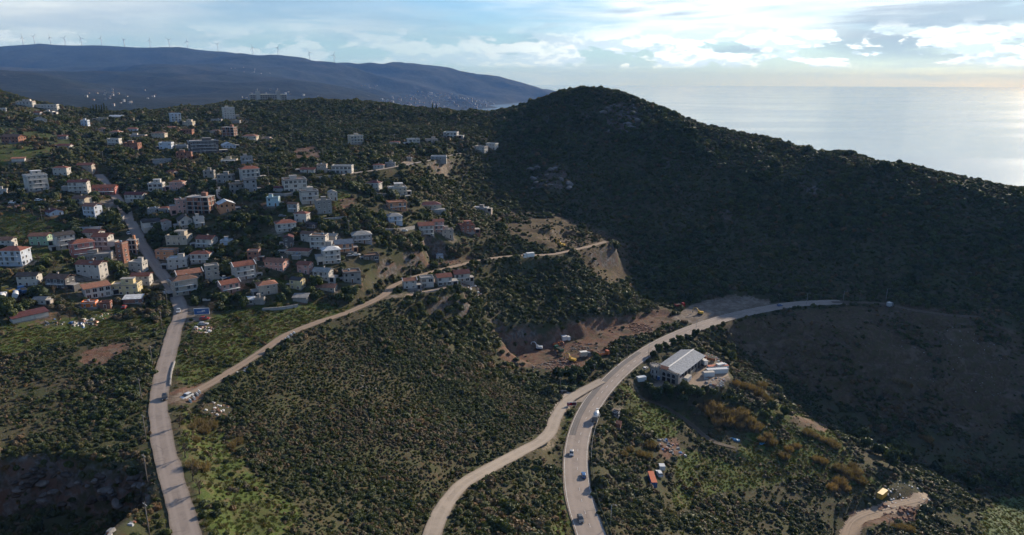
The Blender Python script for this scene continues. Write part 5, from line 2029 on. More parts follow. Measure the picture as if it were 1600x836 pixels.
container(1061, 596, 'orange', 'white', 'white container with orange roof at the corner of the warehouse', -35)
container(1074, 595, 'cream', 'white', 'white container standing beside the orange-roofed one', -35)
container(1080, 581, 'cream', 'cream', 'open-topped pale trailer along the warehouse wall', -35, 8.0, 1.7)
container(1121, 578, 'orange', 'white', 'long white container with orange roof in the yard', -82, 12.2)
container(1120, 583, 'white', 'white', 'long white container in front of the orange-roofed long one', -82, 12.2)
container(1107, 588, 'cream', 'white', 'short white container at the near end of the long ones', -82, 6.1)
container(1019, 754, 'orange', 'blue', 'blue container with faded orange roof below the scrap heap', 0, 8.5)
container(1378, 776, 'yellow', 'yellow', 'yellow container alone beside the earth track', -50, 6.1)
container(1034, 733, 'white', 'white', 'small white box beside the orange-roofed container', 0, 2.6, 2.0)
container(1002, 595, 'white', 'white', 'white site cabin left of the turret', -70, 5.0, 2.4)
container(1030, 592, 'white', 'blue', 'blue and white cabin in front of the turreted facade', -50, 4.0, 2.2)

# ------------------------------------------------------------------ warehouse with turreted front
def warehouse():
    z = -156.5
    C, Lp, Bk = at_z(1058, 601, z), at_z(1013, 596, z), at_z(1103, 566, z)
    dl = (Bk - C)[:2]
    Ln = float(np.hypot(*dl)) * 0.92
    ay = dl / np.hypot(*dl)
    ax = np.array([ay[1], -ay[0]])                                # local +x, to the right of the long axis
    Wd = max(12.0, abs(float((Lp - C)[:2] @ ax)))
    cen = C[:2] - ax * Wd / 2
    r = obj('warehouse', None, None, (cen[0], cen[1], z + ZC), math.atan2(-ay[0], ay[1]), label='long warehouse with grey metal roof and turreted castle-like front', category='warehouse')
    h, rise = 5.0, 2.0
    stone = paint('rough_stone_render', (0.30, 0.27, 0.235), 0.95, 0.25, 0.9, dirt=0.4)
    grey = roof_material('grey_roof_sheet', (0.27, 0.29, 0.315))
    tile = RM['o']
    mb = MB()
    mb.box((0, Ln / 2 + 2, h / 2 - 1), (Wd - .5, Ln - 4, h + 2), stone)
    for e in (1.2, Ln - .3):
        mb.hexa([(-Wd / 2, e - .15, h), (Wd / 2, e - .15, h), (Wd / 2, e + .15, h), (-Wd / 2, e + .15, h)], [(-.05, e - .15, h + rise - .1), (.05, e - .15, h + rise - .1), (.05, e + .15, h + rise - .1), (-.05, e + .15, h + rise - .1)], stone)
    obj('wall', mb.mesh('wall'), r)
    for s in (-1, 1):
        n = 9
        for k in range(n):                                       # roof sheets side by side
            mb = MB()
            y0, y1 = 1.6 + (Ln - 1.2) * k / n, 1.6 + (Ln - 1.2) * (k + 1) / n - .06
            lo = [(0, y0, h + rise), (s * (Wd / 2 + .7), y0, h - .12), (s * (Wd / 2 + .7), y1, h - .12), (0, y1, h + rise)]
            if s < 0:
                lo = lo[::-1]
            mb.hexa(lo, [(x, y, q + .14) for x, y, q in lo], grey)
            obj('roof_sheet', mb.mesh('roof_sheet'), r)
    mb = MB()
    mb.box((0, Ln / 2 + 1, h + rise + .2), (.9, Ln - 1.2, .14), M_TRIM)
    obj('ridge_cap', mb.mesh('ridge_cap'), r)
    n = 7
    for k in range(n):
        y = 4 + (Ln - 5) * (k + .5) / n
        mb = MB()
        mb.box((0, 0, 2.0), (.25, (Ln - 5) / n * .62, 3.8), M_DARK)
        obj('bay_opening', mb.mesh('bay_opening'), r, (Wd / 2 - .2, y, 0))
        mb = MB()
        mb.box((0, 0, h / 2), (.5, .5, h), M_CONC)
        obj('pillar', mb.mesh('pillar'), r, (Wd / 2, 4 + (Ln - 5) * k / n, 0))
    # front
    mb = MB()
    mb.box((0, 1.0, 2.2), (Wd + 1.0, 2.2, 7.2), stone)
    obj('front_wall', mb.mesh('front_wall'), r)
    mb = MB()
    mb.box((0, 0, 0), (.75, .5, .7), stone)
    mer = mb.mesh('merlon')
    for k in range(10):
        obj('merlon', mer, r, (-Wd / 2 + 3.4 + (Wd - 3.2) * k / 9, .15, 6.15))
    for k in range(3):
        mb = MB()
        pts_ = [(-.95, 0), (.95, 0)] + [(.95 * math.cos(t), 1.1 + .95 * math.sin(t)) for t in np.linspace(0, math.pi, 9)]
        mb.poly([(x, -.16, q) for x, q in pts_], M_DARK)
        mb.poly([(x, .1, q) for x, q in pts_[::-1]], M_DARK)
        for i in range(len(pts_)):
            (xa, za), (xb, zb) = pts_[i], pts_[(i + 1) % len(pts_)]
            mb.poly([(xa, -.16, za), (xa, .1, za), (xb, .1, zb), (xb, -.16, zb)], M_TRIM)
        obj('arched_window', mb.mesh('arched_window'), r, (Wd * (-.06 + .2 * k), -.08, 3.2))
        mb = MB()
        mb.box((0, 0, 1.2), (1.9, .2, 2.4), M_DARK)
        obj('door', mb.mesh('door'), r, (Wd * (-.06 + .2 * k), -.12, 0))
    mb = MB()
    lo = [(-2.4, -.2, 6.6), (2.4, -.2, 6.6), (2.4, 2.6, 7.4), (-2.4, 2.6, 7.4)]
    mb.hexa(lo, [(x, y, q + .2) for x, y, q in lo], tile)
    for x in (-2.2, 2.2):
        mb.box((x, .1, 6.2), (.25, .25, 1.2), stone)
    obj('tiled_canopy', mb.mesh('tiled_canopy'), r, (-Wd * .12, 0, 0))
    tx, ty, tr = -Wd / 2 + .4, .6, 2.7
    mb = MB()
    mb.tube((tx, ty, -2), (tx, ty, 6.6), tr, tr, stone, 20)
    mb.tube((tx, ty, 6.6), (tx, ty, 7.0), tr, tr + .35, stone, 20)
    mb.tube((tx, ty, 7.0), (tx, ty, 7.4), tr + .35, tr + .35, stone, 20)
    tur = obj('turret', mb.mesh('turret'), r)
    for k in range(12):
        a = 2 * math.pi * k / 12
        obj('merlon', mer, tur, (tx + (tr + .1) * math.cos(a), ty + (tr + .1) * math.sin(a), 7.7), a + math.pi / 2)
    mb = MB()
    mb.box((0, 0, 0), (.55, .3, 1.7), M_DARK)
    sl_ = mb.mesh('slit_window')
    for a in (-2.3, -1.55, -.8):
        for z_ in (1.6, 4.6):
            obj('slit_window', sl_, tur, (tx + tr * math.cos(a), ty + tr * math.sin(a), z_), a + math.pi / 2)
    for t in np.linspace(0, 1, 5):
        KEEP_OUT.append((cen[0] + ay[0] * Ln * t, cen[1] + ay[1] * Ln * t, Wd / 2 + 1.5))


warehouse()

# ------------------------------------------------------------------ signs, barriers, rails, walls, poles
def billboard(px, py, w, h, lift, col, label, heading, accent, name='billboard'):
    q, rz = spot(px, py, None, 0, heading)
    r = obj(name, None, None, q, rz, label=label, category='billboard')
    mb = MB()
    mb.box((0, 0, lift + h / 2), (w, .18, h), M_TRIM)
    obj('frame', mb.mesh('frame'), r)
    mb = MB()
    mb.box((0, -.1, lift + h / 2 - .04), (w - .25, .05, h - .4), col)
    p = obj('panel', mb.mesh('panel'), r)
    for (x, z, ww, hh, m) in accent:
        mb = MB()
        mb.box((x * w, -.135, lift + z * h), (ww * w, .02, hh * h), m)
        obj('printed_field', mb.mesh('printed_field'), p)
    for x in (-w * .38, w * .38):
        mb = MB()
        mb.tube((x, .12, -1), (x, .12, lift + h * .9), .12, .1, M_STEEL, 8)
        obj('post', mb.mesh('post'), r)
    KEEP_OUT.append((q[0], q[1], 2.5))


M_SIGN = paint('sign_red', (0.34, 0.02, 0.03), 0.5, 0.1, 1.0)
M_SIGND = paint('sign_dark', (0.05, 0.035, 0.05), 0.5, 0.1, 1.0)
M_SIGNB = paint('sign_blue', (0.05, 0.12, 0.28), 0.5, 0.1, 1.0)
M_SIGNP = paint('sign_pale', (0.50, 0.50, 0.52), 0.5, 0.1, 1.0)
billboard(893, 641, 4.6, 1.9, 2.2, M_SIGN, 'red and dark billboard with white frame on the verge of the junction', 6, [(.22, .5, .42, .66, M_SIGND), (-.28, .56, .2, .16, M_SIGNP), (.2, .5, .26, .2, M_SIGN)])
billboard(316, 494, 6.4, 2.9, .6, M_SIGNB, 'blue billboard beside the leafless tree at the village crossing', 10, [(.12, .56, .22, .22, M_SIGNP), (-.1, .42, .4, .1, M_SIGNP)])

mb = MB()
mb.hexa([(-.9, -.3, -.1), (.9, -.3, -.1), (.9, .3, -.1), (-.9, .3, -.1)], [(-.88, -.12, .95), (.88, -.12, .95), (.88, .12, .95), (-.88, .12, .95)], M_TRIM)
BAR = mb.mesh('barrier')
for px, py in ((297.6, 628), (303.4, 623.5), (308.6, 618), (312, 614)):
    q, rz = spot(px, py, None, 0, -45)
    obj('concrete_barrier', BAR, None, q, rz, label='white concrete barrier in the row beside the waiting white car', category='barrier', group='white barriers at the start of the dirt road')
for px, py in ((447, 532), (451, 528.5), (455.5, 525), (460, 522)):
    q, rz = spot(px, py, None, 0, -50)
    obj('concrete_barrier', BAR, None, q, rz, label='white concrete barrier on the outer edge of the dirt road bend', category='barrier', group='white barriers at the bend of the dirt road')


def along(road, p0, p1, off):
    L, hw = ROADS[road]
    a, b = at_z(*p0), at_z(*p1)
    i = int(np.argmin(np.hypot(L[:, 0] - a[0], L[:, 1] - a[1])))
    j = int(np.argmin(np.hypot(L[:, 0] - b[0], L[:, 1] - b[1])))
    i, j = min(i, j), max(i, j)
    t, r = frames(L)
    P = L[i:j + 1].copy()
    P[:, :2] += r[i:j + 1] * off
    return P


def rail(road, p0, p1, off, m, label, name='guard_rail', h=.75, bh=.32, cat='guard rail', post_step=2):
    P = along(road, p0, p1, off)
    r = obj(name, None, None, P[0], label=label, category=cat)
    Q = P - P[0]
    t, rr = frames(P)
    G = np.zeros((len(Q), 5, 3))
    for k, (dx, dz) in enumerate(((-.04, h - bh), (-.04, h), (.04, h), (.04, h - bh), (-.04, h - bh))):
        G[:, k, :2] = Q[:, :2] + rr * dx
        G[:, k, 2] = Q[:, 2] + dz
    obj('rail', grid_mesh('rail', G, m, False), r)
    mb = MB()
    mb.box((0, 0, h / 2 - .3), (.12, .12, h + .6), M_STEEL)
    pm = mb.mesh('post')
    for k in range(0, len(Q), post_step):
        obj('post', pm, r, tuple(Q[k]))


M_GREENNET = paint('green_fence', (0.05, 0.075, 0.045), 0.8, 0.2, 1.0)
rail('main_road', (930, 632, -151), (903, 716, -149), 6.3, M_STEEL, 'pale steel guard rail along the main road below the junction')
rail('main_road', (903, 718, -149), (925, 836, -144), 6.4, M_GREENNET, 'dark green fence along the outer edge of the main road', 'road_fence', 1.2, .95, 'fence')


def strip_wall(pts_px, h, th, m, label, name='retaining_wall', down=3.0):
    P = smooth_line([unproject(*p) for p in pts_px], 2.0, 1)
    r_ = P[0].copy()
    mb = MB()
    t, rr = frames(P)
    A, B = P[:, :2] - rr * th / 2 - r_[:2], P[:, :2] + rr * th / 2 - r_[:2]
    for k in range(len(P) - 1):
        z0, z1 = P[k, 2] - r_[2], P[k + 1, 2] - r_[2]
        mb.hexa([(*A[k], z0 - down), (*B[k], z0 - down), (*B[k + 1], z1 - down), (*A[k + 1], z1 - down)], [(*A[k], z0 + h), (*B[k], z0 + h), (*B[k + 1], z1 + h), (*A[k + 1], z1 + h)], m)
    obj(name, mb.mesh(name), None, r_, label=label, category='wall')
    for p in P[::2]:
        KEEP_OUT.append((p[0], p[1], 1.2))


strip_wall([(273, 566), (268, 585), (266, 606)], .7, .4, M_CONC, 'low concrete wall on the inner side of the village road', 'low_wall', 1.0)
strip_wall([(572, 302), (600, 306), (645, 306)], 1.2, .5, M_CONC, 'grey retaining wall under the cream flat-roofed villa')
strip_wall([(484, 282), (505, 279), (526, 277)], 1.6, .5, M_CONC, 'concrete retaining wall carrying the upper lane')
strip_wall([(595, 360), (620, 362), (648, 358)], 1.6, .5, M_CONC, 'retaining wall below the blue-grey house')
strip_wall([(420, 305), (450, 307), (470, 300)], 1.4, .5, M_CONC, 'long grey terrace wall below the big commercial block')
strip_wall([(640, 459), (665, 458), (690, 454)], .7, .4, M_CONC, 'low grey wall in front of the row of new houses', 'low_wall', 1.5)
strip_wall([(410, 485), (440, 484), (470, 480)], 1.3, .4, M_CONC, 'concrete garden wall below the corrugated shed')
strip_wall([(500, 345), (520, 343), (545, 341)], 1.2, .4, M_CONC, 'terrace wall below the grey cube house')
strip_wall([(300, 472), (318, 470), (335, 470)], 1.0, .3, M_TRIM, 'white yard wall behind the leafless tree', 'yard_wall')


def pole_mesh(kind):
    mb = MB()
    if kind == 'wood':
        mb.tube((0, 0, -1), (0, 0, 8.6), .17, .11, M_WOOD, 8)
    else:
        mb.tube((0, 0, -1), (0, 0, 8.4), .13, .08, M_STEEL, 8)
    me = mb.mesh('pole')
    mb = MB()
    if kind == 'wood':
        mb.box((0, 0, 7.9), (1.7, .12, .12), M_WOOD)
        for x in (-.75, -.3, .3, .75):
            mb.tube((x, 0, 7.96), (x, 0, 8.2), .05, .05, M_TRIM, 6)
    else:
        mb.tube((0, 0, 8.3), (1.3, 0, 8.7), .06, .05, M_STEEL, 6)
        mb.box((1.6, 0, 8.72), (.7, .22, .12), M_STEEL)
    return me, mb.mesh('crossarm')


PM = {k: pole_mesh(k) for k in ('wood', 'lamp')}


def pole(px, py, kind, label, sc=1.0):
    q, rz = spot(px, py, None, 0, -35)
    r = obj('utility_pole' if kind == 'wood' else 'street_lamp', None, None, q, rz, (1, 1, sc), label=label, category='pole' if kind == 'wood' else 'street lamp')
    obj('pole', PM[kind][0], r)
    obj('crossarm' if kind == 'wood' else 'lamp_arm', PM[kind][1], r)


for px, py, k, lab in [
    (254, 517, 'wood', 'utility pole beside the village road below the crossing'), (239, 574, 'wood', 'utility pole left of the village road above the black car'),
    (222, 629, 'wood', 'utility pole in the scrub left of the black car'), (229, 690, 'wood', 'utility pole left of the long bare stretch of the village road'),
    (231, 756, 'wood', 'utility pole beside the lower village road above the quarry'), (234, 838, 'wood', 'utility pole at the bottom edge beside the quarry'),
    (262, 480, 'wood', 'utility pole by the brick shed at the crossing'), (283, 372, 'wood', 'utility pole above the cream house with roof room'),
    (173, 346, 'lamp', 'lamp post on the roadside by the white house with tall front'), (66, 345, 'wood', 'pole in the green field below the pale blue gable house'),
    (97, 398, 'wood', 'pole in the field in front of the white house with dark roof'), (642, 433, 'wood', 'utility pole behind the first new house'),
    (685, 422, 'wood', 'utility pole behind the third new house'), (584, 466, 'wood', 'utility pole where the dirt road forks'),
    (546, 368, 'wood', 'tall pole right of the villa on the lawn'), (402, 430, 'wood', 'pole beside the white house with many balconies'),
    (450, 410, 'wood', 'pole beside the long low house with red roof'), (736, 331, 'wood', 'pole beside the open concrete shell'),
    (759, 345, 'wood', 'pole on the shaded building plots, left one'), (829, 356, 'wood', 'pole on the shaded building plots, right one'),
    (875, 614, 'wood', 'tall pole behind the dark car at the junction'), (928, 592, 'wood', 'pole on the verge between the two roads'),
    (964, 574, 'wood', 'pole beside the main road, left of a pair'), (980, 560, 'wood', 'pole beside the main road, right of a pair'),
    (1087, 520, 'lamp', 'lamp post on the outer edge of the main road near the gravel'), (1013, 560, 'lamp', 'lamp post on the main road behind the warehouse'),
    (995, 480, 'wood', 'mast at the tip of the wooded spur'), (1260, 476, 'lamp', 'lamp post on the shaded bend, nearest the blue car'),
    (1317, 473, 'lamp', 'lamp post in the middle of the shaded bend'), (1343, 472, 'wood', 'pole on the shaded bend between two lamp posts'),
    (1384, 470, 'lamp', 'lamp post by the pale truck on the shaded road'), (1216, 478, 'wood', 'pole on the hill side of the main road by the blue car'),
    (954, 822, 'lamp', 'lamp post in the scrub beside the lower main road'), (1386, 838, 'wood', 'pole by the straw coloured bush at the bottom edge'),
    (505, 250, 'wood', 'pole on the wooded slope above the upper lane'), (420, 280, 'wood', 'pole beside the tall white balcony house'),
    (340, 300, 'wood', 'pole above the large unfinished brick building'), (677, 217, 'wood', 'pole behind the unplastered slope house'),
    (617, 224, 'wood', 'pole left of the white cubic house on the slope'), (88, 198, 'wood', 'pole on the terrace right of the umbrella pine'),
    (146, 283, 'wood', 'pole beside the upper village road'), (162, 255, 'wood', 'pole by the beige house beside the upper road'),
]:
    pole(px, py, k, lab)

# ------------------------------------------------------------------ wind turbines and far buildings
M_TURB = paint('turbine_white', (0.62, 0.62, 0.62), 0.5, 0.03, 0.1)
mb = MB()
mb.tube((0, 0, -15), (0, 0, 82), 3.6, 2.3, M_TURB, 10)
TOWER = mb.mesh('tower')
mb = MB()
mb.box((0, 1.0, 84), (4.4, 11, 4.4), M_TURB)
NAC = mb.mesh('nacelle')
mb = MB()
mb.hexa([(-2.3, -.8, 0), (2.3, -.8, 0), (2.3, .8, 0), (-2.3, .8, 0)], [(-1.8, -.4, 47), (.6, -.4, 47), (.6, .4, 47), (-1.8, .4, 47)], M_TURB)
BLADE = mb.mesh('blade')
for i, (px, where) in enumerate([(40, 'first from the left edge'), (58, 'second from the left edge'), (83, 'third from the left edge'), (105, 'fourth from the left edge'), (131, 'fifth from the left edge'), (162, 'sixth from the left edge'), (197, 'seventh from the left edge'),
        (237, 'eighth from the left edge'), (267, 'ninth from the left edge'), (295, 'on the shoulder left of the notch'), (342, 'standing in the notch'), (396, 'on the round summit right of the notch'), (435, 'second right of the notch summit'), (484, 'next to last of the row'), (522, 'last of the row on the right')]):
    ds = np.arange(6500, 9000, 15.0)
    best = None
    r0 = ray(px, 90)
    P = np.stack([r0[0] * ds, r0[1] * ds, np.zeros(len(ds))], 1)
    P[:, 2] = far_hgt(P[:, 0], P[:, 1])
    yy = project(P)[1]
    q = P[int(np.argmin(yy))]
    r = obj('wind_turbine', None, None, q, R(-20 + (i * 37) % 30), label='white wind turbine on the mountain ridge, ' + where, category='wind turbine', group='wind turbines on the ridge')
    obj('tower', TOWER, r)
    nac = obj('nacelle', NAC, r)
    a0 = (i * 53) % 120
    for k in range(3):
        obj('blade', BLADE, r, (0, -5.2, 84), (0, R(a0 + 120 * k), 0))

M_FARW = [paint('far_wall_%d' % i, c, 0.9, 0.1, 0.1) for i, c in enumerate([(0.36, 0.345, 0.32), (0.28, 0.25, 0.215), (0.24, 0.19, 0.16), (0.42, 0.41, 0.395)])]
M_FARWIN = paint('far_window', (0.06, 0.065, 0.07), 0.4, 0.1, 0.1)


def far_house_mesh(i):
    rg = random.Random(i)
    w, d, h = rg.uniform(12, 22), rg.uniform(10, 16), rg.choice([7, 9, 12, 16])
    mb = MB()
    mb.box((0, 0, h / 2 - 4), (w, d, h + 8), M_FARW[i % 4])
    for s in range(int(h // 3)):
        mb.box((0, -d / 2 - .05, 1.8 + s * 3), (w * .8, .2, 1.3), M_FARWIN)
    if i % 3:
        a, c = w / 2 + .6, d / 2 + .6
        mb.hexa([(-a, -c, h), (a, -c, h), (a, c, h), (-a, c, h)], [(-a * .5, -.2, h + 3), (a * .5, -.2, h + 3), (a * .5, .2, h + 3), (-a * .5, .2, h + 3)], RM['n' if i % 2 else 'r'])
    else:
        mb.box((0, 0, h + .2), (w + .8, d + .8, .4), M_TRIM)
    return mb.mesh('far_house')


FHM = [far_house_mesh(i) for i in range(12)]
rgf = random.Random(3)


def far_town(poly, n, label, group, lo=2000.0, size=.5):
    xs, ys = [p[0] for p in poly], [p[1] for p in poly]
    k = t = 0
    while k < n and t < n * 30:
        t += 1
        px, py = rgf.uniform(min(xs), max(xs)), rgf.uniform(min(ys), max(ys))
        if not in_poly(np.array([px]), np.array([py]), poly)[0]:
            continue
        q = far_unproject(px, py, lo)
        if q[2] < 1.5 or q[1] > 9300:
            continue
        o = obj('far_house', FHM[rgf.randrange(12)], None, q, rgf.uniform(-.6, .6), label=label, category='house', group=group)
        s = rgf.uniform(.75, 1.25) * size
        o.scale = (s, s, s)
        k += 1


far_town([(590, 152), (650, 146), (700, 150), (770, 158), (782, 166), (740, 170), (690, 172), (640, 170), (600, 164)], 150, 'pale town building on the slope above the far bay', 'buildings of the far town', 4500, .8)
far_town([(650, 143), (690, 146), (760, 156), (775, 162), (700, 156)], 60, 'pale town building along the upper edge of the far town', 'buildings of the upper far town', 4500, .8)
far_town([(120, 144), (180, 140), (240, 142), (250, 160), (190, 168), (150, 165)], 26, 'tiny white house of the village at the mountain foot', 'houses of the village at the mountain foot')
far_town([(350, 104), (385, 102), (450, 112), (440, 118), (360, 112)], 10, 'tiny white house high on the mountain slope', 'houses high on the slope')
far_town([(365, 138), (400, 138), (470, 146), (520, 150), (380, 156)], 22, 'tiny white house on the plain beyond the wooded ridge', 'houses on the plain beyond the ridge')
far_town([(545, 132), (590, 132), (600, 138), (550, 138)], 10, 'tiny white house in the hamlet under the right range', 'houses of the hamlet under the right range')


def hotel():
    q = at_depth(420, 160, 1235)
    g = float(hgt(q[0], q[1]))
    phi = math.atan2(q[0], q[1])
    r = obj('apartment_block', None, None, (q[0], q[1], g), -phi + R(4), label='long beige apartment block with two stair towers behind the wooded ridge', category='building')
    top = at_depth(420, 147.5, 1235)[2] - g
    Wd = 54 * 1235 / F
    mb = MB()
    mb.box((0, 0, top / 2 - 2), (Wd, 14, top + 4), M_FARW[1])
    obj('wall', mb.mesh('wall'), r)
    for x in (-.28, .27):
        mb = MB()
        mb.box((x * Wd, -1.5, top / 2 + 3), (6.5, 13, top + 6), M_FARW[0])
        mb.tube((x * Wd, 0, top + 6), (x * Wd, 0, top + 11), .3, .15, M_STEEL, 6)
        obj('stair_tower', mb.mesh('stair_tower'), r)
    mb = MB()
    mb.box((0, 0, 0), (2.2, .3, 1.5), M_FARWIN)
    wm = mb.mesh('window')
    for z in range(1, 5):
        for k in range(15):
            x = -Wd / 2 + 2.5 + (Wd - 5) * k / 14
            if abs(x / Wd + .28) > .06 and abs(x / Wd - .27) > .06:
                obj('window', wm, r, (x, -7.1, top - 3 * z + .8))
    mb = MB()
    mb.box((0, 0, top + .25), (Wd + 1, 15, .5), M_TRIM)
    obj('roof', mb.mesh('roof'), r)


hotel()
# ------------------------------------------------------------------ single trees
def crown_mesh(name, seed, m, lobes=9, cards=620, tall=1.0, lo=.10, hi=.2):
    rg = np.random.default_rng(seed)
    Vs, Fs, k = [], [], 0
    C, Rr = np.zeros((lobes, 3)), np.zeros(lobes)
    for i in range(lobes):
        a, d = rg.uniform(0, 6.28), rg.uniform(.2, .62)
        C[i] = (d * math.cos(a), d * math.sin(a), rg.uniform(.15, 1.15) * tall)
        Rr[i] = rg.uniform(.28, .46)
    C[0], Rr[0] = (0, 0, .7 * tall), .55
    for i in range(lobes):
        v, f = ICO2
        n = 1 + .25 * np.sin(v @ rg.normal(0, 3.5, 3) + rg.uniform(0, 6)) + rg.normal(0, .06, len(v))
        Vs.append(C[i] + v * (Rr[i] * n * .8)[:, None])
        Fs += (f + k).tolist()
        k += len(v)
    j = rg.integers(0, lobes, cards)
    d = rg.normal(0, 1, (cards, 3))
    d /= np.linalg.norm(d, axis=1)[:, None]
    c = C[j] + d * (Rr[j] * rg.uniform(.75, 1.15, cards))[:, None]
    v, f = leaf_cards(c, d, rg.uniform(lo, hi, cards), rg, .6)
    Vs.append(v)
    Fs += (f + k).tolist()
    return tri_mesh(name, np.vstack(Vs), Fs, m)


def trunk_mesh(h=.6, r=.07, limbs=3, seed=0):
    rg = random.Random(seed)
    mb = MB()
    mb.tube((0, 0, -.25), (0, 0, h), r, r * .7, MAT['bark'], 7)
    for k in range(limbs):
        a = 6.28 * k / limbs + rg.uniform(-.4, .4)
        mb.tube((0, 0, h * .85), (.35 * math.cos(a), .35 * math.sin(a), h + .45), r * .55, r * .25, MAT['bark'], 5)
    return mb.mesh('trunk')


def bare_mesh(seed):
    rg = random.Random(seed)
    mb = MB()

    def grow(p, d, L, r, lv):
        q = p + d * L
        mb.tube(p, q, r, r * .6, MAT['twig'], 4 if lv else 6, False)
        if lv >= 4:
            return
        for _ in range(4 if lv < 3 else 3):
            nd = (d + Vector((rg.uniform(-.8, .8), rg.uniform(-.8, .8), rg.uniform(-.2, .55)))).normalized()
            grow(p + d * L * rg.uniform(.5, 1.0), nd, L * rg.uniform(.55, .8), max(.009, r * .55), lv + 1)
    grow(Vector((0, 0, -.1)), Vector((0, 0, 1)), .55, .06, 0)
    return mb.mesh('branches')


def conifer_mesh(seed):
    rg = np.random.default_rng(seed)
    n = 420
    t = rg.uniform(.12, 1, n)
    a = rg.uniform(0, 6.28, n)
    r = (1.02 - t) * .32 * rg.uniform(.7, 1.1, n)
    c = np.stack([r * np.cos(a), r * np.sin(a), t * 2.2], 1)
    nr = np.stack([np.cos(a), np.sin(a), np.full(n, .3)], 1)
    v, f = leaf_cards(c, nr, rg.uniform(.07, .15, n), rg, .5)
    return tri_mesh('crown', v, f.tolist(), MAT['leaf_tree'])


def pine_mesh(seed):
    rg = np.random.default_rng(seed)
    n = 700
    a, r = rg.uniform(0, 6.28, n), np.sqrt(rg.uniform(0, 1, n))
    c = np.stack([r * np.cos(a), r * np.sin(a), 1.15 + (1 - r * r) * .42 * rg.uniform(.3, 1.1, n)], 1)
    v, f = leaf_cards(c, np.tile([0, 0, 1.0], (n, 1)), rg.uniform(.07, .15, n), rg, .8)
    return tri_mesh('crown', v, f.tolist(), MAT['leaf_tree'])


CROWN = [crown_mesh('crown', 300 + i, MAT['leaf_tree'], 8 + i % 3, 620, .95) for i in range(4)]
TRUNK = [trunk_mesh(seed=i) for i in range(2)]
BARE = [bare_mesh(400 + i) for i in range(3)]
CONI, PINE = conifer_mesh(1), pine_mesh(2)
PTR = trunk_mesh(1.2, .05, 5, 9)
_tn = [0]


def tree(px, py, r, kind, label, group=None, cat='tree'):
    q = unproject(px, py)
    _tn[0] += 1
    i = _tn[0]
    rz = (i * 2.4) % 6.28
    if kind == 'reed':
        o = obj('reed_clump', REED[i % 3], None, q, rz, (r, r, r * .95), label=label, category='reeds')
        if group:
            o['group'] = group
        KEEP_OUT.append((q[0], q[1], r * .7))
        return
    nm = {'round': 'broadleaf_tree', 'bare': 'leafless_tree', 'conifer': 'conifer_tree', 'pine': 'umbrella_pine'}[kind]
    t = obj(nm, None, None, q, rz, (r, r, r), label=label, category=cat)
    if group:
        t['group'] = group
    if kind == 'round':
        obj('trunk', TRUNK[i % 2], t)
        obj('crown', CROWN[i % 4], t, (0, 0, .38), None, (1, 1, 1 + .12 * ((i * 7) % 3 - 1)))
    elif kind == 'bare':
        mb_ = BARE[i % 3]
        obj('branches', mb_, t)
    elif kind == 'conifer':
        obj('trunk', TRUNK[0], t, None, None, (.8, .8, 1))
        obj('crown', CONI, t)
    else:
        obj('trunk', PTR, t)
        obj('crown', PINE, t)
    KEEP_OUT.append((q[0], q[1], r * .8))


tree(41, 192, 5.2, 'pine', 'umbrella pine with flat dark crown at the upper edge of the town')
for k, (px, py) in enumerate([(143, 178), (147, 177), (152, 178), (156, 176), (160, 177), (164, 176), (168, 178)]):
    tree(px, py, 3.6 + (k % 3) * .5, 'conifer', 'dark conifer in the short row on the skyline', 'conifers in the skyline row')
for px, py, r, lab in [(676, 172, 4.0, 'pointed dark conifer on the skyline left of the knoll'), (682, 172, 3.2, 'smaller pointed conifer beside the other on the skyline')]:
    tree(px, py, r, 'conifer', lab)
LB = [
 (330, 492, 4.6, 'large leafless tree behind the blue billboard'), (110, 500, 4.2, 'wide leafless bush between the stable and the orange cabin'), (92, 508, 4.0, 'leafless bush right of the long stable'),
 (125, 512, 3.6, 'leafless bush in front of the orange cabin'), (85, 460, 3.4, 'leafless tree in front of the dark grey house'), (104, 462, 3.2, 'leafless tree below the sunlit end of the dark grey house'),
 (60, 412, 3.6, 'leafless brown bush right of the apartment house with red hip roof'), (85, 420, 3.6, 'brown leafless bush above the dark grey house'), (105, 415, 3.4, 'brown leafless bush left of the long white house'),
 (30, 370, 3.4, 'brown leafless bush behind the pale green house'), (75, 350, 3.4, 'brown leafless thicket in the field'), (103, 354, 3.4, 'purplish leafless tree right of the field pole'),
 (52, 338, 3.2, 'russet round tree left of the pale blue gable house'), (232, 470, 2.6, 'leafless shrub by the brick shed'), (66, 452, 3.2, 'leafless tree before the pale house with dark roof'),
 (470, 425, 2.8, 'leafless tree between the pinkish and the pink house'), (420, 475, 2.6, 'leafless tree below the beige hip-roofed house'), (152, 265, 3.0, 'leafless tree beside the beige house on the upper road'),
 (568, 440, 2.8, 'leafless tree right of the unfinished pinkish house'), (590, 420, 2.8, 'purplish leafless tree below the dark modern house'),
 (395, 494, 2.4, 'leafless shrub below the garages'),
 (277, 592, 3.0, 'thin leafless tree on the verge above the dirt road turn-off'), (281, 668, 3.4, 'thin leafless tree right of the village road, below the turn-off'), (290, 716, 3.6, 'thin leafless tree right of the village road, above the widening'), (302, 752, 3.6, 'thin leafless tree at the widening of the village road'), (312, 772, 3.4, 'thin leafless tree below the widening of the village road'), (985, 632, 3.0, 'leafless tree beside the yard track'), (962, 690, 3.0, 'leafless brown tree below the roadside hut'), (1003, 705, 3.2, 'russet leafless tree left of the scrap heap'),
]
for px, py, r, lab in LB:
    tree(px, py, r, 'bare', lab)
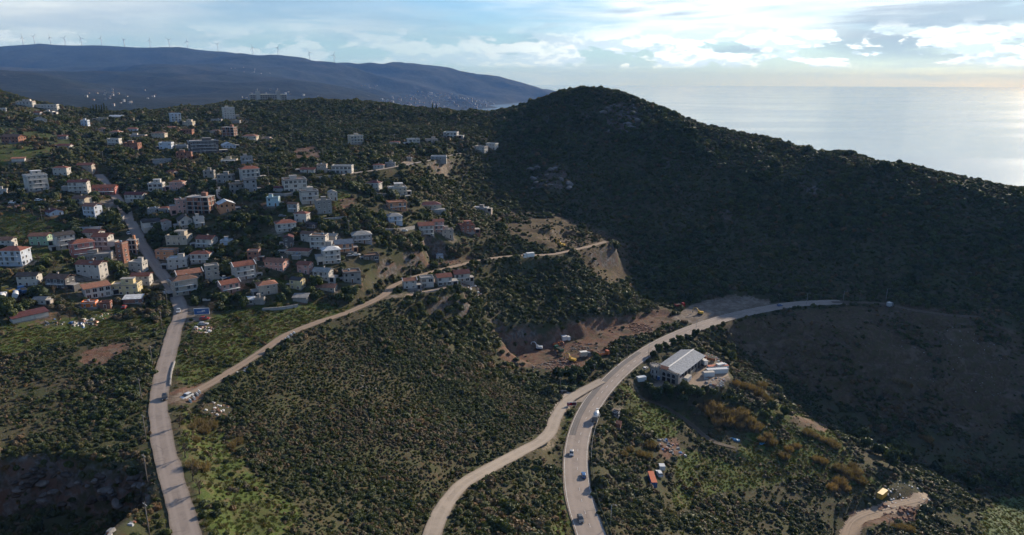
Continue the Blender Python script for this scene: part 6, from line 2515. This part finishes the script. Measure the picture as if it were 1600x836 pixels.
# evergreen trees one can tell apart
RT = [
 ([(868, 588), (877, 592), (888, 592), (900, 592), (908, 588), (916, 584), (924, 580), (930, 574), (912, 596), (895, 598)], 3.4, 'dark olive-like tree in the belt between the pit and the side road'),
 ([(1012, 612), (1020, 618), (1030, 620), (1041, 618), (1050, 616), (1060, 618), (1070, 616), (1080, 618), (1025, 628), (1048, 628), (1066, 630), (1090, 622), (1100, 618), (1112, 622)], 3.2, 'dark evergreen tree in the belt below the warehouse front'),
 ([(1040, 545), (1052, 540), (1062, 536), (1030, 552), (1020, 558), (1074, 532), (1086, 528)], 2.8, 'round evergreen in the row between warehouse and main road'),
 ([(1112, 545), (1122, 552), (1132, 556), (1142, 566), (1150, 576), (1140, 548)], 3.2, 'evergreen tree behind the warehouse on the valley edge'),
 ([(1372, 712), (1384, 716), (1396, 708), (1408, 716), (1420, 712), (1412, 726), (1390, 728), (1340, 690), (1352, 700)], 4.6, 'tall dark tree in the shaded valley beyond the spur'),
 ([(1540, 745), (1555, 752), (1570, 760), (1585, 765), (1530, 760), (1500, 752), (1515, 765), (1480, 745), (1460, 738)], 3.8, 'dark tree along the lower valley edge beside the bright field'),
 ([(176, 345), (170, 352), (180, 352)], 4.0, 'big dark tree beside the road below the white house with tall front'),
 ([(283, 345), (270, 370), (262, 375), (276, 378), (300, 360)], 2.8, 'dark garden tree around the steep-gabled houses'),
 ([(255, 400), (246, 392), (290, 405), (298, 402), (310, 402), (345, 405), (330, 400)], 2.7, 'evergreen garden tree near the cream house with roof room'),
 ([(365, 445), (330, 470), (345, 472), (352, 476), (362, 472), (372, 470), (380, 482)], 2.6, 'evergreen garden tree below the house with glazed veranda'),
 ([(180, 395), (170, 420), (176, 428), (186, 425), (196, 430), (190, 440)], 3.0, 'dark tree between the brick tower and the long white house'),
 ([(60, 290), (40, 300), (34, 310), (25, 300), (52, 312)], 3.2, 'tree left of the tall stepped apartment house'),
 ([(20, 480), (30, 490), (12, 495), (5, 488), (40, 484), (22, 500)], 3.0, 'olive tree in the grove left of the long stable'),
 ([(150, 318), (185, 322), (200, 335), (192, 330), (160, 330)], 2.8, 'evergreen tree beside the upper village road'),
 ([(440, 455), (448, 462), (440, 472), (495, 450), (540, 462), (530, 470), (545, 475), (552, 468)], 2.8, 'evergreen tree in the gardens of the lowest houses'),
 ([(1168, 640), (1195, 655), (1205, 640), (1225, 650), (1130, 625), (1145, 632)], 2.8, 'dark round shrub-like tree on the spur below the warehouse'),
 ([(240, 345), (225, 330), (215, 325)], 2.6, 'tree between the long white house and the chalet'),
 ([(400, 345), (410, 350), (420, 355), (385, 350), (375, 345), (365, 350), (355, 360), (370, 365), (390, 368)], 3.0, 'evergreen tree in the copse in the middle of the town'),
]
for P_, r, lab in RT:
    for k, (px, py) in enumerate(P_):
        tree(px, py, r * (.8 + .13 * ((k * 5) % 4)), 'round', lab, lab.replace('tree in', 'trees in'))
RD = [
 ([(1098, 640), (1108, 648), (1118, 640), (1128, 650), (1140, 645), (1150, 655), (1160, 650), (1135, 662), (1155, 668), (1120, 662), (1170, 662), (1178, 672), (1108, 634)], 4.2, 'large straw brown reed clump on the spur below the warehouse'),
 ([(1150, 602), (1162, 606), (1172, 610), (1182, 616), (1192, 622), (1200, 628), (1190, 606)], 3.8, 'straw brown reed clump along the sunlit crest of the spur'),
 ([(1190, 690), (1200, 684), (1206, 694)], 3.2, 'straw reed clump beside the blue tarpaulin'),
 ([(1245, 700), (1232, 705), (1225, 716), (1262, 680), (1275, 684), (1285, 690), (1296, 694), (1304, 700)], 3.2, 'straw reed clump on the middle of the spur'),
 ([(1275, 720), (1285, 725), (1310, 735), (1320, 740), (1328, 748), (1332, 732), (1338, 742), (1312, 758), (1322, 766), (1300, 765), (1345, 755)], 3.4, 'brown reed clump on the lower end of the spur'),
 ([(1398, 826), (1410, 828), (1420, 830)], 2.8, 'yellow straw bush at the bottom edge'),
 ([(1410, 600), (1420, 605), (1400, 598), (1450, 690), (1440, 685)], 3.0, 'dull reed clump on the shaded tip slope'),
 ([(985, 705), (1000, 712), (1012, 716), (1016, 700), (975, 712)], 2.8, 'russet reed clump left of the scrap heap'),
 ([(300, 670), (312, 664), (320, 676), (330, 670), (306, 690)], 2.4, 'straw bush right of the village road below the barriers'),
 ([(362, 700), (372, 694), (300, 730), (318, 736)], 2.2, 'tall dry grass clump on the green slope'),
]
for P_, r, lab in RD:
    for k, (px, py) in enumerate(P_):
        tree(px, py, r * (.62 + .1 * ((k * 5) % 4)), 'reed', lab, lab.replace('clump', 'clumps'))

# ------------------------------------------------------------------ scrap, rubble and boulders
def heap(px, py, rad, n, name, label, mats, smin, smax, seed, flat=.6):
    """loose litter nobody could count"""
    rg = random.Random(seed)
    q = unproject(px, py)
    mb = MB()
    for _ in range(n):
        a, d = rg.uniform(0, 6.28), rad * math.sqrt(rg.random())
        x, y = d * math.cos(a), d * math.sin(a)
        s = rg.uniform(smin, smax)
        z = float(hgt(q[0] + x, q[1] + y)) - q[2]
        lo = [(x + s * rg.uniform(-.6, -.3), y + s * rg.uniform(-.6, -.3), z - .2), (x + s * rg.uniform(.3, .6), y + s * rg.uniform(-.6, -.3), z - .2), (x + s * rg.uniform(.3, .6), y + s * rg.uniform(.3, .6), z - .2), (x + s * rg.uniform(-.6, -.3), y + s * rg.uniform(.3, .6), z - .2)]
        hz_ = s * flat * rg.uniform(.4, 1)
        hi = [(X * .0 + x + (X - x) * rg.uniform(.5, .9), y + (Y - y) * rg.uniform(.5, .9), z + hz_ * rg.uniform(.6, 1)) for X, Y, _z in lo]
        mb.hexa(lo, hi, rg.choice(mats))
    obj(name, mb.mesh(name), None, q, kind='stuff', label=label)
    KEEP_OUT.append((q[0], q[1], rad * .8))


M_STONE = paint('limestone', (0.17, 0.155, 0.14), 0.95, 0.3, 1.5)
M_ROCKD = paint('dark_rock', (0.075, 0.062, 0.052), 0.95, 0.35, 1.5)
M_RED = paint('red_rubble', (0.19, 0.105, 0.07), 0.95, 0.3, 1.5)
JUNK = [PC['cream'], PC['silver'], PC['rust'], PC['rust'], PC['grey'], PC['grey'], PC['blue'], M_CONC, M_CONC]
heap(1049, 700, 6.5, 46, 'scrap_debris', 'heap of white and grey scrap beside the clearing', JUNK, .5, 1.9, 1)
heap(1395, 786, 9, 40, 'stone_rubble', 'pale stone rubble on the end of the earth track', [M_STONE, M_TRIM], .4, 1.3, 2)
heap(1423, 772, 9, 50, 'stone_rubble', 'scattered white rubble above the earth track', [M_STONE, M_TRIM], .3, 1.0, 3)
heap(85, 505, 4, 26, 'scrap_debris', 'white scrap beside the long stable', JUNK, .3, 1.0, 4)
heap(133, 506, 5, 36, 'scrap_debris', 'scrap cars and litter below the orange cabin', JUNK, .5, 2.0, 5)
heap(165, 494, 4, 22, 'scrap_debris', 'small litter on the grass before the brick hut', JUNK, .3, .9, 6)
heap(316, 516, 4.5, 60, 'scrap_debris', 'pile of boards and bricks below the parked cars', [PC['rust'], M_RED, M_TRIM, M_WOOD], .4, 1.4, 7)
heap(1118, 596, 6, 40, 'scrap_debris', 'machine parts littering the warehouse yard', JUNK, .5, 1.8, 8)
heap(1116, 560, 6, 36, 'scrap_debris', 'rusty scrap at the far end of the warehouse', JUNK + [PC['rust']] * 3, .5, 2.0, 9)
heap(880, 570, 9, 150, 'stone_rubble', 'rubble heap in front of the yellow excavator', [M_RED, M_RED, M_STONE], .4, 1.6, 10)
heap(850, 574, 8, 90, 'stone_rubble', 'reddish rubble along the front of the pit', [M_RED, M_STONE], .4, 1.4, 11)
heap(915, 545, 9, 110, 'stone_rubble', 'dark blocks at the foot of the rock face', [M_STONE, M_RED], .4, 1.5, 12)
heap(1000, 512, 8, 90, 'stone_rubble', 'earth mounds between pit and gravel ground', [M_RED], .5, 1.8, 13)
heap(733, 448, 7, 90, 'stone_rubble', 'tumbled blocks right of the last new house', [M_STONE, M_RED, M_TRIM], .4, 1.6, 14)
heap(705, 408, 7, 50, 'stone_rubble', 'building rubble on the cleared lot', [M_STONE, M_RED, M_WOOD], .3, 1.2, 15)
heap(340, 640, 5, 45, 'stone_rubble', 'tipped rubble on the slope below the barriers', [M_STONE, M_RED, M_TRIM], .3, 1.1, 16)
heap(375, 578, 3, 20, 'scrap_debris', 'pinkish litter beside the dirt road', [M_RED, M_TRIM, M_STONE], .3, .9, 17)
heap(183, 826, 5, 26, 'scrap_debris', 'litter and boards on the quarry floor', JUNK + [PC['orange']], .4, 1.6, 18)
heap(24, 322, 6, 40, 'timber_debris', 'red and brown timber beside the earth road', [PC['rust'], M_RED, M_WOOD], .5, 1.8, 19)
heap(1400, 560, 24, 50, 'tip_litter', 'pale litter strewn down the shaded tip slope', [M_STONE, M_CONC, M_STONE], .2, .8, 20)
heap(1520, 560, 22, 90, 'tip_litter', 'loose stones fanning down the right side of the tip', [M_STONE, M_CONC], .2, .8, 21)
heap(1300, 668, 4, 22, 'tip_litter', 'pale spill on the middle of the spur', [M_TRIM, M_STONE], .3, .8, 22)


def boulder_mesh(seed):
    rg = np.random.default_rng(seed)
    v, f = ICO2
    n = 1 + .3 * np.sin(v @ rg.normal(0, 2.5, 3)) + rg.normal(0, .08, len(v))
    p = v * n[:, None] * np.array([1.1, .8, .5])
    return tri_mesh('boulder', p, f.tolist(), M_STONE)


BOUL = [boulder_mesh(i) for i in range(3)]
BOULD = [b_.copy() for b_ in BOUL]
for b_ in BOULD:
    b_.materials[0] = M_ROCKD
rgb = random.Random(21)
for (x0, y0, x1, y1, n, s0, s1, lab, grp) in [
        (828, 262, 890, 298, 12, 1.5, 4.2, 'pale limestone outcrop boulder on the dark hill face', 'boulders of the outcrop on the hill face'),
        (938, 162, 998, 208, 12, 1.5, 4.4, 'pale limestone outcrop boulder under the summit', 'boulders of the outcrop under the summit'),
        (560, 540, 720, 620, 46, .3, .8, 'small pale rock among the central scrub', 'rocks among the central scrub'),
        (25, 744, 228, 800, 46, .6, 1.9, 'rough dark rock jutting from the quarry face', 'rocks of the quarry face')]:
    for k in range(n):
        q = unproject(rgb.uniform(x0, x1), rgb.uniform(y0, y1))
        s = rgb.uniform(s0, s1)
        obj('boulder', (BOULD if 'quarry' in lab and k % 3 else BOUL)[k % 3], None, (q[0], q[1], q[2]), (rgb.uniform(-.4, .4), rgb.uniform(-.4, .4), rgb.uniform(0, 6)), (s, s, s), label=lab, category='rock', group=grp)

mb = MB()
M_TARP = gloss('blue_tarpaulin', (0.04, 0.20, 0.34), .5)
for i in range(6):
    mb.hexa([(i - 3, -1, -.3), (i - 2, -1, -.3), (i - 2, 1, -.3), (i - 3, 1, -.3)], [(i - 3, -.7, .3 + .3 * math.sin(i * 2)), (i - 2, -.7, .3 + .3 * math.sin(i * 2 + 2)), (i - 2, .7, .5 + .2 * math.sin(i)), (i - 3, .7, .5 + .2 * math.sin(i - 1))], M_TARP)
tarp = mb.mesh('tarpaulin')
obj('tarpaulin', tarp, None, unproject(1147, 687), -.3, (.9, .9, .9), label='crumpled blue tarpaulin at the foot of the spur', category='tarpaulin')
obj('tarpaulin', tarp, None, unproject(1190, 694), .2, (.6, .6, .7), label='small blue tarpaulin beside the straw reeds', category='tarpaulin')
house(962, 654, 12, 1, 'f', -8, .6, 'D', 'w', {'nodoor'}, 'small dark kiosk with white roof edge beside the main road', 'kiosk', 'kiosk')
house(966, 672, 10, 1, 's', -5, .8, 'B', 'o', {'nowin'}, 'little red-brown hut in the scrub below the kiosk', 'hut', 'hut')

heap(1404, 801, 8, 46, 'spoil_rubble', 'reddish spoil heaps below the earth track', [M_RED], .8, 2.4, 30)
# ------------------------------------------------------------------ plants: planting
def plant_all():
    rg = np.random.default_rng(5)
    G, D, T = [], [], []                       # green, dry, grass: rows of x y z d radius height-factor
    jobs = [  # step, region test, density, r range, share of dry plants
        ('hill', 2.7, 0.97, 0.9, 2.3, 0.08), ('spur', 2.1, 0.97, 0.9, 2.0, 0.04), ('centre', 1.05, 0.97, 0.36, 1.0, 0.27),
        ('left', 1.25, 0.96, 0.36, 1.15, 0.42), ('town', 2.1, 0.92, 0.7, 2.4, 0.20), ('rest', 1.6, 0.96, 0.45, 1.7, 0.24)]
    for k, (rn, step, dens, r0, r1, dry) in enumerate(jobs):
        x, y, z, d, px, py = candidates(step, 900 + k)
        hill = ((y > 470) & (x > 20) & (y > 500 - x * 0.12)) | (y > 560) | ((d > 470) & (px > 700))
        tw, ce, sp, lf = zone('town', x, y) > .5, zone('centre', x, y) > .5, zone('spur', x, y) > .5, zone('left', x, y) > .5
        sel = {'town': tw & ~sp, 'centre': ce & ~sp & ~tw, 'spur': sp, 'left': lf & ~tw & ~ce & ~sp, 'hill': hill & ~tw & ~ce & ~sp & ~lf,
               'rest': ~(tw | ce | sp | lf | hill)}[rn]
        clump = fbm(x, y, 16, 3, 31 + k)
        p = np.full(len(x), dens)
        if rn in ('town', 'rest', 'left'):
            p *= np.clip((clump - 0.30) * 6, 0.25, 1.0)
        if rn == 'centre':
            p *= np.clip((clump - 0.28) * 6.0, 0.6, 1.0)
        p *= 1 - np.clip(zone('grass', x, y) * 1.2, 0, 1) * np.where(clump > 0.56, 0.30, 0.84)
        p *= 1 - 0.95 * np.clip(zone('earth', x, y) * 1.4, 0, 1)
        p *= 1 - 0.96 * zone('field', x, y)
        p *= 1 - 1.0 * np.clip(zone('gravel', x, y) * 1.6, 0, 1)
        p *= 1 - 0.35 * np.clip(zone('tip', x, y) * 1.3, 0, 1)
        p *= 1 - 0.6 * np.clip(zone('rock', x, y) * 1.15, 0, 1)
        r = (r0 + (r1 - r0) * rg.uniform(0, 1, len(x)) ** 1.5) * np.clip(2.2 * fbm(x, y, 26, 3, 131 + k) - 0.05, 0.9 if rn in ('hill', 'spur') else 0.78, 1.8)
        big = rg.uniform(0, 1, len(x)) < 0.05
        r = np.where(big, r * 1.5, r)
        gz = zone('grass', x, y) > .4
        r = np.where(gz, r * 0.75, r)
        r = np.where(zone('tip', x, y) > .4, r * 0.72, r)
        p *= np.where(zone('tip', x, y) > .4, np.clip((fbm(x, y, 20, 3, 91) - 0.36) * 7, 0.08, 1.3), 1.0)
        ok = sel & (rg.uniform(0, 1, len(x)) < p) & (nearest(DIST, x, y) > r * 0.75 + 0.3)
        if rn in ('town', 'rest', 'centre', 'left', 'spur'):
            kk = np.nonzero(ok)[0]
            ok[kk] = clear_of(x[kk], y[kk], 0.9)
        x, y, z, d, r, clump = x[ok], y[ok], z[ok], d[ok], r[ok], clump[ok]
        dn = fbm(x, y, 24, 3, 71)
        isdry = rg.uniform(0, 1, len(x)) < np.clip(dry * np.clip((dn - 0.3) * 5, 0.15, 2.6) + 0.35 * (zone('grass', x, y) > .4) + 0.2 * (zone('tip', x, y) > .4), 0, 1)
        hf = rg.uniform(0.55, 1.15, len(x)) * (1.0 if rn != 'hill' else 0.95)
        A = np.stack([x, y, z, d, r, hf], 1)
        G.append(A[~isdry])
        D.append(A[isdry])
    # grass tufts on near grass, verges and between the low scrub
    x, y, z, d, px, py = candidates(1.25, 990, Y0, 430)
    p = np.clip(zone('grass', x, y), 0, 1) * 0.75 + 0.10 * (d < 330)
    p *= (1 - np.clip(zone('gravel', x, y) * 1.6, 0, 1)) * (1 - 0.9 * zone('earth', x, y)) * (1 - 0.7 * zone('tip', x, y))
    ok = (rg.uniform(0, 1, len(x)) < p) & (nearest(DIST, x, y) > 0.8)
    kk = np.nonzero(ok)[0]
    ok[kk] = clear_of(x[kk], y[kk], 0.3)
    T = np.stack([x, y, z, d, rg.uniform(0.35, 0.95, len(x)), rg.uniform(0.5, 1.1, len(x))], 1)[ok]
    G, D = np.vstack(G), np.vstack(D)
    G = G[np.argsort(-(G[:, 4] / G[:, 3]))]
    D = D[np.argsort(-(D[:, 4] / D[:, 3]))]
    def inframe(A):
        px, py, d = project(A[:, :3])
        return (px > 6) & (px < 1594) & (py < 826)
    def split(A, n):
        k = np.nonzero(inframe(A))[0][:n]
        rest = np.ones(len(A), bool)
        rest[k] = False
        return A[k], A[rest]
    def tilt(n, a=0.12):
        return np.stack([rg.normal(0, a, n), rg.normal(0, a, n), rg.uniform(0, 6.28, n)], 1)
    gi, gr = split(G, 280)
    di, dr = split(D, 120)
    src_g, src_d = [], []
    for A, meshes, nm, lab, cat, grp, src in (
            (gi, BUSH, 'evergreen_shrub', 'dark rounded evergreen shrub in the near maquis', 'shrub', 'large evergreen shrubs near the drone', src_g),
            (di, DRY, 'dry_shrub', 'brownish half bare shrub in the near maquis', 'shrub', 'brown shrubs near the drone', src_d)):
        for i, (x, y, z, d, r, hf) in enumerate(A):
            o = obj(nm, meshes[i % len(meshes)], None, (x, y, z - 0.1 * r), (0, 0, rg.uniform(0, 6.28)), (r, r, r * hf), label=lab, category=cat, group=grp)
            if i < len(meshes):
                src.append(o)
    for A, src, nm, lab in ((gr, src_g, 'maquis_vegetation', 'dense dark green maquis scrub covering the hillsides'), (dr, src_d, 'dry_undergrowth', 'brown and russet scrub scattered through the maquis')):
        n = len(A)
        asp = rg.uniform(0.75, 1.35, n)
        SC = np.stack([A[:, 4] * asp, A[:, 4] / asp, A[:, 4] * A[:, 5]], 1)
        scatter(nm, src, A[:, 0], A[:, 1], A[:, 2] - 0.1 * A[:, 4], SC, tilt(n), lab)
    SC = np.stack([T[:, 4], T[:, 4], T[:, 4] * T[:, 5]], 1)
    first = obj('grass_tuft', TUFT[0], None, T[0, :3], None, (0.7, 0.7, 0.6), label='low grass tuft on the verge of the hillside', category='grass', kind='stuff')
    srcs = [first] + [obj('grass_tuft', TUFT[i], None, T[i * 40, :3], None, (0.7, 0.7, 0.6), label='low grass tuft on the verge of the hillside', category='grass', kind='stuff') for i in (1, 2)]
    scatter('grass', srcs, T[:, 0], T[:, 1], T[:, 2], SC, tilt(len(T), 0.08), 'rough green grass on the slopes and verges')
    print('PLANTS', len(G), len(D), len(T))


plant_all()
